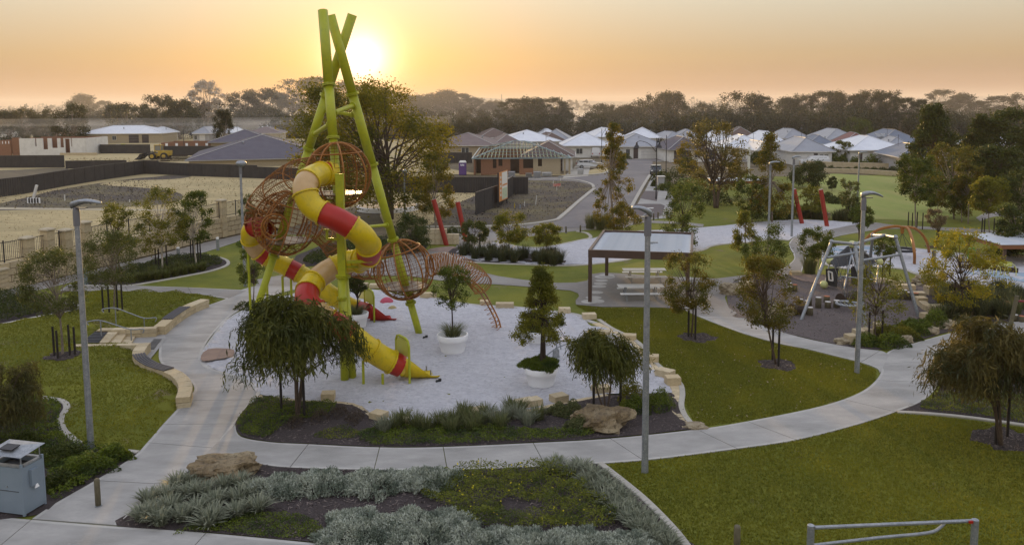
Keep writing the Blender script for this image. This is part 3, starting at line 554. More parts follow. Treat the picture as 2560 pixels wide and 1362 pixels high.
# ================================================================ SLIDE TOWER
FP=P(862,951); YF=FP.y
def lerp(a,b,t): return a+(b-a)*t
pa=(P(881,944),A(807,27,YF*1.125)); pb=(P(1048,834),A(826,38,YF*1.15)); pc=(P(618,845),A(881,37,YF*1.165))
tower=thing('slide_tower','tall lime green three-pole climbing tower with orange wire cages and red and yellow tube slides','play tower',Vector((FP.x,FP.y,0)))
def onpole(p,y):
    lo,hi=0,1
    for _ in range(30):
        m=(lo+hi)/2; q=lerp(p[0],p[1],m); d=q-Vector((0,0,CH)); yy=PCY-F*(d.dot(UP)/d.dot(FW))
        if yy>y: lo=m
        else: hi=m
    return lerp(p[0],p[1],lo)
def flangemb(c,ax,R,mb=None,bolts=8):
    mb=mb or MB(); ax=ax.normalized(); mb.tube([c-ax*.05,c-ax*.012],R,20); mb.tube([c+ax*.012,c+ax*.05],R,20)
    u=ax.orthogonal().normalized(); w=ax.cross(u)
    for i in range(bolts):
        o=(u*math.cos(i*6.283/bolts)+w*math.sin(i*6.283/bolts))*(R-.03); mb.tube([c+o-ax*.08,c+o+ax*.08],.013,5)
    return mb
for p,ys in((pa,(213,345,692)),(pb,(235,412,598,757)),(pc,(240,372,640))):
    ax=(p[1]-p[0]).normalized(); cuts=[p[0]-ax*.3]+[onpole(p,y) for y in sorted(ys,reverse=True)]+[p[1]]; rr=[.17,.185,.20,.215,.215]
    mb=MB()
    for i,(a,b) in enumerate(zip(cuts,cuts[1:])): mb.tube([a,b],rr[i],20)
    o=part('pole',mb,m_lime_g,tower,True); o.data.polygons.foreach_set('use_smooth',[len(q.vertices)==4 for q in o.data.polygons])
    for i,c in enumerate(cuts[1:-1]): part('flange',flangemb(c,ax,rr[i]+.09),m_lime_g,o)
# cross struts between the poles
for (p,y1,q,y2,r) in((pa,285,pb,262,.10),(pc,338,pa,308,.11),(pc,275,pb,290,.09),(pb,562,pa,573,.07)):
    a=onpole(p,y1); b=onpole(q,y2); mb=MB(); d=(b-a).normalized(); mb.tube([a+d*.15,b-d*.15],r,14); flangemb(a+d*.3,d,r+.06,mb,6); flangemb(b-d*.3,d,r+.06,mb,6); part('strut',mb,m_lime_g,tower)
# square post that carries the slide
ptop=A(868,436,YF); mb=MB(); mb.tube([Vector((FP.x,FP.y,-.2)),Vector((FP.x,FP.y,A(862,690,YF).z))],.165,18); o=part('slide_post',mb,m_lime_g,tower,True)
o.data.polygons.foreach_set('use_smooth',[len(q.vertices)==4 for q in o.data.polygons])
part('flange',flangemb(Vector((FP.x,FP.y,A(862,690,YF).z)),Vector((0,0,1)),.25),m_lime_g,o); part('flange',flangemb(Vector((FP.x,FP.y,A(870,745,YF).z)),Vector((0,0,1)),.22),m_lime_g,o)
mb=MB(); z0=A(862,688,YF).z; mb.box((FP.x+.02,FP.y,(z0+ptop.z)/2),(.30,.26,ptop.z-z0)); mb.box((FP.x+.02,FP.y,ptop.z+.01),(.33,.29,.02)); part('slide_post',mb,m_lime_g,tower)
for (x1,y1,x2,y2,dy,r) in((868,655,930,652,-.2,.07),(850,598,818,597,-.6,.05),(868,667,932,667,1.2,.05)):
    a=A(x1,y1,YF); b=A(x2,y2,YF+dy); mb=MB(); mb.bar(a,b,r*1.6); mb.bar(b,b+Vector((0,0,.35)),.09); mb.box(b+Vector((0,0,.36)),(.25,.2,.05)); part('bracket',mb,m_lime_g,tower)
# tube slides: sections bolted together at flanges
def slide(name,way,secs,r,label,flare=True):
    """way: image x, y and distance; secs: (end parameter, material)"""
    pts=[A(*w) for w in way]; nn=8; cl=catmull(pts,nn); t0=0; root=None
    for k,(t1,mt) in enumerate(secs):
        i0=int(round(t0*nn)); i1=int(round(t1*nn)); seg=cl[i0:i1+1]; tb=MB().tube(seg,r,26,caps=False)
        if root is None: root=part(name,tb,mt,tower,True,label)
        else: part('slide_section',tb,mt,root,True)
        if i1<len(cl)-1:
            d=(cl[min(i1+1,len(cl)-1)]-cl[i1-1]).normalized(); c=cl[i1]; mb=MB(); mb.tube([c-d*.028,c+d*.028],r+.055,26)
            u=d.orthogonal().normalized(); w=d.cross(u)
            for j in range(16): o=(u*math.cos(j*.3927)+w*math.sin(j*.3927))*(r+.035); mb.tube([c+o-d*.055,c+o+d*.055],.014,4)
            part('slide_flange',mb,m_yel if mt is not m_red or k%2 else m_red,root)
        t0=t1
    return root,cl
YC1=onpole(pa,438).y
r1,cl1=slide('tube_slide',[(838,436,YC1-.9),(806,434,YC1-1.3),(776,446,YF-.3),(762,474,YF-.8),(785,520,YF-1.0),(850,552,YF-1.1),(905,588,YF-.9),(924,628,YF-.0),(905,650,YF+.9),(868,655,YF+1.2),(818,678,YF+.9),(778,712,YF+.1),(768,752,YF-.7),(806,790,YF-1.0),(856,820,YF-.95),(910,862,YF-.6),(960,895,YF-.25),(1002,914,YF+.0)],
 [(.6,m_yel),(1.1,m_red),(2.3,m_yel),(3.2,m_tan),(4.4,m_yel),(5.5,m_red),(6.6,m_yel),(7.4,m_red),(8.3,m_yel),(9.6,m_yel),(10.7,m_tan),(11.4,m_yel),(12.6,m_red),(13.4,m_tan),(14.3,m_red),(15.4,m_yel),(16.4,m_yel),(17,m_red)],.46,'long helical tube slide of yellow, red and tan sections')
def chute(parent,a,b,r,mt,panel,pm,fd=None):
    """open run-out trough from a to b with a green framed panel over its mouth"""
    d=b-a; f=Vector((d.x,d.y,0)).normalized() if fd is None else Vector(fd).normalized(); s=Vector((-f.y,f.x,0)); mb=MB(); n=12; k=12; vs=[]
    for lay in (0,1):
        for i in range(n+1):
            t=i/n; c=lerp(a,b,t); c.z=lerp(a.z,b.z+r*.55,1-(1-t)**1.5) if t else a.z; op=math.radians(lerp(175,52,min(1,t*1.3)**.8)); rr=(r-lay*.03)*(1+.18*t)
            for j in range(k+1): q=-op+2*op*j/k; vs.append(c+s*math.sin(q)*rr+Vector((0,0,-math.cos(q)*rr*(1-.25*t))))
    m=k+1; o=(n+1)*m
    fs=[(i*m+j,i*m+j+1,(i+1)*m+j+1,(i+1)*m+j) for i in range(n) for j in range(k)]; fs+=[(o+i*m+j,o+(i+1)*m+j,o+(i+1)*m+j+1,o+i*m+j+1) for i in range(n) for j in range(k)]
    for j in(0,k): fs+=[(i*m+j,(i+1)*m+j,o+(i+1)*m+j,o+i*m+j) for i in range(n)]
    fs+=[(n*m+j,n*m+j+1,o+n*m+j+1,o+n*m+j) for j in range(k)]
    mb.add(vs,fs); part('slide_exit',mb,mt,parent,True)
    w=r+.14; c=lerp(a,b,.06); h=c.z+r+panel
    pts=[c-s*w+Vector((0,0,-c.z)),c-s*w+Vector((0,0,h-c.z-.25)),c-s*(w-.12)+Vector((0,0,h-c.z-.05)),c-s*(w-.3)+Vector((0,0,h-c.z)),c+s*(w-.3)+Vector((0,0,h-c.z)),c+s*(w-.12)+Vector((0,0,h-c.z-.05)),c+s*w+Vector((0,0,h-c.z-.25)),c+s*w+Vector((0,0,-c.z))]
    part('exit_frame',MB().tube(pts,.05,8),m_lime_g,parent)
    zb=c.z+r+.04; pm_=MB(); q=[(-w+.05,zb),(w-.05,zb),(w-.05,h-.27),(w-.3,h-.06),(-w+.3,h-.06),(-w+.05,h-.27)]
    for off in(-.02,.02): pm_.v+=[tuple(Vector((c.x,c.y,0))+s*x+Vector((0,0,z))+f*off) for x,z in q]
    pm_.f=[(5,4,3,2,1,0),(6,7,8,9,10,11)]+[(i,(i+1)%6,6+(i+1)%6,6+i) for i in range(6)]; pm_.mi=[0]*8
    part('exit_panel',pm_,pm,parent)
m_panel=M('yellow green panel',(.50,.52,.10),rough=.5)
a=cl1[-1]; b=P(1088,942); b=Vector((b.x,b.y,.16)); chute(r1,a,b,.46,m_yel,.75,m_panel,(.84,.54,0))
for x in(1078,1064):
    q=Vector((A(x,930,b.y).x,b.y-.2 if x==1078 else b.y+.35,0)); part('chute_leg',MB().tube([q+Vector((0,0,-.05)),q+Vector((0,0,.36))],.03,6),m_galv,r1)
for x,y,ty in((909,962,901),(957,962,934)):
    q=P(x,y); part('slide_leg',MB().tube([q+Vector((0,0,-.05)),Vector((q.x,q.y,A(x,ty,q.y).z))],.055,8),m_lime_g,r1)
YC2=onpole(pc,560).y; YR=P(978,800).y
r2,cl2=slide('tube_slide',[(670,575,YC2+.2),(642,566,YC2+.5),(626,585,YC2+1.0),(640,622,YC2+1.6),(680,650,YC2+1.9),(735,676,YC2+2.0),(785,706,YC2+2.0),(835,742,YC2+2.2),(880,768,YR+.2),(920,780,YR)],
 [(1.2,m_red),(2.4,m_yel),(3.2,m_tan),(3.7,m_red),(4.8,m_yel),(5.3,m_red),(6.3,m_yel),(7,m_yel),(8.2,m_yel),(9,m_red)],.45,'second tube slide curling behind the tower')
a=cl2[-1]; b=Vector((P(985,797).x,YR,.15)); chute(r2,a,b,.45,m_red,.75,m_panel,(.84,.54,0))
# green hoops that carry the rear slide
for x0,x1,ty,by,Y in((620,664,620,778,YC2+1.6),(706,727,690,770,YC2+1.8)):
    l,r_=A(x0,ty,Y),A(x1,ty,Y); part('slide_leg',MB().tube([Vector((l.x,l.y,-.05)),l,r_,Vector((r_.x,r_.y,-.05))],.06,8),m_lime_g,r2); c=(l+r_)/2; part('slide_leg',MB().tube([c,c+Vector((0,0,.5))],.05,8),m_lime_g,r2)
# cages
def cage(c,R,ax,seed,sq=1.0,hole=None,floor_=-.55):
    ax=ax.normalized(); u=Vector((ax.z,0,-ax.x)).normalized(); w=ax.cross(u); hoop=MB()
    def pt(th,ph,k=1.0): return c+(u*math.cos(th)*math.cos(ph)+w*math.sin(th)*math.cos(ph)+ax*math.sin(ph)*sq)*R*k
    nt=MB(); hd=hole or []
    def ok(p): return all((p-q).length>rr for q,rr in hd)
    for i in range(30):
        th=i*2*math.pi/30; seg=[]
        for j in range(23):
            p=pt(th,-1.42+2.84*j/22)
            if ok(p): seg.append(p)
            else:
                if len(seg)>1: nt.tube(seg,.011,3,caps=False)
                seg=[]
        if len(seg)>1: nt.tube(seg,.011,3,caps=False)
    for j in range(19):
        ph=-1.30+2.6*j/18; seg=[]
        for i in range(41):
            p=pt(i*2*math.pi/40,ph)
            if ok(p): seg.append(p)
            else:
                if len(seg)>1: nt.tube(seg,.011,3,caps=False)
                seg=[]
        if len(seg)>1: nt.tube(seg,.011,3,caps=False)
    fr=MB(); rs=random.Random(seed)
    for k in range(4):
        th=seed*.37+k*math.pi/4; fr.tube([c+(( u*math.cos(th)+w*math.sin(th))*math.cos(a)+ax*math.sin(a)*sq)*R*1.012 for a in [i*2*math.pi/44 for i in range(44)]],.036,6,closed=True)
    th=seed*.37+.12; fr.tube([c+((u*math.cos(th)+w*math.sin(th))*math.cos(a)+ax*math.sin(a)*sq)*R*1.012 for a in [i*2*math.pi/44 for i in range(44)]],.036,6,closed=True)
    for ph in(.75,-.95): fr.ring(c+ax*math.sin(ph)*R*sq,ax,R*math.cos(ph)*1.02,.032,40,6)
    fr.ring(c+ax*R*sq*.985,ax,.28,.035,18,6); fr.ring(c-ax*R*sq*.985,ax,.28,.035,18,6)
    for q,rr in hd: fr.ring(q*1.0,(q-c),rr*.98,.04,26,6)
    root=part('cage',fr,m_org,tower); part('cage_net',nt,m_orgnet,root,kind='stuff')
    pz=c.z+floor_*R; rad=R*math.sqrt(max(.1,1-floor_**2))*.96; pf=MB(); pf.lathe((c.x,c.y,pz),[(rad*.96,-.05),(rad,-.03),(rad,.0),(rad*.98,.012)],32); part('platform',pf,m_plat,root)
    sp=MB()
    for k in range(6): a=k*1.047; sp.bar((c.x+math.cos(a)*rad*.95,c.y+math.sin(a)*rad*.95,pz-.06),(c.x+math.cos(a)*.15,c.y+math.sin(a)*.15,pz-.42),.05)
    part('platform_brace',sp,m_lime_g,root); return root
def px2m(p,Y): return p*Y/F
def meshtunnel(way,R0,R1,label,n=18,rings=20,rt_=.010,thick=5):
    pts=[A(*q) for q in way]; cl=catmull(pts,6); k=len(cl); nt=MB(); fr=MB()
    def rad(i): return lerp(R0,R1,i/(k-1))
    for i in range(k):
        d=(cl[min(i+1,k-1)]-cl[max(i-1,0)]).normalized(); big=i in(0,k-1) or i%thick==0
        (fr if big else nt).ring(cl[i],d,rad(i),.032 if big else .011,26,5 if big else 3)
        if i<k-1: nt.ring((cl[i]+cl[i+1])/2,d,rad(i),.011,26,3)
    for j in range(n):
        seg=[]
        for i in range(k):
            d=(cl[min(i+1,k-1)]-cl[max(i-1,0)]).normalized(); s=Vector((-d.y,d.x,0)); s=s.normalized() if s.length>.05 else Vector((1,0,0)); t=d.cross(s); a=j*2*math.pi/n; seg.append(cl[i]+(s*math.cos(a)+t*math.sin(a))*rad(i))
        (fr if j%6==0 else nt).tube(seg,.028 if j%6==0 else .011,5 if j%6==0 else 3,caps=False)
    root=part('net_tunnel',fr,m_org,tower,label=label); part('tunnel_net',nt,m_orgnet,root,kind='stuff'); return root
axA=(pa[1]-pa[0]); axB=(pb[1]-pb[0]); axC=(pc[1]-pc[0])
c1=A(846,438,YC1); R1=px2m(81,YC1); c2=A(714,558,YC2); R2=px2m(79,YC2); YC3=onpole(pb,674).y; c3=A(1009,674,YC3); R3=px2m(76,YC3)
t12a=A(690,520,YC2-.3); t12b=A(785,440,YC1)
cage(c1,R1,Vector((axA.x*.4,0,axA.z)),1,1.0,[(A(800,436,YC1-.9),.46)])
cage(c2,R2,Vector((axC.x*.9,axC.y*.3,axC.z)),3,1.02,[(A(672,575,YC2-.9),.42)])
cage(c3,R3,Vector((axB.x*1.1,axB.y*.4,axB.z)),2,1.0,[(A(1075,664,YC3-.3),.5)])
meshtunnel([(668,555,YC2+.2),(668,520,YC2+.3),(700,474,YC2),(745,440,YC1+.6),(795,424,YC1+.5)],1.05,.55,'net tunnel sloping from the left cage up to the top cage',22,16,thick=6)
meshtunnel([(785,575,YC2+.6),(815,595,YC2+1.2),(838,625,YC2+1.6),(872,660,YC2+1.5),(905,672,YC3+.9),(940,672,YC3+.3)],.50,.50,'net tunnel passing behind from the left cage to the right cage',16,16)
# small spiral of rings at the left cage
sp=MB()
for i in range(14):
    a=1.9+i*.17; c=A(714+math.cos(a)*62,566-math.sin(a)*60,YC2-1.0-.02*i); sp.ring(c,Vector((-math.sin(a),.25,math.cos(a))),.30,.018,16,4)
part('ring_spiral',sp,m_org,tower)
sp=MB(); sp.ring(A(687,568,YC2-1.35),Vector((.3,-1,.1)),.58,.04,26,6); sp.ring(A(684,566,YC2-1.4),Vector((.3,-1,.1)),.42,.03,24,6); part('entry_ring',sp,m_org,tower)
# ring tunnel and ladder down to the sand on the right
way=[(1082,662,YC3),(1110,658,YC3+.2),(1145,664,YC3+.2),(1180,684,YC3-.1),(1205,712,YC3-.8)]
cl=catmull([A(*q) for q in way],7); sp=MB()
for i,p in enumerate(cl):
    d=(cl[min(i+1,len(cl)-1)]-cl[max(i-1,0)]).normalized(); sp.ring(p,d,.50,.020,22,5)
o=part('ring_tunnel',sp,m_org,tower,label='ring tunnel leading down from the right cage')
LY=P(1250,822).y
for k,(dx,dy) in enumerate(((0,0),(16,-3))):
    rail=catmull([A(1085+dx*.2,684+dy,YC3+.1),A(1125+dx*.4,690+dy,YC3+.1),A(1165+dx*.6,702+dy,YC3-.2),A(1197+dx*.6,728+dy,YC3-1.0),A(1222+dx*.5,768+dy,LY+.3),A(1238+dx*.5,800+dy,LY+.1),A(1243+dx*.6,824+dy,LY)],6)
    part('ladder_rail',MB().tube(rail,.040,7),m_org,o)
    if k==0: rl=rail
    else: rr_=rail
rg=MB()
for i in range(3,len(rl)-1,2): rg.tube([rl[i],rr_[i]],.02,5)
for i in range(18,len(rl)-1,2): 
    a=rl[i]; rg.tube([a,a+Vector((-.22,-.35,-.06)),a+Vector((.05,-.4,-.02)),rr_[i]],.014,4)
part('ladder_rungs',rg,m_org,o)
# ================================================================ STREET AND PARK LIGHTS
m_collar=M('dull zinc collar',(.17,.17,.18),rough=.6)
def lamp(label,bx,by,tx,ty,hx,hy,head='curve',r=.085,z=0):
    b=P(bx,by,z); t=A(tx,ty,b.y); sc=b.y/F; root=thing('park_light',label,'lamp post',b,'curved head lamp posts in the park'); h=t.z-z
    mb=MB(); mb.lathe((b.x,b.y,z),[(r*1.25,-.05),(r*1.2,.5),(r*1.1,h*.5),(r*.95,h*.93)],10); part('pole',mb,m_galv,root)
    mb=MB(); mb.lathe((b.x,b.y,z),[(r*1.25,h*.925),(r*1.25,h*.98),(r*1.0,h)],10); part('collar',mb,m_collar,root)
    if head=='dome':
        mb=MB(); mb.lathe((t.x,t.y,t.z),[(.12,-.12),(.30,0),(.33,.12),(.22,.22),(.05,.25)],16); part('lamp_head',mb,m_galv,root,True); return root
    e=A(hx,hy,b.y); L_=e.x-t.x; vs=[]; n=10; k=8
    for i in range(n+1):
        s=i/n; x=t.x-.12*math.copysign(1,L_)+(L_+.12*math.copysign(1,L_))*s; zz=t.z+.10+.12*math.sin(math.pi*min(1,s*.9+.1))*1.0+(e.z-t.z-.08)*s*s; wd=.19*(math.sin(math.pi*min(.97,.12+s*.80))**.6); th=.15*(1-s)**1.1+.025
        for j in range(k): a=2*math.pi*j/k; vs.append((x,b.y+math.cos(a)*wd,zz+math.sin(a)*(th if math.sin(a)<0 else .05)-.02))
    mb=MB(); mb.add(vs,[(i*k+j,i*k+(j+1)%k,(i+1)*k+(j+1)%k,(i+1)*k+j) for i in range(n) for j in range(k)]+[tuple(range(k-1,-1,-1)),tuple(n*k+j for j in range(k))]); part('lamp_head',mb,m_galv,root,True)
    mb=MB(); mb.box((t.x+L_*.25,b.y,t.z-.03),(abs(L_)*.35,.2,.03)); part('lens',mb,m_glass,root)
    mb=MB(); mb.box((b.x,b.y-r*1.2,z+.9),(.09,.012,.35)); part('access_cover',mb,m_galv,root)
    return root
lamp('tall grey lamp post on the raised left lawn, curved head pointing right',228,1122,188,518,252,508)
lamp('tall grey lamp post in the foreground lawn beside the curved path, head pointing left',1612,1180,1618,540,1580,519)
lamp('tall grey lamp post at the path junction in front of the tall swing',2142,932,2161,492,2206,492)
lamp('grey lamp post behind the stream of sand, in front of the rust coloured tree',1921,600,1927,411,1950,406,r=.08)
lamp('slim lamp post beside the left red pole with its head pointing right',1979,592,1984,397,2003,393,r=.08)
lamp('lamp post on the mown oval in front of the white roofed house',2143,520,2150,385,2168,381,r=.08)
lamp('lamp post with a pale dome head left of the slide tower',613,716,603,412,603,405,'dome',.075)
lamp('lamp post half hidden by the big tree behind the slide tower',1013,560,1013,430,1013,425,'dome',.075)
def streetlamp(label,bx,by,ty,sides,z=0,s=1):
    b=P(bx,by,z); t=A(bx,ty,b.y); r=thing('street_lamp',label,'street lamp',b,'black heritage street lamps'); mb=MB(); mb.lathe(b,[(.12*s,-.05),(.07*s,.8),(.05*s,t.z-z)],8); part('pole',mb,m_dsteel,r)
    for sd,ln in sides:
        q=[t+Vector((0,0,-1.6*s)),t+Vector((sd*ln*.35,0,-.7*s)),t+Vector((sd*ln*.8,0,-.35*s)),t+Vector((sd*ln,0,-.5*s))]; part('arm',MB().tube(catmull(q,4),.035*s,6),m_dsteel,r)
        c=q[-1]; part('lamp_shade',MB().lathe((c.x,c.y,c.z-.55*s),[(.34*s,-.1),(.26*s,.12),(.12*s,.3),(.09*s,.55)],12),m_dsteel,r)
streetlamp('black heritage street lamp with long arm at the street corner behind the shelter',1640,498,345,((-1,2.2),(1,.4)))
streetlamp('black heritage street lamp between the parking bays and the white van',1504,410,322,((1,.9),))
streetlamp('black heritage street lamp behind the dark fence near the brown roof',1102,385,333,((1,.9),))
streetlamp('black heritage street lamp at the far left edge above the unfinished walls',57,345,297,((1,1.6),),TZ)
streetlamp('black heritage street lamp beside the loader',461,388,324,((1,1.2),),TZ)
streetlamp('black heritage street lamp between grey roofs in the middle',1287,352,303,((-1,.8),))
streetlamp('pair of tall dark poles beside the dark garage, leftmost',1665,432,338,((-1,1.2),))
streetlamp('black heritage street lamp in front of the burgundy roof',2014,372,312,((-1,1.0),))
b=P(1871,452); single('steel_column','thick white steel column rising in front of the gabled white house','column',MB().lathe(b,[(.20,-.05),(.17,A(1871,368,b.y).z)],14),m_whitew,b)
# ================================================================ PICNIC SHELTER
FLp,FRp,BLp=P(1475,756),P(1718,767),P(1507,690); BRp=BLp+(FRp-FLp); zt=A(1475,624,FLp.y).z; zb=A(1475,643,FLp.y).z
sh=thing('picnic_shelter','bronze brown flat roofed picnic shelter with ribbed pale roof on four posts','shelter',Vector((FLp.x,FLp.y,0)))
ux=(FRp-FLp).normalized(); uy=Vector((-ux.y,ux.x,0)); Wd=(FRp-FLp).length; Dp=(BLp-FLp).dot(uy)
def S(u,v,z): return FLp+ux*u+uy*v+Vector((0,0,z))
for u,v in((0,0),(Wd,0),(.15,Dp),(Wd-.1,Dp)):
    mb=MB(); mb.box(S(u,v,zb/2),(.20,.20,zb),rot=Matrix.Rotation(math.atan2(ux.y,ux.x),3,'Z')); o=part('post',mb,m_brown,sh); part('base_plate',MB().lathe(S(u,v,.045),[(.5,0),(.5,.006)],20),m_edge,o)
for a,b in((S(-.11,0,0),S(Wd+.25,0,0)),(S(-.11,Dp,0),S(Wd+.25,Dp,0))): part('roof_beam',MB().bar(a+Vector((0,0,(zt+zb)/2)),b+Vector((0,0,(zt+zb)/2)),zt-zb,.14) if 0 else MB().box((a+b)/2+Vector((0,0,(zt+zb)/2)),((b-a).length,.14,zt-zb),rot=Matrix.Rotation(math.atan2(ux.y,ux.x),3,'Z')),m_brown,sh)
for u in(-.04,Wd+.18): a,b=S(u,.075,0),S(u,Dp-.075,0); part('roof_beam',MB().box((a+b)/2+Vector((0,0,(zt+zb)/2)),(.14,(b-a).length,zt-zb),rot=Matrix.Rotation(math.atan2(ux.y,ux.x),3,'Z')),m_brown,sh)
rf=part('roof',MB().box(S(Wd/2+.07,Dp/2,zt-.14),(Wd+.08,Dp-.16,.03),rot=Matrix.Rotation(math.atan2(ux.y,ux.x),3,'Z')),m_roofsh,sh)
nr=26; rib=mesh(MB().box((0,0,0),(Wd+.06,.05,.035),top=.8),'rib')
for i in range(nr):
    o=link('roof_rib',rib,m_roofsh,rf); q=S(Wd/2+.07,.25+(Dp-.5)*i/(nr-1),zt-.107)-ORG[sh.name]; o.location=q; o.rotation_euler[2]=math.atan2(ux.y,ux.x)
part('vent',MB().box(S(Wd*.62,Dp*.45,zt-.06),(.5,.12,.12)),m_galv,rf); part('pipe',MB().bar(S(Wd*.50,Dp*.93,zt-.08),S(Wd*.56,Dp*.72,zt-.08),.07),m_whitew,rf)
for x,y,w in((1484,745,46),(1490,732,42),(1498,717,40),(1501,710,38),(1504,702,36),(1512,693,58),(1485,754,60)):
    c=P(x,y); r=w/2*c.y/F*.9; k=16; sheet('painted_spot',[(c.x+math.cos(j*.3927)*r,c.y+math.sin(j*.3927)*r*.9,0) for j in range(k)],.033,m_edge)
def picnic(label,x0,y0,x1,y1,Yb,hT):
    a,b=P(x0,Yb),P(x1,Yb); Y=a.y; l=A(x0,y0,Y); r=A(x1,y1,Y); L_=(r.x-l.x); c=Vector(((l.x+r.x)/2,Y+.5,0)); root=thing('picnic_table',label,'picnic table',c,'aluminium picnic tables under the shelter')
    for j in range(4): part('table_plank',MB().box((c.x,c.y-.27+j*.18,.76),(L_,.165,.035)),m_white,root)
    for s in(-1,1):
        for j in range(2): part('bench_plank',MB().box((c.x,c.y+s*(.72+j*.17-.08),.45),(L_*.95,.155,.035)),m_white,root)
        x=c.x+s*L_*.33; mb=MB()
        for q in((-.3,.05,.0,.74),(.3,.05,0,.74)): mb.bar((x,c.y+q[0],q[1]),(x,c.y+q[0]*.8,q[3]),.05)
        mb.bar((x,c.y-.78,.40),(x,c.y+.78,.40),.05); mb.bar((x,c.y-.45,.70),(x,c.y+.45,.70),.05); mb.bar((x,c.y-.75,.03),(x,c.y-.75,.42),.05); mb.bar((x,c.y+.75,.03),(x,c.y+.75,.42),.05); part('leg_frame',mb,m_galv,root)
picnic('pale picnic table at the front under the shelter roof',1547,707,1662,712,752,0)
picnic('pale picnic table at the back under the shelter roof',1560,672,1667,676,708,0)
# ================================================================ FOREGROUND STREET FURNITURE
# litter bin: cabinet with a canopy lid
b0=P(60,1292); k=P(118,1266)
fl,fr,br=P(-22,1283),P(62,1294),P(121,1262); e1=(fr-fl); e2=(br-fr); wB=e1.length; dB=e2.length; u1=e1.normalized(); u2=Vector((-u1.y,u1.x,0)); hB=A(62,1166,fr.y).z
c=fr-u1*wB/2+u2*dB/2; rotB=Matrix.Rotation(math.atan2(u1.y,u1.x),3,'Z'); bn=thing('litter_bin','grey blue steel litter bin enclosure with tilted lid and bag dispenser at the left corner','bin',Vector((c.x,c.y,.03)))
def B(u,v,z): return c+u1*u+u2*v+Vector((0,0,z+.04))
mb=MB()
for u,v,su,sv in((0,-dB/2+.015,wB-.1,.03),(0,dB/2-.015,wB-.1,.03),(-wB/2+.015,0,.03,dB-.1),(wB/2-.015,0,.03,dB-.1)): mb.box(B(u,v,hB*.48),(su,sv,hB*.90),rot=rotB)
body=part('cabinet',mb,m_binsteel,bn)
for su in(-1,1):
    for sv in(-1,1): part('corner_post',MB().box(B(su*(wB/2-.025),sv*(dB/2-.025),hB*.5),(.06,.06,hB),rot=rotB),m_binsteel,bn)
mb=MB()
for u,v,su,sv in((0,-dB/2+.05,wB-.12,.1),(0,dB/2-.05,wB-.12,.1),(-wB/2+.05,0,.1,dB-.2),(wB/2-.05,0,.1,dB-.2)): mb.box(B(u,v,hB*.955),(su,sv,.05),rot=rotB)
part('top_rim',mb,m_galv,bn); part('bin_liner',MB().box(B(0,0,hB*.86),(wB-.2,dB-.2,.02),rot=rotB),m_bodyblack,bn)
zl=A(62,1150,fr.y).z; mb=MB()
for su in(-1,1):
    for sv in(-1,1): mb.bar(B(su*(wB/2-.06),sv*(dB/2-.06),hB*.9),B(su*(wB/2-.06),sv*(dB/2-.06),hB+.24),.025)
part('lid_bracket',mb,m_galv,bn)
mb=MB(); mb.add([B(-wB/2-.05,-dB/2-.05,hB+.22),B(wB/2+.05,-dB/2-.05,hB+.22),B(wB/2+.05,dB/2+.05,hB+.30),B(-wB/2-.05,dB/2+.05,hB+.30),B(-.1,0,hB+.33)],[(0,1,4),(1,2,4),(2,3,4),(3,0,4),(3,2,1,0)]); part('lid',mb,m_galv,bn)
part('ash_plate',MB().box(B(-.05,-.12,hB+.345),(.42,.3,.03),rot=rotB@Matrix.Rotation(.12,3,'X')),m_dsteel,bn)
d=part('bag_dispenser',MB().box(B(wB/2+.05,-.02,hB*.68),(.09,.24,.46),rot=rotB),m_binsteel,bn); part('dispenser_bag',MB().box(B(wB/2+.10,.0,hB*.50),(.03,.14,.1),top=.4,rot=rotB),m_white,d)
part('door_lock',MB().tube([B(-.25+.3,-dB/2-.02,hB*.55),B(.05,-dB/2+.02,hB*.55)],.025,8),m_galv,bn)
part('door_seam',MB().box(B(-.02,-dB/2-.004,hB*.47),(wB-.22,.012,.012),rot=rotB),m_dsteel,bn)
def bollard(lab,x,y,ty,r=.075,mt=None):
    b=P(x,y); h=A(x,ty,b.y).z; rt=thing('bollard',lab,'bollard',b,'round pine bollards'); part('post',MB().lathe(b,[(r,-.05),(r,h-.04),(r*.8,h)],12),mt or m_bollard,rt,True)
    part('base_collar',MB().lathe(b,[(r*1.35,.02),(r*1.3,.06)],12),m_galv,rt)
bollard('weathered wooden bollard standing in the left path by the bin',246,1267,1196)
bollard('dark green wooden bollard on the foreground lawn at the bottom edge',1841,1410,1313,.08)
for i,(x,y,ty,w) in enumerate(((1220,592,570,'in front of the road behind the small round trees'),(1415,583,566,'at the tip of the small lawn, left one'),(1451,581,563,'at the tip of the small lawn, right one'),(1585,562,545,'beside the green reeds near the road'),(1602,558,541,'left of the low rail by the parking bay'),(1634,552,534,'right of the low rail by the parking bay'),(1645,547,530,'beside the parking bay corner'),(1677,546,529,'right of the brick parking bay on the verge'))): bollard('short pine bollard '+w,x,y,ty,.07)
a,b=P(1602,558),P(1634,552); single('low_rail','low bent steel rail between two bollards by the parking bay','rail',MB().tube([a+Vector((0,0,.5)),lerp(a,b,.3)+Vector((0,0,.75)),b+Vector((0,0,.8))],.04,6),m_galv,a)
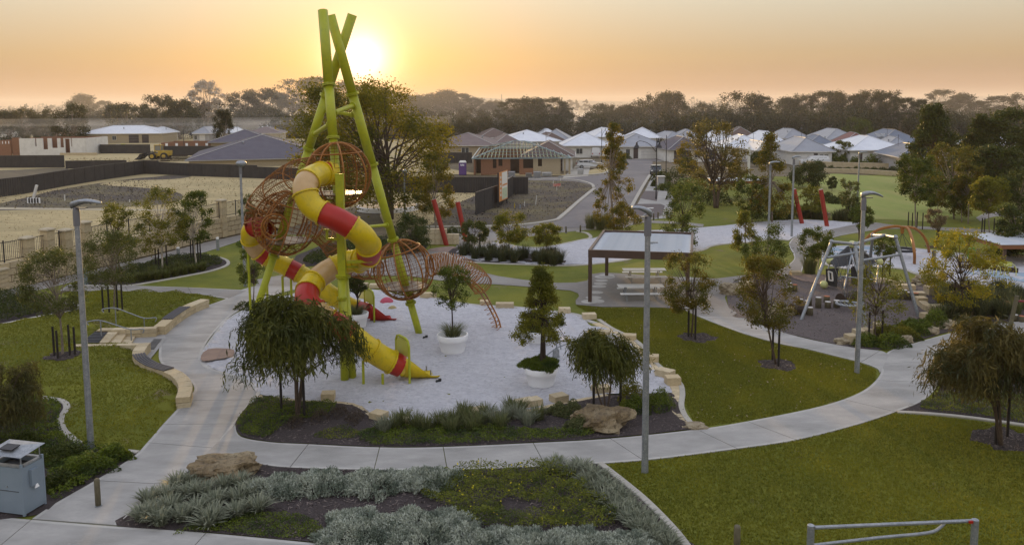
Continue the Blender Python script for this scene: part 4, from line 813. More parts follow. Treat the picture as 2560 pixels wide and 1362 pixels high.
# boom gate
gl,gr_=P(2024,1412),P(2433,1388); hl_=A(2024,1312,gl.y).z; hr=A(2433,1298,gr_.y).z; gt=thing('boom_gate','galvanised tube boom gate between two posts at the bottom right','gate',gl)
for nm,q,h in(('hinge_post',gl,hl_),('latch_post',gr_,hr)): part(nm,MB().lathe(q,[(.085,-.05),(.085,h),(.07,h+.01)],14),m_galv,gt)
ra=Vector((gl.x+.09,gl.y,hl_-.06)); rb=Vector((gr_.x-.09,gr_.y,hr-.03)); part('top_rail',MB().tube([ra,rb],.045,8),m_galv,gt)
part('brace_rail',MB().tube(catmull([Vector((gl.x+.08,gl.y,A(2024,1362,gl.y).z)),lerp(ra,rb,.40)+Vector((0,0,-.33)),lerp(ra,rb,.72)+Vector((0,0,-.26)),lerp(ra,rb,.80)+Vector((0,0,-.13)),lerp(ra,rb,.825)+Vector((0,0,-.02))],5),.04,8),m_galv,gt)
part('latch',MB().box(rb+Vector((-.05,-.03,0)),(.1,.1,.06)),m_red,gt)
# planter pots with trees
def pot(lab,x,y,wpx,ty):
    b=P(x,y); w=wpx*b.y/F/2; h=A(x,ty,b.y).z; rt=thing('planter_pot',lab,'planter pot',b,'large round white planter pots in the sand')
    part('pot',MB().lathe(b,[(w*.72,-.05),(w*.76,.1),(w*.90,h*.66),(w*.94,h*.68),(w*.96,h*.72),(w,h*.97),(w*.98,h),(w*.90,h),(w*.88,h*.9)],40),m_white,rt,True); part('soil',MB().lathe((b.x,b.y,h*.86),[(w*.88,0),(w*.86,.02)],24),m_mulch,rt); return b,w,h
PO=[pot('white planter pot in front with a thick trunked tree and a wide green skirt',1353,962,90,915),pot('white planter pot left of the others with grassy top',1132,880,80,834),pot('white planter pot behind the front pot, half hidden by leaves',1346,856,68,824),pot('white planter pot beside the lime green post, in front of the small red slide',892,818,62,781)]
# low domes, shoes and the sand digger
for x,y,r,mt,l,m2 in((967,756,18,M('pink dome rubber',(.45,.08,.12),rough=.7),'pink rubber dome half buried in the sand','a'),(981,772,12,M('tan dome rubber',(.36,.29,.13),rough=.7),'small tan rubber dome in the sand beside the pink one','b'),(915,745,20,M('mustard dome rubber',(.50,.42,.14),rough=.7),'large mustard dome beside the small red slide','c')):
    b=P(x,y); q=r*b.y/F; single('climbing_dome',l,'dome',MB().ball(b+Vector((0,0,-.05)),q,20,(1,1,.9 if m2!='c' else 1.5)),mt,b,'rubber domes in the sand',True)
for x,y,w in((1063,847,'by the foot of the right pole'),(868,946,'by the foot of the slide post'),(1096,957,'near the end of the yellow slide')):
    b=P(x,y); single('shoe','small dark shoe left in the sand '+w,'shoe',MB().box(b+Vector((0,0,.09)),(.24,.1,.08),.5,.7).box(b+Vector((.06,.03,.14)),(.12,.09,.06),.5,.8),m_bodyblack,b)
b=P(1390,895); dg=thing('sand_digger','grey steel sand digger toy on two legs in the sand behind the front pot','play digger',b)
part('arm',MB().tube([b+Vector((-.45,0,.1)),b+Vector((0,0,.45)),b+Vector((.75,0,.75))],.03,6),m_galv,dg); part('handle',MB().tube([b+Vector((.05,0,.4)),b+Vector((-.08,0,1.15))],.028,6).tube([b+Vector((.22,0,.4)),b+Vector((.06,0,1.15))],.028,6),m_galv,dg); part('base',MB().lathe(b,[(.16,0),(.14,.4)],12),m_galv,dg)
# ================================================================ BLOCKS AND WALLS
cubeme=mesh(MB().box((0,0,0),(1,1,1)),'block'); bev=bpy.data.meshes.new('block')
_b=MB(); e=.04
for sx,sy,sz in((1,1,1),):
    vs=[]; 
    for z_,k_ in((-.5,1-2*e),(-.5+e,1),(.5-e,1),(.5,1-2*e)):
        for a,bb in((-.5,-.5),(.5,-.5),(.5,.5),(-.5,.5)): vs.append((a*k_,bb*k_,z_))
    fs=[(3,2,1,0),(12,13,14,15)]
    for i in range(3):
        for j in range(4): fs.append((i*4+j,i*4+(j+1)%4,(i+1)*4+(j+1)%4,(i+1)*4+j))
    _b.add(vs,fs)
BLK=mesh(_b,'block')
BM={}
def block(name,c,sz,rz,mt,parent=None,label=None,cat=None,group=None):
    if mt.name not in BM: BM[mt.name]=BLK.copy(); BM[mt.name].materials.append(mt)
    o=bpy.data.objects.new(name,BM[mt.name]); COL.objects.link(o)
    if parent is not None: o.parent=parent; o.location=Vector(c)-ORG[parent.name]; ORG[o.name]=ORG[parent.name]
    else: o.location=c; ORG[o.name]=Vector(c)
    o.scale=sz; o.rotation_euler[2]=rz; return props(o,label,cat,group)
m_limeA=M('limestone block a',(.58,.47,.29),(.49,.39,.24),3.5,.9,.03,9); m_limeB=M('limestone block b',(.52,.43,.28),(.44,.35,.22),3.5,.9,.03,9); m_limeC=M('limestone block c',(.64,.54,.36),(.52,.42,.27),3.5,.9,.03,9)
LM=[m_limeA,m_limeB,m_limeC]; rs=random.Random(5)
def seatwall(label,px,h,w,slat=None,z=0):
    pts=WP(px,h,6); pts=[Vector((p.x,p.y,0)) for p in pts]; root=thing('seat_wall',label,'seat wall',pts[0]); acc=[0]
    for a,b in zip(pts,pts[1:]): acc.append(acc[-1]+(b-a).length)
    T=acc[-1]; n=max(1,round(T/.62)); 
    def at_(s):
        for i in range(len(acc)-1):
            if acc[i+1]>=s: return lerp(pts[i],pts[i+1],(s-acc[i])/max(1e-6,acc[i+1]-acc[i]))
        return pts[-1].copy()
    for i in range(n):
        a,b=at_(T*i/n),at_(T*(i+1)/n); d=b-a; c=(a+b)/2
        for k in range(2): block('block',c+Vector((0,0,h*(.25+.5*k)+rs.uniform(-.004,.004))),(d.length-.012,w*(1 if k else .97),h/2-.008),math.atan2(d.y,d.x),rs.choice(LM),root)
        if slat and slat[0]<=i/n<slat[1]:
            nn=5
            for j in range(nn):
                s=Vector((-d.y,d.x,0)).normalized(); q=c+s*(w*(-.42+.84*j/(nn-1)))+Vector((0,0,h+.03)); block('slat',q,(d.length,w/nn*.75,.035),math.atan2(d.y,d.x),m_wood if 0 else M_SL,root)
    return root
M_SL=M('grey seat slats',(.10,.095,.10),(.08,.075,.08),6,.7)
seatwall('curved limestone seat wall with grey slatted seat above the steps, left of the sand pit',[(512,747),(470,764),(430,789),(413,803),(398,815)],.47,.55,(.28,.70))
seatwall('straight limestone wall end beside the top of the steps',[(392,818),(340,820),(300,821),(246,822)],.46,.42)
seatwall('S curved limestone seat wall with slatted seat below the steps',[(362,856),(347,874),(350,892),(380,912),(422,924),(448,938),(464,962),(457,992)],.45,.5,(.18,.55))
# steps between the walls with tactile paving and handrails
st=thing('steps','limestone steps with three treads between the seat walls','steps',P(300,858))
def slab4(px,z0,z1): return MB().prism([P(x,y,z1) for x,y in px],z0,z1)
for q,z1 in(([(248,856),(270,856),(298,825),(274,825)],.36),([(272,857),(300,857),(322,826),(300,826)],.25),([(302,858),(328,858),(345,828),(324,828)],.14)):
    for k in range(3):
        t0,t1=k/3+.01,(k+1)/3-.01; f=lambda a,b,t:(a[0]+(b[0]-a[0])*t,a[1]+(b[1]-a[1])*t)
        part('tread',slab4([f(q[0],q[3],t0),f(q[1],q[2],t0),f(q[1],q[2],t1),f(q[0],q[3],t1)],0,z1),rs.choice(LM),st)
part('edging',slab4([(190,860),(350,857),(350,862),(186,865)],0,.33),m_limeC,st)
tac=MB()
for qa,z_,n in(([(200,856),(246,856),(272,826),(242,826)],.355,9),([(362,872),(386,872),(404,848),(384,848)],.06,9)):
    for i in range(n):
        t=i/(n-1); f=lambda a,b,t:(a[0]+(b[0]-a[0])*t,a[1]+(b[1]-a[1])*t); tac.bar(P(*f(qa[0],qa[3],t),z_+.02),P(*f(qa[1],qa[2],t),z_+.02),.035,.02)
struct('tactile_paving',tac,m_dsteel); sheet('tactile_base',[P(x,y,.35) for x,y in((200,856),(246,856),(272,826),(242,826))],.352,M('grey tactile base',(.10,.10,.105)))
def handrail(label,pts3,posts):
    r=thing('handrail',label,'handrail',pts3[0],'galvanised handrails at the steps'); part('rail',MB().tube(catmull(pts3,4),.028,7),m_galv,r)
    for a,b in posts: part('rail_post',MB().tube([a,b],.028,7),m_galv,r)
for lab,o in(('galvanised handrail on the near side of the steps',(218,858,251,327,801,823,852,846)),('galvanised handrail on the far side of the steps',(256,826,288,360,770,795,797,837))):
    x0,yb0,x1,x2,yt0,yt2,_,yb2=o; Y=P(x1,yb0).y
    p1=A(x1,yt0,Y); p2=A(x2,yt2 if 'near' in lab else 795,Y); p0=A(x0,yt0+2,Y); p3=p2+Vector((.55,0,.02))
    handrail(lab,[p0+Vector((.05,0,-.18)),p0+Vector((-.03,0,-.06)),p0+Vector((.1,0,.0)),p1,lerp(p1,p2,.5),p2,p3,p3+Vector((.06,0,-.08)),p3+Vector((0,0,-.2))],[(Vector((p1.x,Y,.2)),p1),(Vector((p2.x,Y,.0)),p2)])
# single limestone blocks on the pit edge
BL=[(818,1004,30,.42,.1),(852,1004,1,0,0),(945,1052,34,.36,-.5),(1008,1062,26,.3,0),(1196,1040,34,.3,.3),(1312,1022,44,.4,.5),(1336,1018,30,.38,.5),(1398,1010,36,.42,.5),(1504,985,40,.35,.2),(1684,966,32,.5,.1),(1665,945,38,.42,-.7),(1634,908,26,.42,-.2),(1575,852,30,.36,-.2),(1474,800,30,.42,.1),(1412,785,26,.4,0),(1262,772,40,.4,0),(1212,764,22,.34,0),(1070,746,36,.4,0),(1030,738,26,.36,0),(940,722,30,.35,0),(905,720,24,.35,0),(1512,840,26,.3,-.3)]
names=['front left beside the weeping tree','x','front left where the pit edge turns','behind the straw grass at the front','behind the grass tufts at the front','front middle among the grasses','leaning against its neighbour at the front middle','left of the tree stake at the front right','beside the front right weeping tree','right edge, the squarest one in front','right edge, the long angled one','right edge next to the lamp post','right edge behind the weeping tree','back right near the tip of the lawn','back edge under the slim potted tree','back edge behind the orange ladder, widest','back edge behind the ladder feet','back edge under the right cage','back edge right of the red slide','back edge behind the lime green post','back edge left behind the post','right edge hidden among leaves']
for (x,y,w,h,a),nm in zip(BL,names):
    if h==0: continue
    c=P(x,y); wm=w*c.y/F*1.15; h*=.66; block('limestone_block',c+Vector((0,.2,h/2+.03)),(wm,.46,h),a,rs.choice(LM),None,'limestone block on the sand pit edge, '+nm,'stone block','limestone blocks along the pit edge')
BL2=[(2132,862,26,.42,.2,'at the junction lamp post'),(2152,846,26,.36,.1,'behind the stake by the lamp post'),(2170,842,20,.34,.3,'beside the small staked tree'),(2202,832,26,.42,-.2,'at the tip of the dark shrubs'),(2320,800,22,.3,.3,'pale one inside the shrubs'),(2347,785,30,.42,.1,'the high one on the wall end'),(2306,764,26,.42,0,'the second step of the curved wall'),(2334,738,34,.5,.2,'the tall corner one near the red log'),(2300,748,30,.36,-.1,'the low one at the curved wall'),(2268,726,44,.3,-.25,'the long one at the back of the bark area'),(2244,716,34,.3,-.1,'next to the long one at the back'),(2204,708,28,.26,0,'behind the swing leg'),(2320,690,30,.3,-.1,'beside the sand area kerb'),(2352,697,26,.3,-.1,'at the tip of the sand area'),(1868,722,30,.4,.5,'on the plaza side of the bark area'),(1992,690,26,.26,0,'beside the rubber path'),(2068,546,16,.5,0,'between the red poles behind the sand')]
for x,y,w,h,a,nm in BL2:
    c=P(x,y); block('limestone_block',c+Vector((0,.2,h/2+.02)),(w*c.y/F,.5,h),a,rs.choice(LM),None,'limestone block '+nm,'stone block','limestone blocks round the bark play area')
cw=WP([(2305,766),(2318,776),(2345,784),(2380,788),(2420,790),(2455,788)],0,4); root=thing('garden_wall','low curved limestone garden wall at the right of the bark area','garden wall',cw[0])
for i in range(0,len(cw)-1): d=cw[i+1]-cw[i]; block('block',(cw[i]+cw[i+1])/2+Vector((0,0,.16)),(d.length-.01,.4,.32),math.atan2(d.y,d.x),rs.choice(LM),root)
# retaining wall on the left with pillars and pickets
rw=thing('retaining_wall','long limestone block retaining wall with capped pillars on the left','retaining wall',WALL[1]); acc=[0]
for a,b in zip(WALL,WALL[1:]): acc.append(acc[-1]+(b-a).length)
def wat(s):
    s=max(0,min(acc[-1],s))
    for i in range(len(acc)-1):
        if acc[i+1]>=s: return lerp(WALL[i],WALL[i+1],(s-acc[i])/(acc[i+1]-acc[i])),(WALL[i+1]-WALL[i]).normalized()
def sof(px):
    best=None
    for k in range(800):
        s=acc[-1]*k/799; p,_=wat(s); q=p-Vector((0,0,CH)); xx=1280+F*q.dot(RT)/q.dot(FW)
        if best is None or abs(xx-px)<best[0]: best=(abs(xx-px),s)
    return best[1]
nrow=4; bh=(TZ+.06)/nrow
for r in range(nrow):
    s=acc[1]-3+(r%2)*.45
    while s<acc[-1]-.3:
        ln=.95+rs.uniform(-.12,.12); p,d=wat(s+ln/2); block('block',p+Vector((-d.y,d.x,0))*.10+Vector((0,0,bh*(r+.5))),(ln-.045,.34+rs.uniform(-.02,.02),bh-.04),math.atan2(d.y,d.x),rs.choice([m_limeA,m_limeB,m_limeB]),rw); s+=ln
part('backing',MB().prism([p+Vector((0,.06,0)) for p in WALL]+[p+Vector((-.05,.55,0)) for p in reversed(WALL)],-.1,TZ+.03),M('shadowed mortar',(.20,.16,.10),rough=.95),rw)
pil=[(8,-.35),(78,1.25),(130,1.55),(174,1.3),(221,1.6),(560,1.45),(440,1.2)]
for x,hh in pil:
    p,d=wat(sof(x)); a=math.atan2(d.y,d.x)
    q=p+Vector((-d.y,d.x,0))*.12; n=5; H_=TZ+hh; pr=part('pillar',MB().box(q+Vector((0,0,H_/2)),(.5,.5,H_),a),m_limeB,rw)
    for k in range(n): block('pillar_block',q+Vector((0,0,H_*(k+.5)/n)),(.60,.60,H_/n-.02),a,LM[(k+int(x))%2],pr)
    part('pillar_cap',MB().box(q+Vector((0,0,H_+.05)),(.74,.74,.08),a).box(q+Vector((0,0,H_+.13)),(.72,.72,.09),a,.55),m_limew,pr)
fn=thing('picket_fence','black steel picket fence along the top of the limestone retaining wall','fence',WALL[1]+Vector((0,0,TZ)))
pk=MB(); rl_=MB(); s0=acc[1]-1; s1=acc[-1]-.4; s=s0; last=None
while s<s1:
    p,d=wat(s); q=p+Vector((-d.y,d.x,0))*.12; pk.box(q+Vector((0,0,TZ+.72)),(.018,.018,1.15)); s+=.13
ks=[s0+(s1-s0)*i/26 for i in range(27)]
for a_,b_ in zip(ks,ks[1:]):
    for zz in(.17,1.27):
        p,d=wat(a_); q,_=wat(b_); o_=Vector((-d.y,d.x,0))*.12; part('fence_rail',MB().bar(p+o_+Vector((0,0,TZ+zz)),q+o_+Vector((0,0,TZ+zz)),.04),m_dsteel,fn)
part('pickets',pk,m_dsteel,fn,kind='stuff')
for a_ in ks[::2]: p,d=wat(a_); q=p+Vector((-d.y,d.x,0))*.12; part('fence_post',MB().box(q+Vector((0,0,TZ+.7)),(.06,.06,1.4)),m_dsteel,fn)
# small curved limestone wall by the red poles, pale walls round the oval
gw=[P(1062,604),P(1092,606),P(1150,600)]; r=thing('garden_wall','pale limestone wall with a swooping top behind the left red pole','garden wall',gw[0])
for k in range(3):
    for i in range(7):
        x=1050+i*15; c=P(x,612); zc=.22+k*.42
        if k==2 and i>4: continue
        block('block',Vector((c.x,c.y+.2,zc)),(15*c.y/F-.02,.4,.40),0,m_limeC,r)
for lab,px_,h in(('long low limestone wall behind the oval lawn, lower terrace',[(2060,432),(2150,434),(2255,441),(2400,448)],.7),('long limestone wall under the street hedge, upper terrace',[(2000,414),(2080,418),(2180,421),(2300,424)],.9)):
    pts=WP(px_,0,4); r=thing('terrace_wall',lab,'retaining wall',pts[0])
    for a,b in zip(pts,pts[1:]): d=b-a; block('block',(a+b)/2+Vector((0,0,h/2)),(d.length,.5,h),math.atan2(d.y,d.x),m_limeB,r)
# ================================================================ PLAY EQUIPMENT ON THE RIGHT
for x,y,tx,ty,l in((2006,560,1985,473,'left one of the two leaning red poles joined by a thin wire'),(2068,566,2052,474,'right one of the two leaning red poles joined by a thin wire'),(1117,613,1084,499,'tall leaning red pole in front of the limestone wall with a curved top'),(1166,603,1144,505,'leaning red pole partly hidden by the small round trees')):
    b=P(x,y); t=A(tx,ty,b.y+.3); w=.19; m_=m_redpole; rt=thing('leaning_pole',l,'pole',b,'leaning red painted poles'); part('pole',MB().tube([b-Vector((0,0,.1)),t],.19,14),m_,rt); d=(t-b).normalized(); part('pole_cap',MB().tube([t,t+d*.02],.17,14),m_whitew,rt)
a,b=A(1990,480,P(2006,560).y),A(2050,487,P(2068,566).y); single('wire','thin steel wire strung between the two leaning red poles','wire',MB().tube([a,lerp(a,b,.5)-Vector((0,0,.12)),b],.015,4),m_dsteel,a)
# tall galvanised swing frame
sw=thing('swing_frame','tall angular galvanised swing frame with a basket seat standing in the bark area','swing',P(2160,800))
Aa,Bb,Cc,Dd=P(2002,800),P(2165,828),P(2298,794),P(2166,735); TA=A(2079,604,Aa.y+1.2); TB=A(2138,610,Bb.y+1.6); TC=A(2239,593,Cc.y+.8); TD=A(2182,588,Dd.y-1.5)
for nm,p,q in(('leg',Aa,TA),('leg',Bb,TB),('leg',Cc,TC),('leg',Dd,TD)): part(nm,MB().tube([p-Vector((0,0,.05)),q],.085,10),m_galv,sw)
TM=A(2211,588,(TC.y+TD.y)/2)
for p,q in((TA,TB),(TB,TM),(TM,TC),(TD,TM)): part('top_beam',MB().tube([p,q],.075,10),m_galv,sw)
for p,q in((A(2068,644,Aa.y+.9),A(2166,628,TB.y+1.5)),(A(2150,652,Bb.y+1.3),A(2252,636,Cc.y+.7))): part('cross_beam',MB().tube([p,q],.065,8),m_galv,sw)
for p in(TA,TB,TC,TD): part('joint',MB().ball(p,.13,8),m_galv,sw)
sc_=A(2120,768,44.5)
sc_=P(2118,775); seat=Vector((sc_.x,sc_.y,.35)); mb=MB(); mb.ring(seat,(0,0,1),.55,.07,20,6)
for i in range(6): mb.bar(seat+Vector((-.5+.2*i,-.42,0)),seat+Vector((-.5+.2*i,.42,0)),.03)
part('basket_seat',mb,m_galv,sw); mb=MB()
for t in(A(2080,650,Aa.y+.95),A(2118,645,TB.y+.4),A(2160,651,Bb.y+1.3),A(2092,648,Aa.y+1.0)): mb.tube([t,seat+(t-seat).normalized()*.5],.018,4)
part('chain',mb,m_galv,sw)
# rope climber with dark tarpaulin roofs
nc=thing('net_climber','dark net play hut with black canvas panels and yellow green balls behind the swing','climbing net',P(2120,712))
Y0=P(2120,712).y; q=lambda x,y,dy=0:A(x,y,Y0+dy)
mb=MB()
for a_,b_ in(((2062,712,-1),(2128,610,0)),((2128,610,0),(2200,712,1)),((2062,712,-1),(2198,655,1)),((2075,652,-.5),(2128,610,0)),((2128,610,0),(2198,655,1)),((2075,652,-.5),(2062,712,-1)),((2198,655,1),(2190,710,0)),((2110,722,-2),(2128,640,-1)),((2128,640,-1),(2160,722,-2)),((2150,712,2),(2128,610,0)),((2100,690,-1.5),(2190,700,0))): mb.tube([q(*a_),q(*b_)],.045,6)
part('strut',mb,m_galv,nc)
for tri in(((2075,655,-1),(2122,612,0),(2132,660,-1.2),(2088,668,-1.6)),((2136,615,.5),(2192,655,.8),(2168,668,-.5),(2150,648,0)),((2064,672,-1.2),(2096,670,-1.6),(2092,718,-1.8),(2066,712,-1.2)),((2128,668,-.8),(2150,660,-.4),(2162,714,-.2),(2130,712,-.8)),((2158,670,.5),(2176,668,.5),(2180,706,.5),(2160,706,.5))):
    v=[q(*t) for t in tri]; n_=(v[1]-v[0]).cross(v[2]-v[0]).normalized()*.03; mb=MB(); mb.add(v+[p+n_ for p in v],[(3,2,1,0),(4,5,6,7)]+[(i,(i+1)%4,4+(i+1)%4,4+i) for i in range(4)]); part('canvas_panel',mb,m_bodyblack,nc)
mb=MB(); 
for a_,b_ in(((2071,678),(2080,681)),((2080,681),(2082,702)),((2082,702),(2073,700)),((2073,700),(2071,678))): mb.bar(q(*a_,-1.9),q(*b_,-1.9),.07)
part('white_window_frame',mb,m_whitew,nc)
mb=MB()
for i in range(9): a_=q(2064+i*14,712,-1); mb.tube([a_,q(2128,612,0)],.014,3)
for i in range(5): mb.tube([q(2066+i*8,705-i*20,-1),q(2196-i*10,705-i*20,.8)],.014,3)
part('rope_net',mb,m_dsteel,nc)
mb=MB()
for x,y,dy in((2075,652,-.6),(2198,654,1),(2060,711,-1.2),(2130,611,0)): mb.ball(q(x,y,dy),.24,12)
part('ball_joint',mb,m_limeb,nc,True)
# orange arch swing
ar=thing('arch_swing','orange tube arch swing with three curved legs and a hanging disc seat','swing',P(2256,640)); Ym=P(2256,645).y; ap=A(2256,568,Ym)
for pts in([ap,A(2270,572,Ym-.6),A(2281,600,Ym-2),A(2286,632,Ym-3),Vector((P(2286,661).x,P(2286,661).y,0))],[ap,A(2284,570,Ym+.3),A(2305,586,Ym+.8),A(2318,608,Ym+1),Vector((P(2323,632).x,P(2323,632).y,0))],[ap,A(2236,566,Ym),A(2200,573,Ym+.3),A(2172,590,Ym+.6),A(2156,614,Ym+.8),Vector((P(2151,640).x,P(2151,640).y,0))]):
    part('leg',MB().tube(catmull(pts,6),.10,10),m_org,ar)
part('hub',MB().lathe(ap-Vector((0,0,.45)),[(.10,0),(.13,.2),(.13,.5)],10),m_org,ar)
s_=A(2258,624,Ym); part('disc_seat',MB().ring(s_,(0,0,1),.75,.10,20,6),m_dsteel,ar); mb=MB()
for k in range(4): mb.tube([ap-Vector((0,0,.4)),s_+Vector((math.cos(k*1.57)*.7,math.sin(k*1.57)*.7,0))],.015,4)
part('chain',mb,m_dsteel,ar)
# hoops, edge rails, post panel
for i,(x,y,h) in enumerate(((2448,688,26),(2466,688,26),(2486,690,26),(2505,691,27),(2525,692,28))):
    b=P(x,y); w=20*b.y/F/2*1.5; zh=A(x,y-h-4,b.y).z; pts=[b+Vector((-w,0,0)),b+Vector((-w*.95,0,zh*.6)),b+Vector((-w*.5,0,zh*.95)),b+Vector((0,0,zh)),b+Vector((w*.5,0,zh*.95)),b+Vector((w*.95,0,zh*.6)),b+Vector((w,0,0))]
    single('play_hoop','pale yellow green hoop, '+['first','second','third','fourth','fifth'][i]+' from the left over the blue floor','hoop',MB().tube(catmull(pts,3),.03,6),m_limeb,b,'hoops over the blue floor')
for x0,y0,x1,y1,l in((2430,660,2530,668,'long yellow edge board behind the hoops'),(2440,672,2545,684,'long brown edge board under the hoops')):
    a,b=P(x0,y0),P(x1,y1); single('edge_board',l,'edge board',MB().bar(a+Vector((0,0,.2)),b+Vector((0,0,.2)),.12,.3),m_panel if 'yellow' in l else m_wood,a)
for x,y,ty in((2444,660,622),(2333,665,626)): b=P(x,y); single('timber_post','pale timber post standing in the sand area, '+('right one by the hoops' if x>2400 else 'left one by the arch swing'),'post',MB().lathe(b,[(.14,-.05),(.13,A(x,ty,b.y).z)],10),m_bollard,b)
b=P(2432,655); t_=A(2432,620,b.y); single('round_panel','green play panel with a round hole between two posts','play panel',MB().ring(t_+Vector((0,0,-.35)),(0,1,0),.35,.09,18,6).box((b.x,b.y,.35),(.7,.05,.4)),M('bright green panel',(.12,.30,.06),rough=.5),b)
# stumps
def stump(x,y,ty,wpx,red,l):
    b=P(x,y); r=wpx*b.y/F/2; h=A(x,ty,b.y+r).z; rt=thing('log_stump',l,'log stump',b,'upright log stepping stumps'); part('log',MB().lathe(b,[(r*1.03,-.03),(r,h-.03),(r*.97,h-.012)],12),m_bollard,rt,True); part('top_pad',MB().lathe((b.x,b.y,h-.012),[(r*.95,0),(r*.95,.02)],12),M_TR if red else M_TW,rt)
M_TR=M('rust painted top',(.42,.14,.06),rough=.7); M_TW=M('pale sawn top',(.62,.60,.58),(.5,.46,.42),8,.8)
def zz(X,Y): return 1780+X/2.96,640+Y/2.96
stl=[(657,368,315,34,0),(702,385,326,36,0),(722,372,303,32,1),(786,388,300,44,0),(848,348,291,46,1),(856,386,332,46,0),(921,384,322,46,0),(725,442,374,44,0),(655,405,354,44,0),(622,402,350,38,0),(575,272,222,36,0),(612,265,207,38,1),(574,240,195,34,0),(520,168,142,34,0),(545,150,132,34,0),(495,152,133,30,1),(210,226,184,24,0),(240,190,160,26,1),(1384,320,272,36,0),(1422,325,246,40,0),(1452,325,262,40,0),(1505,332,268,44,1),(1345,318,270,32,0),(1318,316,272,32,1),(2242,480,428,40,0),(2290,490,438,40,1),(1990,372,338,44,0),(2112,370,336,48,0),(1918,380,358,30,1)]
ow=['small grey topped stump left of the swing leg','grey topped stump right behind the swing leg','rust topped stump at the back of the front row','tallest grey topped stump in the front row','rust topped stump between two grey ones','short grey topped stump under the rust one','grey topped stump at the right end of the front row','nearest grey topped stump','grey topped stump left of the nearest one','stump at the left end of the front row','grey stump in the back left cluster','rust topped stump in the back left cluster','stump behind the back left cluster','stump beside the plaza, left of two','stump beside the plaza, right of two','rust topped stump beside the plaza','grey stump on the plaza side rock','rust stump behind the autumn tree','grey stump under the yellow tree','pale topped stump right of the yellow tree','pale topped stump left of the rust one by the wall','rust topped stump by the curved limestone wall','dark stump behind the yellow tree, second','dark stump behind the yellow tree, first','grey topped stump at the right edge','rust topped stump at the right edge','pale topped stump among the reeds, left','pale topped stump among the reeds, right','low rust topped stump among the reeds']
for (x,y,t,w,rd),l in zip(stl,ow): X,Y=zz(x,y); stump(X,Y,640+t/2.96,w/2.96,rd,l)
for x0,y0,x1,y1,r,l,mt in((2100,762,2148,752,.32,'big brown log lying behind the stumps',m_wood),(1980,788,2012,784,.30,'brown log lying by the swing leg at the front',m_wood),(2498,762,2528,776,.22,'rust coloured log leaning in the reeds',M('rust log',(.40,.18,.09),rough=.8))):
    a,b=P(x0,y0),P(x1,y1); single('fallen_log',l,'log',MB().tube([a+Vector((0,0,r)),b+Vector((0,0,r*.9))],r,12),mt,a,smooth=False)
b=P(2522,832); t_=A(2543,739,b.y); sx=thing('play_barrier','leaning timber post with a dark red bar at the right edge','play frame',b); part('post',MB().tube([b,t_],.10,10),m_bollard,sx); part('bar',MB().tube([A(2538,752,b.y),A(2620,756,b.y)],.05,8),M('dark red bar',(.22,.02,.04),rough=.4),sx)
# second shelter at the right edge, far shelter behind the autumn tree
for x0,y0,ty,l,wd,dp in((2575,650,602,'flat roofed rust brown shelter at the right edge behind the sand area',7,5),(1838,500,452,'small far shelter with a ribbed roof behind the crooked tree',5.5,4)):
    b=P(x0,y0); zt_=A(x0,ty,b.y).z; r=thing('small_shelter',l,'shelter',b)
    for sx_ in(-1,1):
        for sy_ in(-1,1): part('post',MB().box(b+Vector((sx_*wd*.45,sy_*dp*.45,zt_/2)),(.18,.18,zt_)),m_brown,r)
    part('roof',MB().box(b+Vector((0,0,zt_)),(wd,dp,.28)),M('rust brown fascia '+str(x0),(.22,.09,.04),rough=.5),r); part('roof_sheet',MB().box(b+Vector((0,0,zt_+.16)),(wd*1.01,dp*1.01,.04)),m_roofsh,r)
# trampoline deck behind the big tree
c=P(970,524); rx=75*c.y/F; tr=thing('bounce_deck','round timber bouncing deck with white rim shining in the sun behind the tower','play deck',c)
part('rim',MB().lathe(c,[(rx*1.03,-.02),(rx*1.03,.42),(rx*.97,.45)],40),m_white,tr); part('deck',MB().lathe((c.x,c.y,.455),[(rx*.96,0),(rx*.96,.02)],40),M('golden timber deck',(.50,.33,.14),(.42,.27,.11),3,.35,stretch=(1,6,1)),tr)
# ================================================================ FENCES OF STEEL SHEETS
def fence(label,px,ztop,z=0,pw=2.4,name='steel_fence'):
    """px: bottom line of the fence; ztop: its height"""
    pts=[P(x,y,z) for x,y in px]; rt=thing(name,label,'fence',pts[0],'charcoal corrugated steel fences')
    for a,b in zip(pts,pts[1:]):
        L_=(b-a).length; n=max(1,round(L_/pw)); d=(b-a)/n; s=Vector((-d.y,d.x,0)).normalized()
        for i in range(n):
            p=a+d*i; q=p+d*.985; m=10; vs=[]; 
            for j in range(m*2+1):
                t=j/(m*2); o=s*(.022 if (j//1)%2 else -.022)*(1 if 1 else 0); vs+=[tuple(p.lerp(q,t)+o),tuple(p.lerp(q,t)+o+Vector((0,0,ztop)))]
            mb=MB(); mb.add(vs,[(2*j,2*j+2,2*j+3,2*j+1) for j in range(m*2)]); o=part('fence_panel',mb,m_fence,rt)
            part('fence_post',MB().box(p+Vector((0,0,ztop/2)),(.09,.09,ztop),math.atan2(d.y,d.x)),m_fence,rt); part('fence_cap',MB().bar(p+Vector((0,0,ztop)),q+Vector((0,0,ztop)),.07,.05),m_fcap,rt)
fence('long charcoal fence running from the left edge back to the loader',[(-60,506),(0,493),(60,485),(160,466),(262,449),(360,435),(399,436)],1.9,TZ)
fence('charcoal fence in front of the big dark roof',[(399,436),(470,440),(645,446)],1.7,TZ)
fence('low charcoal fence continuing behind the slide tower',[(645,446),(790,452)],1.5,TZ)
fence('charcoal fence at the left edge before the unfinished white walls',[(-60,420),(163,419)],1.9,TZ)
fence('charcoal fence stepping down in front of the sandy track',[(165,422),(318,420)],1.2,TZ)
fence('far charcoal fence carrying small white signs left of the loader',[(213,373),(250,374),(252,384),(377,384)],1.8,TZ)
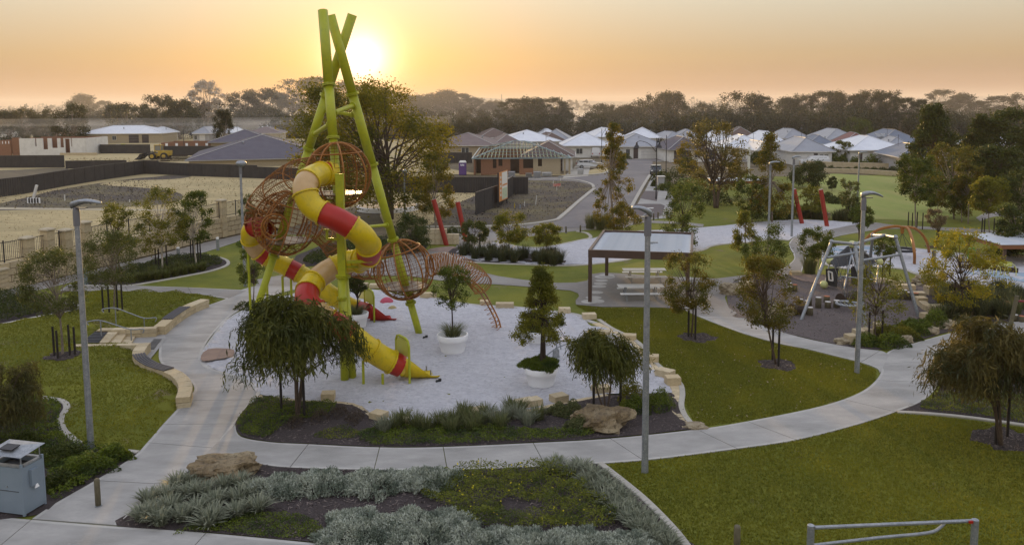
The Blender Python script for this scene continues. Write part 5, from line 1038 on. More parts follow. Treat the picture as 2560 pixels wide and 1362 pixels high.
fence('far charcoal fence right of the loader',[(404,389),(586,389)],1.8,TZ)
fence('charcoal fence across the lot behind the estate sign',[(985,481),(1246,483)],2.0)
fence('charcoal fence running towards the camera beside the estate sign',[(1190,538),(1250,514),(1283,486)],2.3)
fence('short charcoal fence at the right of the estate sign',[(1283,486),(1321,485)],2.1)
fence('charcoal fence behind the purple toilet',[(1085,408),(1103,408),(1181,408)],2.0)
fence('charcoal fence between the dark garage and the white houses',[(1732,398),(1790,398)],1.8)
# estate sign: flat printed board on posts
a,b=P(1246,520),P(1267,508); za=A(1246,432,a.y).z; zb_=A(1267,425,b.y).z; z1=A(1246,505,a.y).z; sg=thing('estate_sign','tall orange and white estate map board on posts beside the dark fence','sign',a)
for p,zz_ in((a,za),(b,zb_)): part('post',MB().box(p+Vector((0,0,zz_/2)),(.16,.16,zz_)),m_fence,sg)
bz=[(a,z1,za),(b,A(1267,496,b.y).z,zb_)]; dn=(b-a).normalized(); nn_=Vector((dn.y,-dn.x,0))
def board(u0,u1,v0,v1,mt,off,name='print_panel'):
    vs=[]
    for u,v in((u0,v0),(u1,v0),(u1,v1),(u0,v1)): p=lerp(a,b,u); zl=lerp(bz[0][1],bz[1][1],u); zh=lerp(bz[0][2],bz[1][2],u); vs.append(Vector((p.x,p.y,lerp(zl,zh,v)))+nn_*off)
    mb=MB(); k=nn_*-.03; mb.add(vs+[p+k for p in vs],[(0,1,2,3),(7,6,5,4)]+[(i,4+i,4+(i+1)%4,(i+1)%4) for i in range(4)]); return part(name,mb,mt,sg)
m_so=M('orange print',(.62,.26,.07),rough=.5); board(0,1,0,1,m_so,.10,'sign_board'); board(.32,.96,.04,.97,M('white print',(.78,.76,.70),rough=.5),.115); board(.36,.92,.05,.42,M('green map print',(.40,.55,.30),(.62,.62,.5),3,.5),.125); board(.36,.92,.5,.56,m_so,.125)
for i in range(5): board(.10,.22,.18+i*.15,.26+i*.15,m_whitew,.125,'lettering_block')
# portable toilet
tb=P(1157,437); hT=A(1157,402,tb.y).z; pt_=thing('portable_toilet','purple portable toilet with a pale domed roof beside the brick house','portable toilet',tb); m_pur=M('purple plastic',(.13,.07,.22),rough=.4)
part('cabin',MB().box(tb+Vector((0,0,hT*.44)),(1.15,1.15,hT*.88)),m_pur,pt_); part('roof',MB().box(tb+Vector((0,0,hT*.94)),(1.2,1.2,hT*.12),0,.7),m_whitew,pt_); part('door',MB().box(tb+Vector((.03,-.59,hT*.42)),(.85,.03,hT*.78)),m_pur,pt_)
for i in range(4): part('printed_sign',MB().box(tb+Vector((-.27+i*.16,-.612,hT*.72-.05*(i%2))),(.10,.012,.26)),m_white,pt_)
# ================================================================ HOUSES
WLM={'w':m_whitew,'c':m_cream,'g':m_greyw,'b':m_brick,'t':m_tanbrick}
m_gar=M('white garage door',(.62,.60,.57),(.56,.54,.51),2,.5); m_gard=M('dark garage door',(.06,.045,.045),rough=.5)
HN=[]
def house(label,xc,yr,wpx,dm,rot,roof,wall,feats='',wh=2.4,rise=2.1,z=0,ridge=None,gable=False,group=None,Y=None,cat='house'):
    zr=z+wh+rise; c=P(xc,yr,zr) if Y is None else A(xc,yr,Y); 
    if Y is not None: rise=c.z-z-wh; zr=c.z
    w=wpx*c.y/F; a=math.radians(rot); rt=thing('house',label,cat,Vector((c.x,c.y,z)),group); Rm=Matrix.Rotation(a,3,'Z')
    def T(x,y,zz_): return Vector((c.x,c.y,z))+Rm@Vector((x,y,zz_))
    w2=w/2-.5; d2=dm/2-.5; mb=MB(); part('wall',mb.box(T(0,0,wh/2),(w2*2,d2*2,wh),a),WLM[wall],rt)
    e=w/2; f=dm/2; rl=ridge if ridge is not None else abs(e-f)*.9; th=.16; vs=[]
    if gable: R0,R1=(T(0,-f,wh+rise),T(0,f,wh+rise))
    elif w>=dm: R0,R1=T(-rl,0,wh+rise),T(rl,0,wh+rise)
    else: R0,R1=T(0,-rl,wh+rise),T(0,rl,wh+rise)
    q=[T(-e,-f,wh),T(e,-f,wh),T(e,f,wh),T(-e,f,wh)]; lo=[p-Vector((0,0,th)) for p in q]; vs=q+[R0,R1]+lo
    if gable: fs=[(0,4,5,3),(1,2,5,4),(0,1,4),(2,3,5)]
    elif w>=dm: fs=[(0,1,5,4),(2,3,4,5),(1,2,5),(3,0,4)]
    else: fs=[(0,1,4),(1,2,5,4),(2,3,5),(3,0,4,5)]
    fs+=[(6,7,1,0),(7,8,2,1),(8,9,3,2),(9,6,0,3),(9,8,7,6)]; mb=MB(); mb.add(vs,fs); ro=part('roof',mb,R_[roof],rt)
    mb=MB(); hips=[(q[0],R0),(q[1],R0 if (w<dm or gable) else R1),(q[2],R1),(q[3],R1 if w<dm or gable else R0),(R0,R1)]
    if not gable or 1:
        for p,s in hips: mb.bar(p+Vector((0,0,.03)),s+Vector((0,0,.03)),.14,.07)
    part('ridge_cap',mb,R_[roof] if roof in('white','grey') else m_fcap2,ro)
    mb=MB()
    for p,s in zip(q,q[1:]+q[:1]): mb.bar(p-Vector((0,0,.10)),s-Vector((0,0,.10)),.13,.14)
    part('gutter',mb,m_whitew if roof!='dark' else m_greyw,ro)
    if rs.random()<.7: 
        vx,vy=rs.uniform(-.3,.3)*w,-.22*dm; part('roof_vent',MB().lathe(T(vx,vy,wh+rise*.62),[(.12,-.2),(.12,.25),(.2,.3),(.05,.4)],8),m_galv,ro)
    if rs.random()<.4: 
        t_=T(rs.uniform(-.2,.2)*w,.1*dm,wh+rise); part('aerial',MB().tube([t_-Vector((0,0,.5)),t_+Vector((0,0,1.4))],.03,4).bar(t_+Vector((-.5,0,1.3)),t_+Vector((.5,0,1.3)),.03),m_dsteel,ro)
    yf=-d2-.03
    for ft in feats.split():
        k=ft[0]; u0,u1=[float(s)/100 for s in ft[1:].split('-')]; x0=-w2+2*w2*u0; x1=-w2+2*w2*u1; xm=(x0+x1)/2; ww=x1-x0
        if k in'gG': o=part('garage_door',MB().box(T(xm,yf,1.08),(ww,.08,2.1),a),m_gar if k=='g' else m_gard,rt); part('door_groove',MB().box(T(xm,yf-.045,.75),(ww,.01,.03),a).box(T(xm,yf-.045,1.35),(ww,.01,.03),a),m_galv,o)
        if k=='w': o=part('window',MB().box(T(xm,yf,1.35),(ww,.10,1.2),a),m_whitew,rt); part('pane',MB().box(T(xm-ww*.24,yf-.055,1.35),(ww*.44,.02,1.05),a).box(T(xm+ww*.24,yf-.055,1.35),(ww*.44,.02,1.05),a),m_glass,o)
        if k=='d': part('door',MB().box(T(xm,yf,1.05),(ww,.10,2.1),a),m_gard,rt)
        if k=='c': part('column',MB().box(T(xm,yf-1.2,wh/2),(max(.35,ww),.4,wh),a),WLM['g'],rt)
        if k=='s':
            for i in range(4): part('solar_panel',MB().add([T(xm-2.2+i*1.15+dx,-f*.62+dy,wh+rise*.38+dy/f*rise+.07) for dx,dy in((0,0),(1.05,0),(1.05,1.6),(0,1.6))],[(0,1,2,3)]) if 0 else MB().bar(T(xm-2+i*1.15,-f*.62,wh+rise*.38+.06),T(xm-2+i*1.15,-f*.35,wh+rise*.65+.06),1.0,.05),m_glass,ro)
    if gable: mb=MB(); mb.add([T(-e+.5,-f+.02,wh-.02),T(e-.5,-f+.02,wh-.02),T(0,-f+.02,wh+rise-.25)],[(0,1,2)]); part('gable_wall',mb,WLM[wall],rt)
    HN.append(rt); return rt,T,w
m_fcap2=M('pale ridge metal',(.30,.29,.29),rough=.35,spec=.6)
house('long white hip roofed house with a tan wall behind the sandy track on the left',322,314,205,13,4,'white','t','w8-16 w28-33 w40-45 G60-72 d76-84',z=TZ,wh=2.5,rise=1.9)
house('small white roof wing right of the long white house',405,317,60,9,4,'white','c','G20-70',z=TZ,rise=1.5)
house('pale grey roofed house under the white trunked gum',519,316,48,11,0,'grey','g','g40-75 w8-25',z=TZ,rise=1.7)
house('small white roofed house between the gum trees',585,318,34,10,0,'white','c','',z=TZ,rise=1.4)
house('dark roofed house with pale ridges in front of the gum trees on the left',612,324,160,14,14,'dark','t','w20-30 w50-60',z=TZ,rise=2.2)
house('mauve brown roof close to the left of the big tree',666,316,90,12,8,'mauve','c','',z=TZ,rise=1.6)
house('small white ridge above the mauve roof left of the big tree',682,309,50,10,0,'white','w','',z=TZ,rise=1.2)
house('largest near dark grey hip roof behind the charcoal fence',655,337,330,26,16,'dark','t','',z=TZ,rise=3.3,wh=1.2)
house('wide low white roof right of the big tree',1125,317,105,14,0,'white','c','',rise=1.3)
house('mauve hip roofed house behind the charcoal fence right of the big tree',1170,332,165,16,-8,'mauve','t','w10-20 w50-62',rise=2.4)
house('small grey roof at the back, left of the brown roofs',1203,318,46,11,0,'grey','w','',rise=1.5)
house('dark brown roof at the back between white roofs',1232,321,88,14,10,'brown','w','',rise=2.2)
house('grey roof half hidden below the dark brown roof',1262,336,70,12,10,'mauve','w','',rise=1.8)
house('broad white hip roof directly behind the roof frame',1318,325,150,17,5,'white','w','',rise=2.4)
house('white hip roof at the back, centre left, with a peak',1338,311,60,14,0,'white','w','',rise=2.2)
house('narrow white roof beside the brown roof at the centre',1362,321,50,14,10,'white','w','',rise=1.8)
house('mauve grey roof left of the centre with a skylight',1390,323,76,15,-6,'grey','w','w20-40',rise=2.3)
house('brown roof strip in front of the mauve grey roof',1372,331,62,13,10,'brown','w','',rise=1.8)
house('white house with a wide light wall behind the white van',1462,331,124,14,-2,'white','w','w28-42',rise=2.5,wh=2.5)
house('white and grey roof at the back above the white van',1510,319,82,16,6,'white','w','',rise=2.2)
house('grey roofed house with a wide white garage door at the end of the street',1588,334,134,15,0,'grey','w','g52-90 w22-30 d37-46',rise=2.3,wh=2.5)
house('white roof at the back with two thin chimneys above the street end',1606,319,92,16,-8,'white','w','',rise=2.4)
house('dark roofed house with a dark garage right of the street end',1700,341,104,14,4,'dark','w','G10-55 w65-80',rise=2.2)
house('grey roof behind the dark garage house',1716,323,88,15,-5,'grey','w','',rise=2.2)
house('small pale grey roof left behind the dark garage house',1672,328,60,12,12,'grey','w','',rise=1.6)
house('white roof seen through the crooked tree',1796,327,66,14,6,'white','w','',rise=2.2)
house('broad white roofed house with a gable behind the crooked tree',1852,337,118,16,-4,'white','w','g72-98 w10-30',rise=2.2)
house('gabled white porch of the broad white house',1892,352,36,9,0,'white','w','g20-85',rise=1.6,gable=True)
house('dark brown tiled roof with a sharp peak at the back',1848,317,84,16,-10,'brown','w','',rise=2.6)
house('white hip roof right of the sharp brown peak',1908,327,66,14,0,'white','w','w30-60',rise=2.2)
house('grey hip roof at the back above the rust coloured tree',1970,321,66,15,0,'grey','c','',rise=2.2)
house('dark grey roofed white house with a garage and twin windows',2000,343,104,15,0,'grey','w','g4-46 d52-62 w68-76 w80-90',rise=2.2,wh=2.5)
house('small blue grey porch roof between grey houses',2040,337,64,12,-8,'blue','w','',rise=1.7)
house('large plain grey hip roof left of the burgundy roof',2080,321,92,16,0,'grey','w','',rise=2.4)
house('burgundy roofed house in the row on the right',2132,331,80,15,-12,'burg','c','',rise=2.2)
house('white roofed house with a grey column and garage facing the oval',2160,339,146,16,-2,'white','w','G14-20 c36-41 d42-50 g58-92',rise=2.3,wh=2.5)
house('blue grey roof carrying solar panels at the right',2222,323,104,18,-6,'blue','c','s20-40',rise=2.6)
house('grey roof between the solar panels and the white house',2232,341,76,15,-14,'grey','g','',rise=2.0)
house('low dark blue roof house beside the big dark conifer',2272,359,108,14,-8,'blue','g','w20-40',rise=1.8)
house('white roof glimpsed between the dark trees at the far right',2470,338,90,14,0,'white','w','',rise=1.8)
house('brown tiled roof house beside the roof frame with a pale wall',1372,352,132,15,-4,'brown','w','G60-80',rise=2.3,wh=2.4)
# house under construction: brick walls and an open roof frame
zr=4.6; c=P(1300,353,zr); hw=118*c.y/F; Yf=P(1300,437).y; hd=(c.y-Yf)*1.0; fr=thing('unfinished_house','brick house under construction with a bare steel roof frame in front of the brown roof','house',Vector((c.x,c.y,0)))
x0=A(1184,400,Yf).x; x1=A(1402,400,Yf).x; wh=A(1300,397,Yf).z
segs=[(1184,1188,'b',0,1),(1188,1202,'x',.9,1),(1202,1232,'b',0,1),(1232,1241,'b',0,.42),(1241,1246,'b',0,1),(1246,1256,'b',0,.55),(1256,1276,'b',0,1),(1276,1298,'x',0,1),(1298,1308,'b',0,1),(1308,1333,'b',0,.40),(1333,1345,'t',0,1),(1345,1355,'t',0,.52),(1355,1400,'t',0,1)]
for s0_,s1_,k,f0,f1 in segs:
    xa,xb=A(s0_,400,Yf).x,A(s1_,400,Yf).x; 
    if k=='x': part('lintel',MB().box(((xa+xb)/2,Yf,wh*.95),(xb-xa,.2,wh*.1)),m_wood,fr); continue
    part('brick_wall',MB().box(((xa+xb)/2,Yf,wh*(f0+f1)/2),(xb-xa-.01,.24,wh*(f1-f0))),m_brick if k=='b' else m_tanbrick,fr)
part('brick_wall',MB().box((x0+.12,c.y,wh/2),(.24,hd*2-.3,wh)),m_brick,fr); part('brick_wall',MB().box((x1-.12,c.y,wh/2),(.24,hd*2-.3,wh)),m_tanbrick,fr); part('brick_wall',MB().box(((x0+x1)/2,c.y+hd,wh/2),(x1-x0,.24,wh)),m_brick,fr); part('inner_wall',MB().box(((x0+x1)/2,Yf+3.5,wh/2),(x1-x0-.6,.2,wh)),m_wood,fr)
for xp in(1412,1424): q=A(xp,430,Yf); part('porch_post',MB().box((q.x,Yf+.3,wh/2),(.3,.3,wh)),m_tanbrick,fr)
m_frm=M('blue grey steel frame',(.24,.32,.34),rough=.4); e0,e1=A(1180,398,Yf-.6).x,A(1428,398,Yf-.6).x; ry=c.y; r0,r1=A(1282,353,c.y).x,A(1312,353,c.y).x; mb=MB(); bt=MB()
q=[Vector((e0,Yf-.6,wh+.1)),Vector((e1,Yf-.6,wh+.1)),Vector((e1,c.y+hd,wh+.1)),Vector((e0,c.y+hd,wh+.1))]; Ra,Rb=Vector((r0,ry,zr)),Vector((r1,ry,zr))
for p,s in((q[0],Ra),(q[1],Rb),(q[2],Rb),(q[3],Ra),(Ra,Rb),(q[0],q[1]),(q[1],q[2]),(q[2],q[3]),(q[3],q[0])): mb.bar(p,s,.16,.14)
part('roof_frame',mb,m_frm,fr)
for i in range(1,26):
    t=i/26; p=lerp(q[0],q[1],t); tx=min(1,max(0,(p.x-r0)/(r1-r0))) if r0<=p.x<=r1 else None
    s=Vector((p.x,0,0)); 
    k=1.0 if r0<=p.x<=r1 else ((p.x-e0)/(r0-e0) if p.x<r0 else (e1-p.x)/(e1-r1)); s=lerp(p,Vector((p.x,ry,zr)),k); s.x=p.x; bt.bar(p,s,.05,.12)
    p2=lerp(q[3],q[2],t); s2=lerp(p2,Vector((p2.x,ry,zr)),k); bt.bar(p2,s2,.05,.12); bt.bar(p+Vector((0,0,.1)),p2+Vector((0,0,.1)),.05,.1); bt.bar(s,Vector((s.x,s.y,wh)),.05,.05)
part('rafters',bt,M('pale green pine',(.36,.40,.26),rough=.8),fr)
for i in range(1,6):
    t=i/6; a_=lerp(q[0],Ra,t); b_=lerp(q[1],Rb,t); part('batten',MB().bar(a_+Vector((0,0,.1)),b_+Vector((0,0,.1)),.09,.06),m_frm,fr); a2=lerp(q[1],Rb,t); b2=lerp(q[2],Rb,t); part('batten',MB().bar(a2+Vector((0,0,.1)),b2+Vector((0,0,.1)),.09,.06),m_frm,fr)
# unfinished white block house on the left
Yw=P(120,388,TZ).y
def wx(x): return A(x,360,Yw).x
zt0=A(120,346,Yw).z; uh=thing('unfinished_house','unfinished white block house without a roof behind the charcoal fence at the far left','house',Vector((wx(120),Yw,TZ)))
H_=zt0-TZ
for a_,b_,f0,f1 in((49,88,0,1),(88,92,0,.52),(92,108,0,1),(108,120,0,.34),(120,130,0,1),(130,144,0,.42),(144,151,0,1),(151,160,0,.45),(160,163,0,1),(163,175,.97,1),(175,178,0,1),(178,181,0,.5),(181,213,0,1)):
    xa,xb=wx(a_),wx(b_)
    part('block_wall',MB().box(((xa+xb)/2,Yw,TZ+H_*(f0+f1)/2),(xb-xa,.25,H_*(f1-f0))),m_whitew,uh)
part('block_wall',MB().box((wx(213),Yw+4.6,TZ+H_/2),(.25,9,H_)),m_whitew,uh); part('brick_wall',MB().box(((wx(29)+wx(49))/2,Yw+.3,TZ+H_*.52),(wx(49)-wx(29),.25,H_*1.04)),m_brick,uh)
part('brick_wall',MB().box(((wx(40)+wx(213))/2,Yw+9,TZ+H_*.5),(wx(213)-wx(40),.25,H_*1.0)),m_brick,uh); part('inner_wall',MB().box(((wx(49)+wx(213))/2,Yw+3.2,TZ+H_*.5),(wx(213)-wx(52),.2,H_)),m_brick,uh)
for i in range(4): part('inner_wall',MB().box((wx(70+i*38),Yw+5,TZ+H_*.48),(.2,7.6,H_*.96)),m_brick,uh)
part('footing',MB().box((wx(205),Yw-1.5,TZ+.25),(wx(250)-wx(160),.5,.5)),m_limeB,uh)
Yv=P(150,352,TZ).y
for lab,xa,xb,yt,yb,mt in(('low red brick walls of a house just begun, far left behind the white walls',100,203,333,343,m_brick),('pale low shed roof at the far left edge',-10,32,331,341,m_whitew),('half built brick walls with a dark opening at the far left edge',-10,29,352,384,m_brick),('low course of brick walls right of the loader',405,530,357,364,m_brick)):
    b=P((xa+xb)/2,yb+22 if yb<350 else yb,TZ) ; b=A((xa+xb)/2,yb,Yv if yb<350 else Yw); zz0=max(TZ,b.z-1); zt_=A((xa+xb)/2,yt,b.y).z; w_=(xb-xa)*b.y/F; rt=thing('brick_shell',lab,'unfinished house',Vector((b.x,b.y,TZ)))
    part('wall',MB().box((b.x,b.y,(TZ+zt_)/2),(w_,.3,zt_-TZ)),mt,rt); part('wall',MB().box((b.x-w_/2,b.y+3,(TZ+zt_)/2),(.3,6,zt_-TZ)),mt,rt); part('wall',MB().box((b.x,b.y+6,(TZ+zt_)/2),(w_,.3,zt_-TZ+.2)),mt,rt)
    for i in range(5): part('opening_frame',MB().box((b.x+w_*(-.4+i*.2),b.y-.16,zt_-.35),(w_*.05,.03,.5)),m_white if mt is m_brick else m_glass,rt)
# ================================================================ MACHINES, CARS AND SITE THINGS
def wheel(c,r,w,parent,ax=(0,1,0),hub=m_galv):
    ax=Vector(ax); o=part('wheel',MB().tube([Vector(c)-ax*w/2,Vector(c)-ax*w*.35,Vector(c)+ax*w*.35,Vector(c)+ax*w/2],[r*.92,r,r,r*.92],18),m_bodyblack,parent); part('rim',MB().tube([Vector(c)-ax*(w/2+.02),Vector(c)+ax*(w/2+.02)],r*.55,14),hub,o)
lb=P(382,399,TZ); m_yl=M('loader yellow paint',(.48,.33,.05),(.40,.26,.05),2,.5)
ld=thing('wheel_loader','yellow wheel loader with its bucket lowered to the left, parked behind the fence','wheel loader',lb); k=90*lb.y/F/7.4
def LB(x,y,z): return Vector((lb.x+x*k,lb.y+y*k,TZ+z*k))
for x in(.35,2.75):
    for y in(-1.0,1.0): wheel(LB(x,y,.72),.72*k,.5*k,ld,hub=m_yl)
part('rear_body',MB().box(LB(2.6,0,1.35),(2.3*k,1.5*k,1.0*k)).box(LB(3.5,0,1.5),(.7*k,1.4*k,.7*k)),m_yl,ld); part('chassis',MB().box(LB(.8,0,1.0),(1.9*k,1.0*k,.6*k)),m_yl,ld)
cb_=part('cab',MB().box(LB(1.35,0,2.95),(1.45*k,1.4*k,.14*k)).box(LB(1.35,0,1.75),(1.4*k,1.35*k,.25*k)),m_yl,ld); mb=MB()
for x in(.72,1.98):
    for y in(-.62,.62): mb.bar(LB(x,y,1.8),LB(x,y,2.9),.09*k)
part('cab_pillar',mb,m_yl,cb_); part('cab_glass',MB().box(LB(1.35,0,2.35),(1.2*k,1.2*k,1.0*k)),M('pale cab glass',(.25,.25,.22),rough=.1,spec=.8),cb_); part('beacon',MB().lathe(LB(1.5,0,3.02),[(.09*k,0),(.07*k,.18*k)],8),m_org,cb_)
part('lift_arm',MB().bar(LB(.5,-.45,1.5),LB(-1.6,-.45,.75),.22*k,.3*k).bar(LB(.5,.45,1.5),LB(-1.6,.45,.75),.22*k,.3*k).bar(LB(.1,0,1.7),LB(-1.1,0,1.5),.16*k),m_dsteel,ld)
mb=MB(); mb.add([LB(x,y,z) for y in(-1.3,1.3) for x,z in((-1.55,1.15),(-1.75,.55),(-2.2,.12),(-3.3,.05),(-2.5,.6),(-2.1,1.2))],[(0,1,2,3,4,5),(11,10,9,8,7,6)]+[(i,i+6,i+7,i+1) for i in range(5)]); part('bucket',mb,m_dsteel,ld)
part('exhaust',MB().tube([LB(2.6,.4,1.8),LB(2.6,.4,2.6)],.06*k,6),m_dsteel,ld)
def car(label,x,y,rot,body,kind='hatch',s=1.0,ln=4.3,ht=1.5):
    b=P(x,y); a=math.radians(rot); Rm=Matrix.Rotation(a,3,'Z'); rt=thing('parked_car',label,'car',b,'cars parked in front of the houses')
    def T(p,q,z): return b+Rm@Vector((p*s,q*s,z*s))
    L_=ln/2; w=.88; prof={'hatch':[(-L_,.35),(-L_,.75),(-L_*.92,.92),(-L_*.5,1.0),(-L_*.22,1.42),(L_*.2,ht),(L_*.75,ht*.93),(L_*.96,.95),(L_,.6),(L_,.35)],'suv':[(-L_,.4),(-L_,.85),(-L_*.9,1.0),(-L_*.5,1.08),(-L_*.28,1.6),(L_*.1,ht),(L_*.88,ht*.97),(L_*.98,1.05),(L_,.7),(L_,.4)],'van':[(-L_,.4),(-L_,1.0),(-L_*.8,1.15),(-L_*.62,1.8),(-L_*.5,ht),(L_*.97,ht),(L_,1.1),(L_,.4)]}[kind]
    n=len(prof); mb=MB(); vs=[]
    for q,wk in((-w,1),(w,1)):
        for px_,z in prof: vs.append(T(px_,q*(.84 if z>1.2 else 1),z))
    mb.add(vs,[tuple(range(n)),tuple(range(2*n-1,n-1,-1))]+[(i,(i+1)%n,n+(i+1)%n,n+i)[::-1] for i in range(n)]); part('body',mb,body,rt)
    gz=1.22 if kind!='van' else 1.5
    mb=MB()
    for q in(-1,1):
        for p0,p1 in((-.20,.12),(.16,.5),(.54,.78)): mb.box(T((p0+p1)/2*L_,q*(w*.9),gz),((p1-p0)*L_*s,.05*s,.32*s),a)
    part('side_window',mb,m_glass,rt); part('windscreen',MB().box(T(-L_*.36,0,gz),(.06*s,1.35*s,.36*s),a),m_glass,rt); part('rear_window',MB().box(T(L_*.93,0,gz),(.10*s,1.3*s,.32*s),a),m_glass,rt)
    for q in(-1,1):
        part('headlight',MB().box(T(-L_*.99,q*.62,.74),(.08*s,.3*s,.15*s),a),m_white,rt); part('tail_light',MB().box(T(L_*.99,q*.7,.85),(.06*s,.18*s,.3*s),a),m_red,rt)
        for p_ in(-.62,.62): wheel(T(p_*L_,q*w*.93,.32),.33*s,.22*s,rt,Rm@Vector((0,1,0)))
    part('number_plate',MB().box(T(L_*1.0,0,.62),(.03*s,.45*s,.12*s),a),m_white,rt)
m_cs=M('silver car paint',(.45,.46,.49),rough=.28,metal=.6); m_cw=M('white car paint',(.72,.72,.73),rough=.25,coat=.5); m_cd=M('dark car paint',(.04,.045,.05),rough=.25,coat=.5)
car('silver hatchback parked side on beside the brown tiled roof house',1474,421,180,m_cs,'hatch',1,4.6)
car('white van seen from behind on the driveway of the white walled house',1486,393,-88,m_cw,'van',1,4.9,2.1)
car('dark car half hidden by shrubs at the right kerb of the street',1640,436,80,m_cd,'hatch')
car('white estate car in front of the dark grey roofed house',2035,414,0,m_cw,'suv',1.05,4.7,1.7)
car('white four wheel drive facing the camera on the driveway by the oval',2182,405,90,m_cw,'suv',1,4.6,1.8)
def crate(l,x,y,wpx,hpx,mt):
    b=P(x,y); w=wpx*b.y/F; h=A(x,y-hpx,b.y).z; rt=thing('cage_pallet',l,'crate',b,'wire cage pallets of rubble'); part('tank',MB().box(b+Vector((0,0,h*.5)),(w*.86,w*.8,h*.8)),mt,rt); mb=MB()
    for i in range(6): xx=b.x+w*(-.5+i*.2); mb.bar((xx,b.y-w*.45,.05),(xx,b.y-w*.45,h),.04)
    for i in range(5): mb.bar((b.x-w*.5,b.y-w*.45,h*i/4+.02),(b.x+w*.5,b.y-w*.45,h*i/4+.02),.04)
    part('cage_wire',mb,m_galv,rt)
crate('wire cage pallet with pale rubble behind the estate sign',1279,444,18,16,m_greyw); crate('wire cage pallet of mixed green rubble before the tan wall',1343,445,20,17,m_greyw); crate('dark cage pallet left of the rubble cage',1322,445,16,13,m_ground); crate('white caged tank beside the porch',1451,437,15,16,m_whitew); crate('long low pale pallet stack leaning at the tan wall',1367,440,26,10,m_whitew)
def sitesign(l,x,y,ty,w,mt,z=0):
    b=P(x,y,z); h=A(x,ty,b.y).z-z; rt=thing('site_sign',l,'sign',b); part('post',MB().box(b+Vector((0,0,h/2)),(.06,.06,h)),m_whitew,rt); part('sign_board',MB().box(b+Vector((0,-.05,h*.8)),(w,.03,h*.4)),mt,rt); return rt,b,h
sitesign('small red and white lot sign in the dark corner lot',1392,477,459,1.0,M('lot sign print',(.6,.5,.4),(.5,.05,.05),3,.6)); sitesign('white rectangular sign fixed before the far fence, left of two',297,377,361,1.1,m_white,TZ); sitesign('yellow and white sign fixed before the far fence, right of two',308,374,360,1.0,m_panel,TZ); sitesign('grey letterbox pillar on the corner of the side street',1401,453,440,.7,m_greyw)
gp=P(1655,492); mbx=thing('letterbox_pillar','grey rendered pillar with a white cap beside the footpath','pillar',P(1651,470)); q=P(1651,470); part('pillar',MB().box(q+Vector((0,0,.75)),(.9,.9,1.5)),m_greyw,mbx); part('cap',MB().box(q+Vector((0,0,1.53)),(1.1,1.1,.1)),m_whitew,mbx)
for i,(x,y,ty,l,mt) in enumerate(((1339,512,489,'leaning white lot peg in the dark corner lot',m_whitew),(1311,516,503,'short white lot peg in the dark corner lot',m_whitew),(1286,520,508,'yellow lot peg in the dark corner lot',m_yel),(1300,521,512,'blue lot peg in the dark corner lot',m_bluefloor),(1250,547,540,'blue marker near the front of the dark corner lot',m_bluefloor),(1383,460,452,'white lot peg near the side street',m_whitew),(162,502,487,'white and red peg in the dark soil on the left',m_whitew),(324,506,499,'small white peg in the dark soil on the left',m_whitew))):
    z_=TZ if x<700 else 0; b=P(x,y,z_); h=A(x,ty,b.y).z-z_; single('lot_peg',l,'peg',MB().bar(b,b+Vector((.12 if 'leaning' in l else .02,0,h)),.07),mt,b,'pegs marking the vacant lots')
# striped road barrier and its leaning post
b=P(84,514,TZ); rt=thing('striped_barrier','black and white striped barrier board on two legs in the sand','barrier',b); zt_=A(84,495,b.y).z; zb2=A(84,508,b.y).z
for i in range(9): xx=A(69+i*3.55,500,b.y).x; part('stripe_board',MB().box((xx+.04,b.y-.06*(i%2),(zt_+zb2)/2),(3.55*b.y/F*.98,.06,(zt_-zb2)*(1.05 if i%2==0 else .85))),m_white if i%2==0 else m_bodyblack,rt)
for x in(77,89): q=P(x,516,TZ); part('leg',MB().box((q.x,b.y+.04,TZ+.35),(.1,.08,.7)),m_bollard,rt)
q=P(83,498,TZ); single('leaning_pole','pale leaning post behind the striped barrier','pole',MB().bar(q,A(92,463,q.y),.22),m_whitew,q)
for i,(x,y,w) in enumerate(((440,398,60),(480,402,90),(420,404,50),(512,393,40))):
    b=P(x,y,TZ); mb=MB()
    for j in range(7): mb.box(b+Vector((rs.uniform(-.6,.6),rs.uniform(-.8,.8),.1+j*.1)),(w*b.y/F*rs.uniform(.6,1),.2,.09),rs.uniform(-.12,.12))
    single('timber_stack','stack of weathered planks behind the fence, '+['left near the loader','widest in the middle','lowest at the front','right end'][i],'timber stack',mb,m_bollard if i%2 else m_wood,b,'timber stacks behind the fence')
for x,y,w,l in((30,836,8,'square white lid set in the left lawn near the bed'),(62,912,10,'white plate lying in the left lawn'),(328,748,8,'pale round lid in the upper left lawn'),(592,1297,9,'white wrapper on the ground cover in the foreground bed')):
    b=P(x,y); single('flat_plate',l,'plate',MB().box(b+Vector((0,0,.05 if x!=592 else .2)),(w*b.y/F*1.3,w*b.y/F*1.0,.04),.2),m_white if x!=328 else m_edge,b)
# small grey bollard lights on the left path, blue bin
for x,y,ty,l in((446,640,618,'left one below the retaining wall'),(545,626,593,'right one below the retaining wall')):
    b=P(x,y); h=A(x,ty,b.y).z; rt=thing('bollard_light','grey cylindrical bollard light, '+l,'bollard light',b,'bollard lights on the left path'); part('post',MB().lathe(b,[(.12,-.05),(.11,h*.85)],12),m_galv,rt); part('light_head',MB().lathe((b.x,b.y,h*.85),[(.11,0),(.12,h*.13),(.05,h*.15)],12),m_white,rt)
b=P(210,712); single('blue_bin','small blue grey box beside the left path behind the lamp post','utility box',MB().box(b+Vector((0,0,.5)),(.35,.35,1.0)),m_binsteel,b)
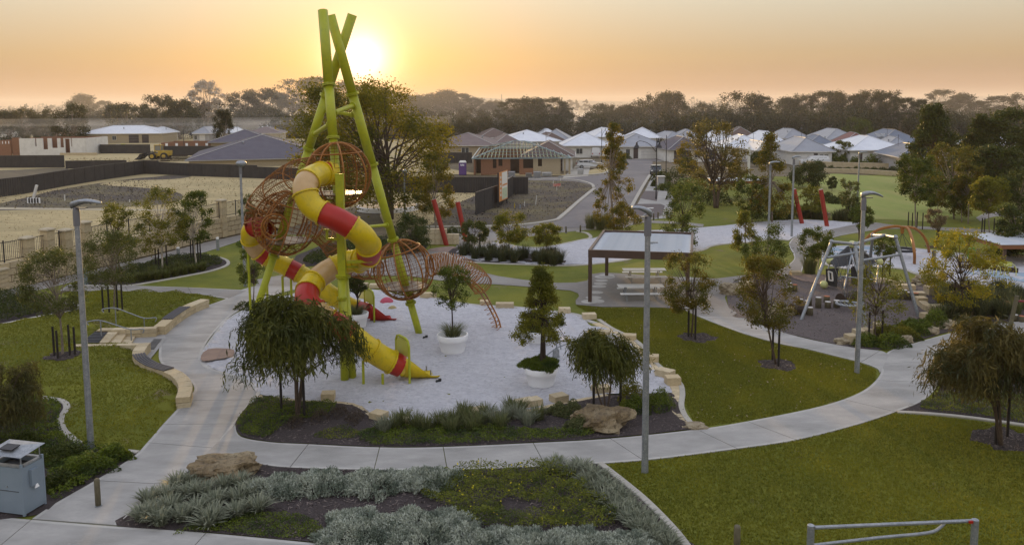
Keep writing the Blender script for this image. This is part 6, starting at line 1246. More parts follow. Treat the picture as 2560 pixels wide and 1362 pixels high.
# ================================================================ PLANTS
def rockmesh(r,sq,seed,mt,n=40):
    mb=MB(); mb.ball((0,0,0),1,n,(1,1,1)); out=[]
    for v in mb.v:
        p=Vector(v); q=p*1.3+Vector((seed*3.1,seed,0)); d=1+.42*noise.noise(q)+.24*noise.noise(q*2.3)+.14*noise.noise(q*5)+.08*noise.noise(q*11)
        p=Vector((p.x*d,p.y*d,max(-.5,min(.74+.12*noise.noise(q*3),p.z*d))))*r; out.append((p.x*sq[0],p.y*sq[1],p.z*sq[2]))
    mb.v=out; return mb
def rock(l,x,y,wpx,hm,seed,mt=None,dep=.7):
    b=P(x,y); r=wpx*b.y/F/1.64; mb=rockmesh(1,(r,r*dep,hm/1.1),seed,None); mb.v=[(v[0]+b.x,v[1]+b.y+r*dep*.6,v[2]+hm*.4) for v in mb.v]; single('boulder',l,'boulder',mb,mt or m_rock,b,'boulders in the garden beds',False)
rock('long tan boulder behind the strappy grasses at the left end of the foreground bed',556,1204,140,.50,1); rock('wide tan boulder beside the weeping tree at the front right of the sand pit',1504,1078,118,.62,2)
for x,y,w,h,s,l in((1829,738,44,.6,3,'pale boulder at the plaza corner of the bark area'),(1902,808,44,.45,4,'flat boulder beside the path behind the autumn tree'),(1945,796,44,.6,5,'rough pale boulder beside the fallen log'),(1975,790,28,.4,6,'small boulder near the swing leg'),(2110,862,34,.25,7,'low boulder at the lamp post junction'),(2270,858,24,.3,8,'small boulder at the edge of the dark shrubs by the path'),(2330,836,30,.3,9,'boulder under the shrubs right of the junction'),(2375,822,40,.35,10,'pale boulder among the reeds by the path'),(2316,714,46,.5,11,'dark boulder by the tall corner block'),(1740,1074,46,.16,12,'flat pale stone at the end of the pit edge')): rock(l,x,y,w,h,s,m_rockg)
def tuftmesh(nb,r,h,seed,wd=.02,arch=.6):
    g=np.random.default_rng(seed); Vs=[]; 
    a=g.uniform(0,6.283,nb); q=r*np.sqrt(g.uniform(0,1,nb))*.35; L_=h*g.uniform(.6,1.1,nb); ln=g.uniform(.2,1,nb)*arch
    bx,by=np.cos(a)*q,np.sin(a)*q; dx,dy=np.cos(a+g.normal(0,.4,nb)),np.sin(a+g.normal(0,.4,nb)); sx,sy=-dy*wd/2,dx*wd/2; rows=[]
    for t,k in((0,1),(.35,1.),(.7,.8),(1.0,.12)):
        px_=bx+dx*r*ln*t**1.6; py_=by+dy*r*ln*t**1.6; pz=L_*(t-.38*ln*t**3); rows.append((np.stack([px_-sx*k,py_-sy*k,pz],1),np.stack([px_+sx*k,py_+sy*k,pz],1)))
    Vv=np.stack([x for r_ in rows for x in r_],1).reshape(-1,3); i=np.arange(nb)[:,None]*8; Fq=np.concatenate([i+np.array([[2*k,2*k+1,2*k+3,2*k+2]]) for k in range(3)])
    return npmesh('blades',Vv,Fq)
TUF={}
def tuft(x,y,h,r,leaf,label,grp,cat='grass clump',nb=170,wd=.022,arch=.7,key=None,name='strap_leaf_clump',z=.02):
    k=(leaf.name,int(rng.integers(0,4)),nb,wd,arch)
    if k not in TUF: me=tuftmesh(nb,1,1,k[1]+11,wd/h,arch); me.materials.append(leaf); TUF[k]=me
    b=P(x,y); o=bpy.data.objects.new(name,TUF[k]); COL.objects.link(o); o.location=(b.x,b.y,z); o.scale=(r,r,h); o.rotation_euler[2]=rng.uniform(0,6); ORG[o.name]=b; props(o,label,cat,grp); return o
# strap leaf clumps
gl1='strappy grass clumps at the left of the foreground bed'; pts=[(350,1302),(388,1288),(430,1276),(372,1262),(420,1246),(462,1300),(500,1284),(540,1300),(470,1250),(505,1240),(450,1224),(545,1262),(590,1290),(600,1256),(640,1276),(560,1232),(606,1222),(520,1316),(400,1310),(632,1240),(480,1216)]
for x,y in pts: tuft(x+rng.normal()*4,y+rng.normal()*3,.46,.5,l_strap,'grey green strappy clump in the patch beside the tan boulder',gl1,nb=190,wd=.032,arch=.9)
gl2='strappy grass clumps along the kerb of the foreground bed'
for x,y in((1372,1180),(1392,1172),(1430,1186),(1452,1176),(1478,1192),(1500,1204),(1468,1212),(1520,1226),(1490,1232),(1540,1244),(1510,1252),(1560,1262),(1532,1272),(1584,1284),(1550,1292),(1606,1306),(1575,1312),(1630,1330),(1600,1336),(1652,1352),(1622,1362),(1672,1374)): tuft(x,y,.40,.46,l_strap,'grey green strappy grass clump in the row along the foreground kerb',gl2,nb=170,wd=.03,arch=.9)
gl3='straw and green grass tufts at the front of the sand pit'
for x,y in((985,1072),(1008,1060),(1040,1068),(1068,1076),(1100,1064),(1135,1060),(1165,1058),(1195,1066),(1230,1058),(1262,1052),(1290,1046),(1320,1062),(1250,1072),(1180,1078),(1130,1080),(1215,1044),(1160,1040),(1345,1050),(1275,1030),(1300,1034),(960,1080)): tuft(x,y,.56,.6,l_reedg if (x//10)%3 else l_strap,'tall straw tipped grass tuft at the front of the sand pit',gl3,nb=210,wd=.018,arch=.6)
gl4='dark reed clumps by the stream of sand'
for x,y in((1158,640),(1172,634),(1188,648),(1205,642),(1222,652),(1240,646),(1256,655),(1270,650),(1285,656),(1300,650),(1312,646),(1228,636),(1262,640),(1340,655),(1354,662),(1368,660),(1384,664),(1398,658),(1362,648),(1380,646)): tuft(x,y,1.15,.8,l_reed,'dark reed clump by the sand stream under small round trees',gl4,nb=240,wd=.03,arch=.75)
for x,y,l in((2024,684,'dark green reed clump beside the path in front of the small tree'),(1476,572,'tall green reed clump left of the shelter by the road'),(1500,574,'tall green reed clump nearest the shelter by the road'),(1520,570,'tall green reed clump under the tall autumn tree')): tuft(x,y,1.5,1.1,l_reedg,l,'tall reed clumps beside paths',nb=330,wd=.03,arch=.5)
gl5='reeds at the right side of the bark area'
for i in range(34): x=2350+(i%12)*20+rng.normal()*6; y=742+(i//12)*24+rng.normal()*5+(x-2350)*.02; tuft(x,y,1.0,.85,l_reed if i%3 else l_reedg,'dark reed clump in the mass right of the bark play area',gl5,nb=200,wd=.03,arch=.6)
gl6='reed clumps behind the left red pole'
for x,y in((2000,545),(2020,546),(2040,548),(1990,538),(2012,538),(2055,549),(2092,551),(2112,552),(2130,552),(2104,546),(1975,548)): tuft(x,y,1.1,1.1,l_reed,'dark low reed clump behind the two red poles',gl6,nb=180,wd=.04,arch=.6)
gl7='grey grasses in the left bed below the retaining wall'
for x,y in((330,706),(352,703),(372,700),(394,698),(415,695),(438,690),(460,686),(482,682),(505,676),(420,682),(450,676),(380,688)): tuft(x,y,.7,.7,l_grey,'grey grass clump in the left bed along its curved kerb',gl7,nb=170,wd=.03)
# mounds
def moundmesh(rx,ry,h,n,ls,seed,kind='sprig',spread=1.0,asp=.42):
    g=np.random.default_rng(seed); a=g.uniform(0,6.283,n); q=np.sqrt(g.uniform(0,1,n)); wob=1+.20*np.sin(a*3+seed)+.12*np.sin(a*7+seed*2)+.06*np.sin(a*13+seed); X=np.cos(a)*q*rx*wob; Y=np.sin(a)*q*ry*wob
    bump=.78+.3*np.sin(X*4.2/max(.6,h*3)+seed)*np.cos(Y*3.6/max(.6,h*3)+1)+.12*np.sin(X*9+Y*7); Z=h*(1-q**3.4)*bump+.03
    base=np.stack([X,Y,Z],1); out=[]
    if kind=='sprig':
        up=np.stack([X/rx*.7,Y/ry*.7,np.ones(n)],1)+g.normal(size=(n,3))*.25; up/=np.linalg.norm(up,axis=1)[:,None]; L_=ls*2.2*g.uniform(.7,1.3,n)
        for k in range(7):
            t=(k+.5)/7; d=g.normal(size=(n,3)); d-=up*np.sum(d*up,1)[:,None]; d/=np.linalg.norm(d,axis=1)[:,None]; d=d*.8+up*.9; d/=np.linalg.norm(d,axis=1)[:,None]
            C=base+up*(L_*(t-.5))[:,None]+d*ls*.4; out.append(quads(C,d,ls*(1.1-.4*t),asp,g))
    else:
        base[:,2]*=g.uniform(.45,1.05,n); out.append(leafq2(base,ls,asp,g))
    V3,Fq=cat(out); return npmesh('mound',V3,Fq)
def quads(C,d,s,asp,g):
    w=np.cross(d,g.normal(size=d.shape)); w/=np.linalg.norm(w,axis=1)[:,None]+1e-9; s=np.asarray(s)
    V3=np.stack([C-d*s*.5,C+w*s*asp*.5,C+d*s*.5,C-w*s*asp*.5],1).reshape(-1,3); return V3,np.arange(4*len(C)).reshape(-1,4)
def leafq2(C,ls,asp,g):
    d=g.normal(size=C.shape); d[:,2]=np.abs(d[:,2])*.8; d/=np.linalg.norm(d,axis=1)[:,None]; return quads(C,d,(ls*g.uniform(.7,1.3,len(C)))[:,None],asp,g)
def bush(label,x,y,rxpx,h,leaf,n=2200,ls=.09,kind='leaf',ry=None,grp=None,cat='shrub',name='shrub',z=0,base=None):
    b=base if base is not None else P(x,y,z); rx=rxpx*b.y/F; me=moundmesh(rx,ry or rx*.8,h,n,ls,int(x+y*3)%97+1,kind); o=link(name,me,leaf); o.location=(b.x,b.y,z+.01); ORG[o.name]=b; props(o,label,cat,grp); return o
# silver bushes in front
SB='silver leaved bushes in the foreground bed'
for x,y,rx,ry,h,l,n in((690,1226,62,.62,.50,'silver bush touching the tan boulder at the back left of the bed',1500),(795,1218,78,.75,.50,'silver bush at the back of the bed right of the boulder bush',1900),(935,1216,82,.75,.52,'silver bush in the middle of the back row',1900),(1062,1208,86,.7,.48,'silver bush at the right end of the back row',1900),(900,1330,108,1.0,.55,'large silver bush at the left front of the bed',3000),(1060,1326,112,1.05,.58,'large silver bush at the centre front of the bed',3000),(1190,1358,96,.8,.50,'silver bush at the bottom edge, centre',2200),(1330,1366,96,.75,.50,'silver bush at the bottom edge below the yellow flowered cover',2200),(1465,1366,92,.75,.48,'silver bush at the bottom edge, second from the right',2000),(1580,1376,80,.7,.45,'silver bush at the bottom edge near the kerb',1800)):
    bush(l,x,y+(10 if y>1300 else 2),rx*1.12,h*.56,l_silver,int(n*.62),.092,'sprig',ry*1.1,SB,'bush','silver_bush')
# ground covers
def cover(name,px,h,dens,ls,leaf,zb=.03,flowers=0,asp=.45,hole=None,sm=3,kind='stuff',z0=0):
    poly=WP(px,0,sm,True); xs=[p.x for p in poly]; ys=[p.y for p in poly]; ar=abs(sum(a.x*b.y-b.x*a.y for a,b in zip(poly,poly[1:]+poly[:1])))/2; n=int(ar*dens*1.7)
    X,Y=scatter(poly,n); 
    if hole: hp=WP(hole,0,2,True); m=~inside(hp,X,Y); X,Y=X[m],Y[m]
    f=np.array([noise.noise(Vector((x*1.3,y*1.3,0)))*.5+noise.noise(Vector((x*3.4,y*3.4,2)))*.35 for x,y in zip(X,Y)]); H=h*np.clip(.65+f*1.1,.08,1.4); Z=zb+z0+H*rng.uniform(.35,1.0,len(X))
    g=rng; C=np.stack([X,Y,Z],1); V3,Fq=leafq2(C,ls,asp,g); o=link(name,npmesh(name,V3,Fq),leaf); o['kind']=kind
    if flowers:
        k=rng.choice(len(X),flowers,replace=False); cf=C[k]; cf[:,2]+=.06; out=[leafq2(cf+rng.normal(size=cf.shape)*.012,.045,.9,g) for _ in range(3)]; V3,Fq=cat(out); o2=link('yellow_flowers',npmesh('yellow_flowers',V3,Fq),l_flower); o2['kind']='stuff'
    return o
cover('flowering_ground_cover',[(1060,1215),(1150,1180),(1300,1176),(1365,1172),(1440,1200),(1480,1230),(1520,1270),(1545,1305),(1500,1330),(1300,1330),(1180,1320),(1130,1280),(1060,1250)],.40,700,.062,l_cover2,flowers=70,hole=[(1254,1262),(1290,1255),(1352,1268),(1345,1290),(1270,1288)])
cover('ground_cover',[(430,1340),(520,1300),(600,1288),(740,1290),(790,1310),(800,1345),(650,1345),(515,1330)],.16,700,.055,l_cover)
cover('ground_cover',[(592,1060),(615,1028),(645,1000),(760,1010),(840,1012),(820,1040),(760,1050),(700,1075),(660,1098),(605,1088)],.28,650,.06,l_cover)
cover('ground_cover',[(905,1085),(960,1068),(1100,1068),(1250,1074),(1400,1078),(1480,1082),(1470,1096),(1330,1106),(1108,1116),(950,1117),(900,1108)],.28,700,.06,l_cover)
cover('ground_cover',[(790,1086),(860,1070),(900,1085),(880,1098),(800,1100)],.16,400,.06,l_cover2)
cover('ground_cover',[(-30,1010),(105,1002),(150,1012),(150,1048),(150,1070),(190,1112),(320,1134),(300,1160),(235,1200),(150,1252),(120,1240),(100,1150),(-60,1130)],.34,430,.08,l_cover)
cover('ground_cover',[(2300,1020),(2350,985),(2440,985),(2560,990),(2600,1060),(2430,1040)],.16,380,.07,l_cover2)
cover('ground_cover',[(-60,800),(0,806),(100,788),(150,770),(140,755),(40,735),(-60,745)],.5,300,.09,l_dark)
cover('ground_cover',[(215,705),(320,708),(400,698),(500,676),(555,660),(540,646),(500,640),(430,644),(352,664),(230,692)],.35,240,.10,l_dark)
cover('ground_cover',[(770,665),(900,648),(1050,625),(1040,606),(900,604),(780,640)],.5,160,.13,l_dark,z0=.02)
cover('ground_cover',[(590,614),(605,606),(670,604),(700,612),(640,622),(600,622)],.3,260,.1,l_cover)
# shrubs
JS='dark spreading shrubs beside the bin'
for x,y,r,h,l in((150,1150,60,.55,'dark green spreading shrub left of the lamp post base'),(215,1180,70,.6,'largest dark spreading shrub between the bin and the path'),(280,1150,48,.5,'spreading shrub at the tip of the left lawn by the path'),(150,1215,48,.45,'spreading shrub touching the bin'),(60,1120,56,.5,'spreading shrub behind the bin at the left edge')): bush(l,x,y,r,h,l_cover if x>200 else l_dark,3200,.085,grp=JS)
RS='rounded shrubs at the front right of the sand pit'
for x,y,r,h,l in((1428,1042,34,.75,'rounded olive shrub left of the weeping tree at the front right'),(1446,1076,36,.55,'low rounded shrub touching the tan boulder'),(1395,1036,28,.5,'small shrub in front of the pit edge blocks'),(1580,1004,38,.8,'rounded shrub behind the right stake'),(1588,1030,42,.7,'dark rounded shrub in front of the right stake'),(1646,1024,38,.85,'rounded shrub just right of the lamp post')): bush(l,x,y,r,h,l_reedg if x<1500 else l_olive if x==1580 else l_cover,2400,.075,grp=RS)
for x,y,r,l in((800,1050,22,'wispy brown shrub in the mulch left of the centre'),(850,1040,26,'wispy brown shrub beside the limestone block'),(888,1052,22,'wispy dark shrub at the pit edge corner'),(740,1062,20,'wispy shrub under the front weeping tree')): bush(l,x,y,r,.4,ML('wispy brown leaf '+str(x),(.06,.04,.03),(.12,.09,.06),.3),600,.06,grp='wispy shrubs in the mulch',ry=.5)
DS='dark shrubs at the path junction'
for x,y,r,h,l in((2170,862,40,.6,'front dark green shrub at the junction lamp post'),(2225,866,44,.65,'front dark green shrub right of the small staked tree'),(2262,846,40,.7,'middle dark shrub of the junction mass'),(2215,838,34,.6,'back left shrub of the junction mass'),(2300,832,36,.7,'olive shrub behind the junction mass'),(2338,818,34,.9,'tall dark shrub beside the reeds'),(2276,822,30,.6,'back shrub touching the bark area')): bush(l,x,y,r,h,l_cover if (x//2)%3 else l_olive,2200,.10,grp=DS)
bush('low dark shrub at the foot of the left tower pole',628,772,36,.5,l_dark,1500,.10)
bush('dark shrub on top of the pale curved limestone wall',1128,584,26,1.0,l_dark,1200,.13,base=P(1128,590))
bush('dark low shrub behind the trampoline deck rim',1040,560,30,.8,l_dark,1200,.14)
HG='hedge shrubs under the street wall'
for i,x in enumerate(range(2010,2340,22)): bush('low dark hedge shrub in the row between the two terrace walls',x,428+(x-2010)*.006,12,.9,l_dark,500,.2,grp=HG)
SG='street garden shrubs in front of the right houses'
for x,y,r,h in((2180,418,26,2.2),(2226,414,34,2.6),(2262,418,30,2.2),(2140,416,20,1.8),(2104,410,18,2.0),(2080,412,18,2.4),(2300,420,26,2.2),(2330,418,22,2.6),(2050,417,14,1.2)): bush('dark garden shrub on the verge before the right hand houses',x,y,r,h,l_dark if x%4 else l_green,1100,.3,grp=SG)
SS='shrubs beside the street behind the shelter'
for x,y,r,h,l in((1655,452,26,2.0,'dark shrub beside the kerb next to the hidden car'),(1690,460,34,2.4,'broad dark shrub behind the letterbox pillar'),(1665,476,24,1.3,'low shrub beside the letterbox pillar'),(1640,466,12,1.0,'tiny shrub at the lamp foot'),(1740,500,44,2.6,'wide shrub at the foot of the crooked tree'),(1790,512,40,3.0,'dense dark shrub below the crooked tree'),(1700,498,36,2.4,'shrub left of the crooked tree'),(2140,530,26,.9,'dark low shrub in the oval bed left'),(2060,500,30,.9,'dark low shrub band behind the olive tree'),(2095,508,34,.8,'dark low shrub band in the oval bed'),(1950,548,30,1.1,'dark shrub behind the sand stream at the slim lamp'),(1550,412,18,1.6,'shrub in front of the silver car'),(1560,398,16,1.2,'shrub beside the white garage lawn')): bush(l,x,y,r,h,l_dark if x%3 else l_green,1500,.22,grp=SS)
# pots planting
for (b,w,h),(l,leaf,kd,hh) in zip(PO,(('green skirt of leaves spilling over the front white pot',l_cover,'leaf',.30),('tufty grass filling the left white pot',l_reedg,'tuft',.6),('green leaves filling the back white pot',l_cover,'leaf',.45),('low grass in the pot beside the lime green post',l_reedg,'tuft',.5))):
    if kd=='leaf': me=moundmesh(w*1.02,w*1.0,hh,2600,.07,5); o=link('pot_plant',me,leaf); o.location=(b.x,b.y,h*.97)
    else: me=tuftmesh(420,w*1.35,hh,9,.014,.8); o=link('pot_plant',me,leaf); o.location=(b.x,b.y,h*.9)
    ORG[o.name]=b; props(o,l,'plant')
def pottree(i,l,ty,tx,wpx,cby,style,leaf,r,nl,seed,double=False):
    b,w,h=PO[i]; bb=Vector((b.x,b.y,h*.9)); top=A(tx,ty,b.y); H_=top.z-bb.z; W_=wpx*b.y/F; cb=(A(tx,cby,b.y).z-bb.z)/H_; tm,cm=treemesh(style,H_,W_,cb,seed,nl,.085,60 if i==0 else 34,r,1,1.05)
    t=thing('potted_tree',l,'tree',bb); link('trunk',tm,m_wood,t); link('crown',cm,leaf,t)
    if double: part('trunk',MB().tube([bb+Vector((.13,.05,-.05)),bb+Vector((.10,.05,H_*cb*1.25))],r*.9,8),m_wood,t)
pottree(0,'tall narrow yellow green tree growing in the front white pot',655,1336,126,846,'cone',l_olive,.08,9000,3,True)
pottree(1,'slim green tree with a thin dark trunk in the left white pot',663,1130,100,762,'open',l_green,.045,2600,5)
pottree(3,'dark slender tree in the pot beside the lime green post',690,884,60,728,'open',l_dark,.06,1500,6)
# weeping trees near the camera
def st3(l,who): stakes(l,who)
tree('weeping_tree','large dark weeping tree with drooping strands in front of the slide tower',742,1040,716,742,300,905,'weep',l_weep,m_bark,nl=6800,ls=None,ncl=64,stems=4,r=.06,cat='tree')
st3([(704,1032,930),(761,1045,930)],'the large weeping tree in front of the tower')
tree('weeping_tree','smaller weeping tree at the front right edge of the sand pit',1515,1032,1500,812,200,935,'weep',l_weep,m_bark,nl=4200,ncl=44,stems=3,r=.045)
st3([(1484,1024,900),(1551,1016,900)],'the smaller weeping tree at the front right')
tree('weeping_tree','golden tinged weeping tree cut by the right edge beside the path',2504,1112,2490,798,330,965,'weep',ML('golden weeping leaf',(.085,.075,.02),(.17,.13,.03),.35,cc=(.05,.055,.018),s=.8),m_bark,nl=6800,ncl=64,stems=3,r=.055)
st3([(2489,1110,940),(2518,1092,940)],'the weeping tree at the right edge'); mulchring(2520,1100,1.5)
tree('weeping_tree','weeping tree with golden flowers cut by the left edge above the bin',-5,1110,10,902,215,1055,'weep',ML('gold flecked leaf',(.075,.07,.02),(.14,.12,.03),.35,cc=(.05,.055,.02)),m_bark,nl=4200,ncl=44,stems=3,r=.05)
# trees on the left
T_='young trees on the left lawns and beds'
tree('gum_tree','grey green staked gum on the raised lawn at the far left with a bent trunk',158,902,122,612,160,775,'round',l_grey,m_barkg,nl=4600,ncl=34,group=T_,r=.06); st3([(137,905,816),(146,912,826),(176,905,812),(189,903,817)],'the bent gum on the raised left lawn'); mulchring(160,905,1.0,.30)
tree('gum_tree','grey green staked gum beside the upper handrail',284,786,270,572,148,712,'round',l_grey,m_barkg,nl=4600,ncl=34,group=T_,r=.06); st3([(259,792,716),(274,794,716),(295,790,712),(307,790,712)],'the gum beside the upper handrail'); mulchring(285,790,1.0,.20)
tree('young_tree','olive tree nearest the pillars behind the raised lawn',305,702,298,500,96,640,'round',l_olive,m_bark,nl=2600,group=T_)
tree('young_tree','tall olive tree with a pale trunk in the left bed, left of the pair',407,680,394,463,124,625,'round',l_olive,m_barkw,nl=4200,ncl=34,group=T_); st3([(390,668,622),(398,676,622),(407,660,618),(418,675,612)],'the left tree of the pair by the wall')
tree('young_tree','bushy green tree in the left bed, right of the pair',491,662,487,474,92,600,'round',l_green,m_barkw,nl=4200,ncl=30,group=T_); st3([(478,652,600),(484,652,600),(496,660,598),(502,655,598)],'the right tree of the pair by the wall')
tree('young_tree','small olive tree between the wall and the pale domed lamp',618,600,618,484,44,562,'open',l_grey,nl=1200,group=T_)
tree('young_tree','small staked tree beside the pale domed lamp at the left tower pole',633,758,630,618,78,712,'open',l_green,nl=2000,group=T_); st3([(626,758,716)],'the small tree at the left tower pole')
# behind the tower
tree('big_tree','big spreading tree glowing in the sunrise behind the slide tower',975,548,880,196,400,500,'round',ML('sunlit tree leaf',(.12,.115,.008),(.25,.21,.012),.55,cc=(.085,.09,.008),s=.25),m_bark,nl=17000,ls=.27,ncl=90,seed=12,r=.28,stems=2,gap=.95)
tree('autumn_tree','small autumn tree with orange leaves between the tower and the red poles',1090,574,1083,372,104,540,'round',l_autumn,m_barkg,nl=4200,ncl=34,ls=.17)
tree('dark_shrub_tree','dark bushy tree behind the right cage',1030,632,1030,528,100,622,'round',l_dark,nl=2800,ls=.14)
RTG='small round trees rising from the reeds'
tree('young_tree','small round tree in the reeds nearest the red pole',1190,634,1184,548,66,604,'round',l_grey,nl=2200,group=RTG); st3([(1200,634,585)],'the small round tree nearest the red pole')
tree('young_tree','small round tree in the reeds, tallest in the middle',1277,640,1275,529,92,604,'round',l_olive,nl=3000,group=RTG)
tree('young_tree','small round tree over the reeds nearest the shelter',1367,652,1366,557,74,608,'round',l_olive,nl=2600,group=RTG)
tree('autumn_tree','tall narrow autumn tree with a spire top beside the road',1536,578,1536,292,110,550,'cone',l_autumn,m_barkg,nl=4600,ncl=46,ls=.18,gap=.85); tree('autumn_tree','low autumn shrub tree at the foot of the spire topped tree',1556,584,1556,506,84,576,'round',l_autumn,nl=1800,ls=.14,gap=.8)
tree('young_tree','dark green tree directly behind the shelter roof',1702,622,1714,455,104,612,'open',l_green,m_bark,nl=4600,ncl=34)
tree('young_tree','olive tree right of the shelter, the left of two',1866,648,1862,518,72,628,'cone',l_olive,m_barkg,nl=2800); tree('young_tree','dark green tree right of the shelter standing before the first lamp',1918,690,1908,560,112,672,'open',l_green,m_barkg,nl=3400)
tree('crooked_tree','crooked half bare tree with visible branches before the white roofs',1790,520,1785,290,170,470,'round',ML('thin olive leaf',(.10,.09,.02),(.17,.14,.03),.4),m_bark,nl=2600,ncl=50,r=.20,ls=.24,stems=2,seed=4,gap=.7)
tree('young_tree','orange flecked tree behind the crooked tree, left',1740,470,1725,350,90,462,'round',l_autumn,nl=2200,ls=.22,gap=.8)
tree('autumn_tree','tall rust coloured tree in front of the dark grey roofed house',1930,556,1924,330,118,530,'cone',l_autumn,m_barkg,nl=5200,ncl=44,ls=.2); tree('young_tree','dark green tree left of the rust coloured tree',1880,556,1872,436,76,546,'round',l_green,nl=2600,ls=.17)
tree('dark_tree','dark dense tree at the left end of the oval lawn',2022,470,2024,402,90,466,'round',l_dark,nl=2600,ls=.24); tree('young_tree','yellow olive tree between the two red poles',2028,548,2028,464,58,530,'round',l_olive,nl=2200,ls=.15); st3([(2020,546,518),(2037,546,518)],'the tree between the red poles')
tree('young_tree','small dark tree in the oval bed, left one',2080,478,2080,442,26,470,'round',l_dark,nl=900,ls=.2); tree('young_tree','thin staked tree in the oval bed under the far lamp',2125,546,2124,442,50,512,'open',l_grey,m_barkw,nl=1500,ls=.16); st3([(2120,545,508),(2131,545,508)],'the thin tree in the oval bed')
tree('young_tree','round green tree beside the path behind the junction lamp',2150,616,2154,512,58,566,'round',l_green,nl=2400); st3([(2147,612,560)],'the round green tree behind the junction lamp')
tree('young_tree','bushy tree beside the tall swing at the path',2044,692,2042,566,84,640,'round',l_green,m_barkw,nl=3200); st3([(2035,684,636)],'the bushy tree beside the tall swing')
tree('young_tree','small tree behind the tall swing inside the orange arch',2212,694,2212,588,66,640,'open',l_green,m_barkg,nl=1500); st3([(2206,694,628),(2224,690,622)],'the small tree inside the orange arch')
tree('pale_tree','small pale brown tree on the lawn right of the arch swing',2344,618,2338,518,46,568,'round',ML('pale brown leaf',(.16,.12,.06),(.26,.20,.10),.4),nl=1300,ls=.13); st3([(2341,618,570),(2345,620,568)],'the pale brown tree'); mulchring(2342,618,1.1)
tree('autumn_tree','round rust and green tree right of the shelter on the lawn',1728,842,1718,626,132,770,'round',l_orange,m_bark,nl=4600,ncl=34); st3([(1721,842,775),(1738,850,762)],'the rust tree beside the shelter'); mulchring(1742,844,1.2)
tree('autumn_tree','autumn tree with a leaning trunk in front of the bark play area',1940,910,1898,640,176,808,'round',l_orange,m_bark,nl=5600,ncl=40,gap=.95); st3([(1931,900,808),(1946,916,815)],'the autumn tree before the bark area'); mulchring(1945,912,1.1)
tree('yellow_tree','sparse bright yellow green tree at the right of the sand area',2408,786,2400,562,200,748,'round',l_yellow,m_bark,nl=3600,ncl=46,gap=.8,ls=.13); st3([(2384,782,700),(2418,778,700)],'the bright yellow green tree')
tree('yellow_tree','sparse yellow green tree in front of the tall swing',2188,846,2192,650,150,800,'round',l_olive,m_bark,nl=1700,ncl=38,gap=.8,ls=.11); st3([(2172,846,780),(2205,844,775)],'the sparse tree in front of the swing')
# right background trees
BR='trees standing on the right lawns'
for x,y,tx,ty,w,cb,sty,lf,l in((2290,572,2288,383,104,500,'open',l_green,'tall green tree with a bare lower trunk left of the tree group on the right'),(2385,548,2380,352,130,530,'round',l_orange,'orange topped tree in the middle of the right tree group'),(2420,560,2424,402,70,500,'open',l_orange,'slender tree right of the orange topped one'),(2474,584,2476,440,92,528,'round',l_olive,'yellow green tree on the lawn near the curving path'),(2345,530,2340,430,70,515,'round',l_green,'green tree behind the tall left one in the group'),(2404,556,2402,440,60,520,'open',l_green,'slim dark trunked tree in the group'),(2535,640,2545,512,110,634,'round',l_dark,'dark rounded tree at the right edge behind the brown shelter'),(2550,560,2552,425,120,550,'round',l_dark,'dark bushy tree at the right edge above the rounded one'),(1842,470,1832,395,40,462,'round',l_autumn,'orange bush tree beside the steel column')):
    tree('park_tree',l,x,y,tx,ty,w,cb,sty,lf,m_barkg,nl=4200,ncl=34,group=BR,ls=.19)
st3([(2270,568,530),(2280,570,532),(2292,570,530),(2306,574,532)],'the tall green tree on the right lawn'); st3([(2454,588,545),(2460,589,545),(2484,590,545)],'the yellow green tree near the curving path')
for x,y,tx,ty,w,cb,l in((2342,470,2338,248,150,440,'biggest dark conifer like tree with layered branches on the right'),(2440,470,2450,280,110,430,'dark tree between the big conifer and the right edge'),(2535,470,2530,268,160,440,'dark tree filling the right edge behind the others'),(2500,500,2490,360,140,490,'dense dark tree under the right edge group'),(2430,500,2425,380,110,494,'dense dark tree behind the orange topped tree')):
    tree('dark_tree',l,x,y,tx,ty,w,cb,'cone' if 'conifer' in l or 'between' in l else 'round',l_dark,m_bark,nl=6500,ncl=56,ls=.36,group='dark trees on the right')
# street trees between houses
for x,y,ty,w,l in((1545,398,372,20,'small street tree before the grey porch'),(2100,404,350,36,'thin street tree left of the white house by the oval'),(2120,408,352,30,'thin street tree before the white wall by the oval'),(1898,416,380,50,'dark street tree below the gabled porch'),(1720,440,395,50,'olive street tree by the dark garage')): tree('street_tree',l,x,y,x,ty,w,y-6,'round',l_dark if w>40 else l_grey,nl=900,ls=.3)
# ---------------------------------------------------------------- the far tree line: six gum shapes, copied
PR={}
def proto(k):
    if k not in PR:
        sty,h,w,cb,n,st_=dict(umb=('umb',18,14,.42,30,2),rnd=('round',15,14,.22,30,3),tall=('open',18,12,.3,26,2),low=('round',10,13,.06,26,2),rnd2=('round',15,16,.25,34,3),umb2=('umb',17,17,.36,36,3))[k]
        tm,cm=treemesh(sty,h,w,cb,len(PR)*17+3,3000,.62,n,.28,st_,.85 if sty=='umb' else .9); PR[k]=(tm,cm,h,w)
    return PR[k]
def fartree(x,ty,wpx,Y,k,label,grp,leaf=None,z=0,name='gum_tree'):
    tm,cm,h,w=proto(k); b=A(x,330,Y); b.z=z; H_=A(x,ty,Y).z-z; W_=wpx*Y/F; key=(k,(leaf or l_far).name)
    if key not in PR: c=cm.copy(); c.materials.append(leaf or l_far); t2=tm.copy(); t2.materials.append(m_barkg if k!='X' else m_bark); PR[key]=(t2,c)
    t2,c=PR[key]; t=thing(name,label,'tree',b,grp); t.rotation_euler[2]=rng.uniform(0,6.28); t.scale=(W_/w,W_/w,H_/h)
    for nm,me in(('trunk',t2),('crown',c)): o=bpy.data.objects.new(nm,me); COL.objects.link(o); o.parent=t; ORG[o.name]=b
    return t
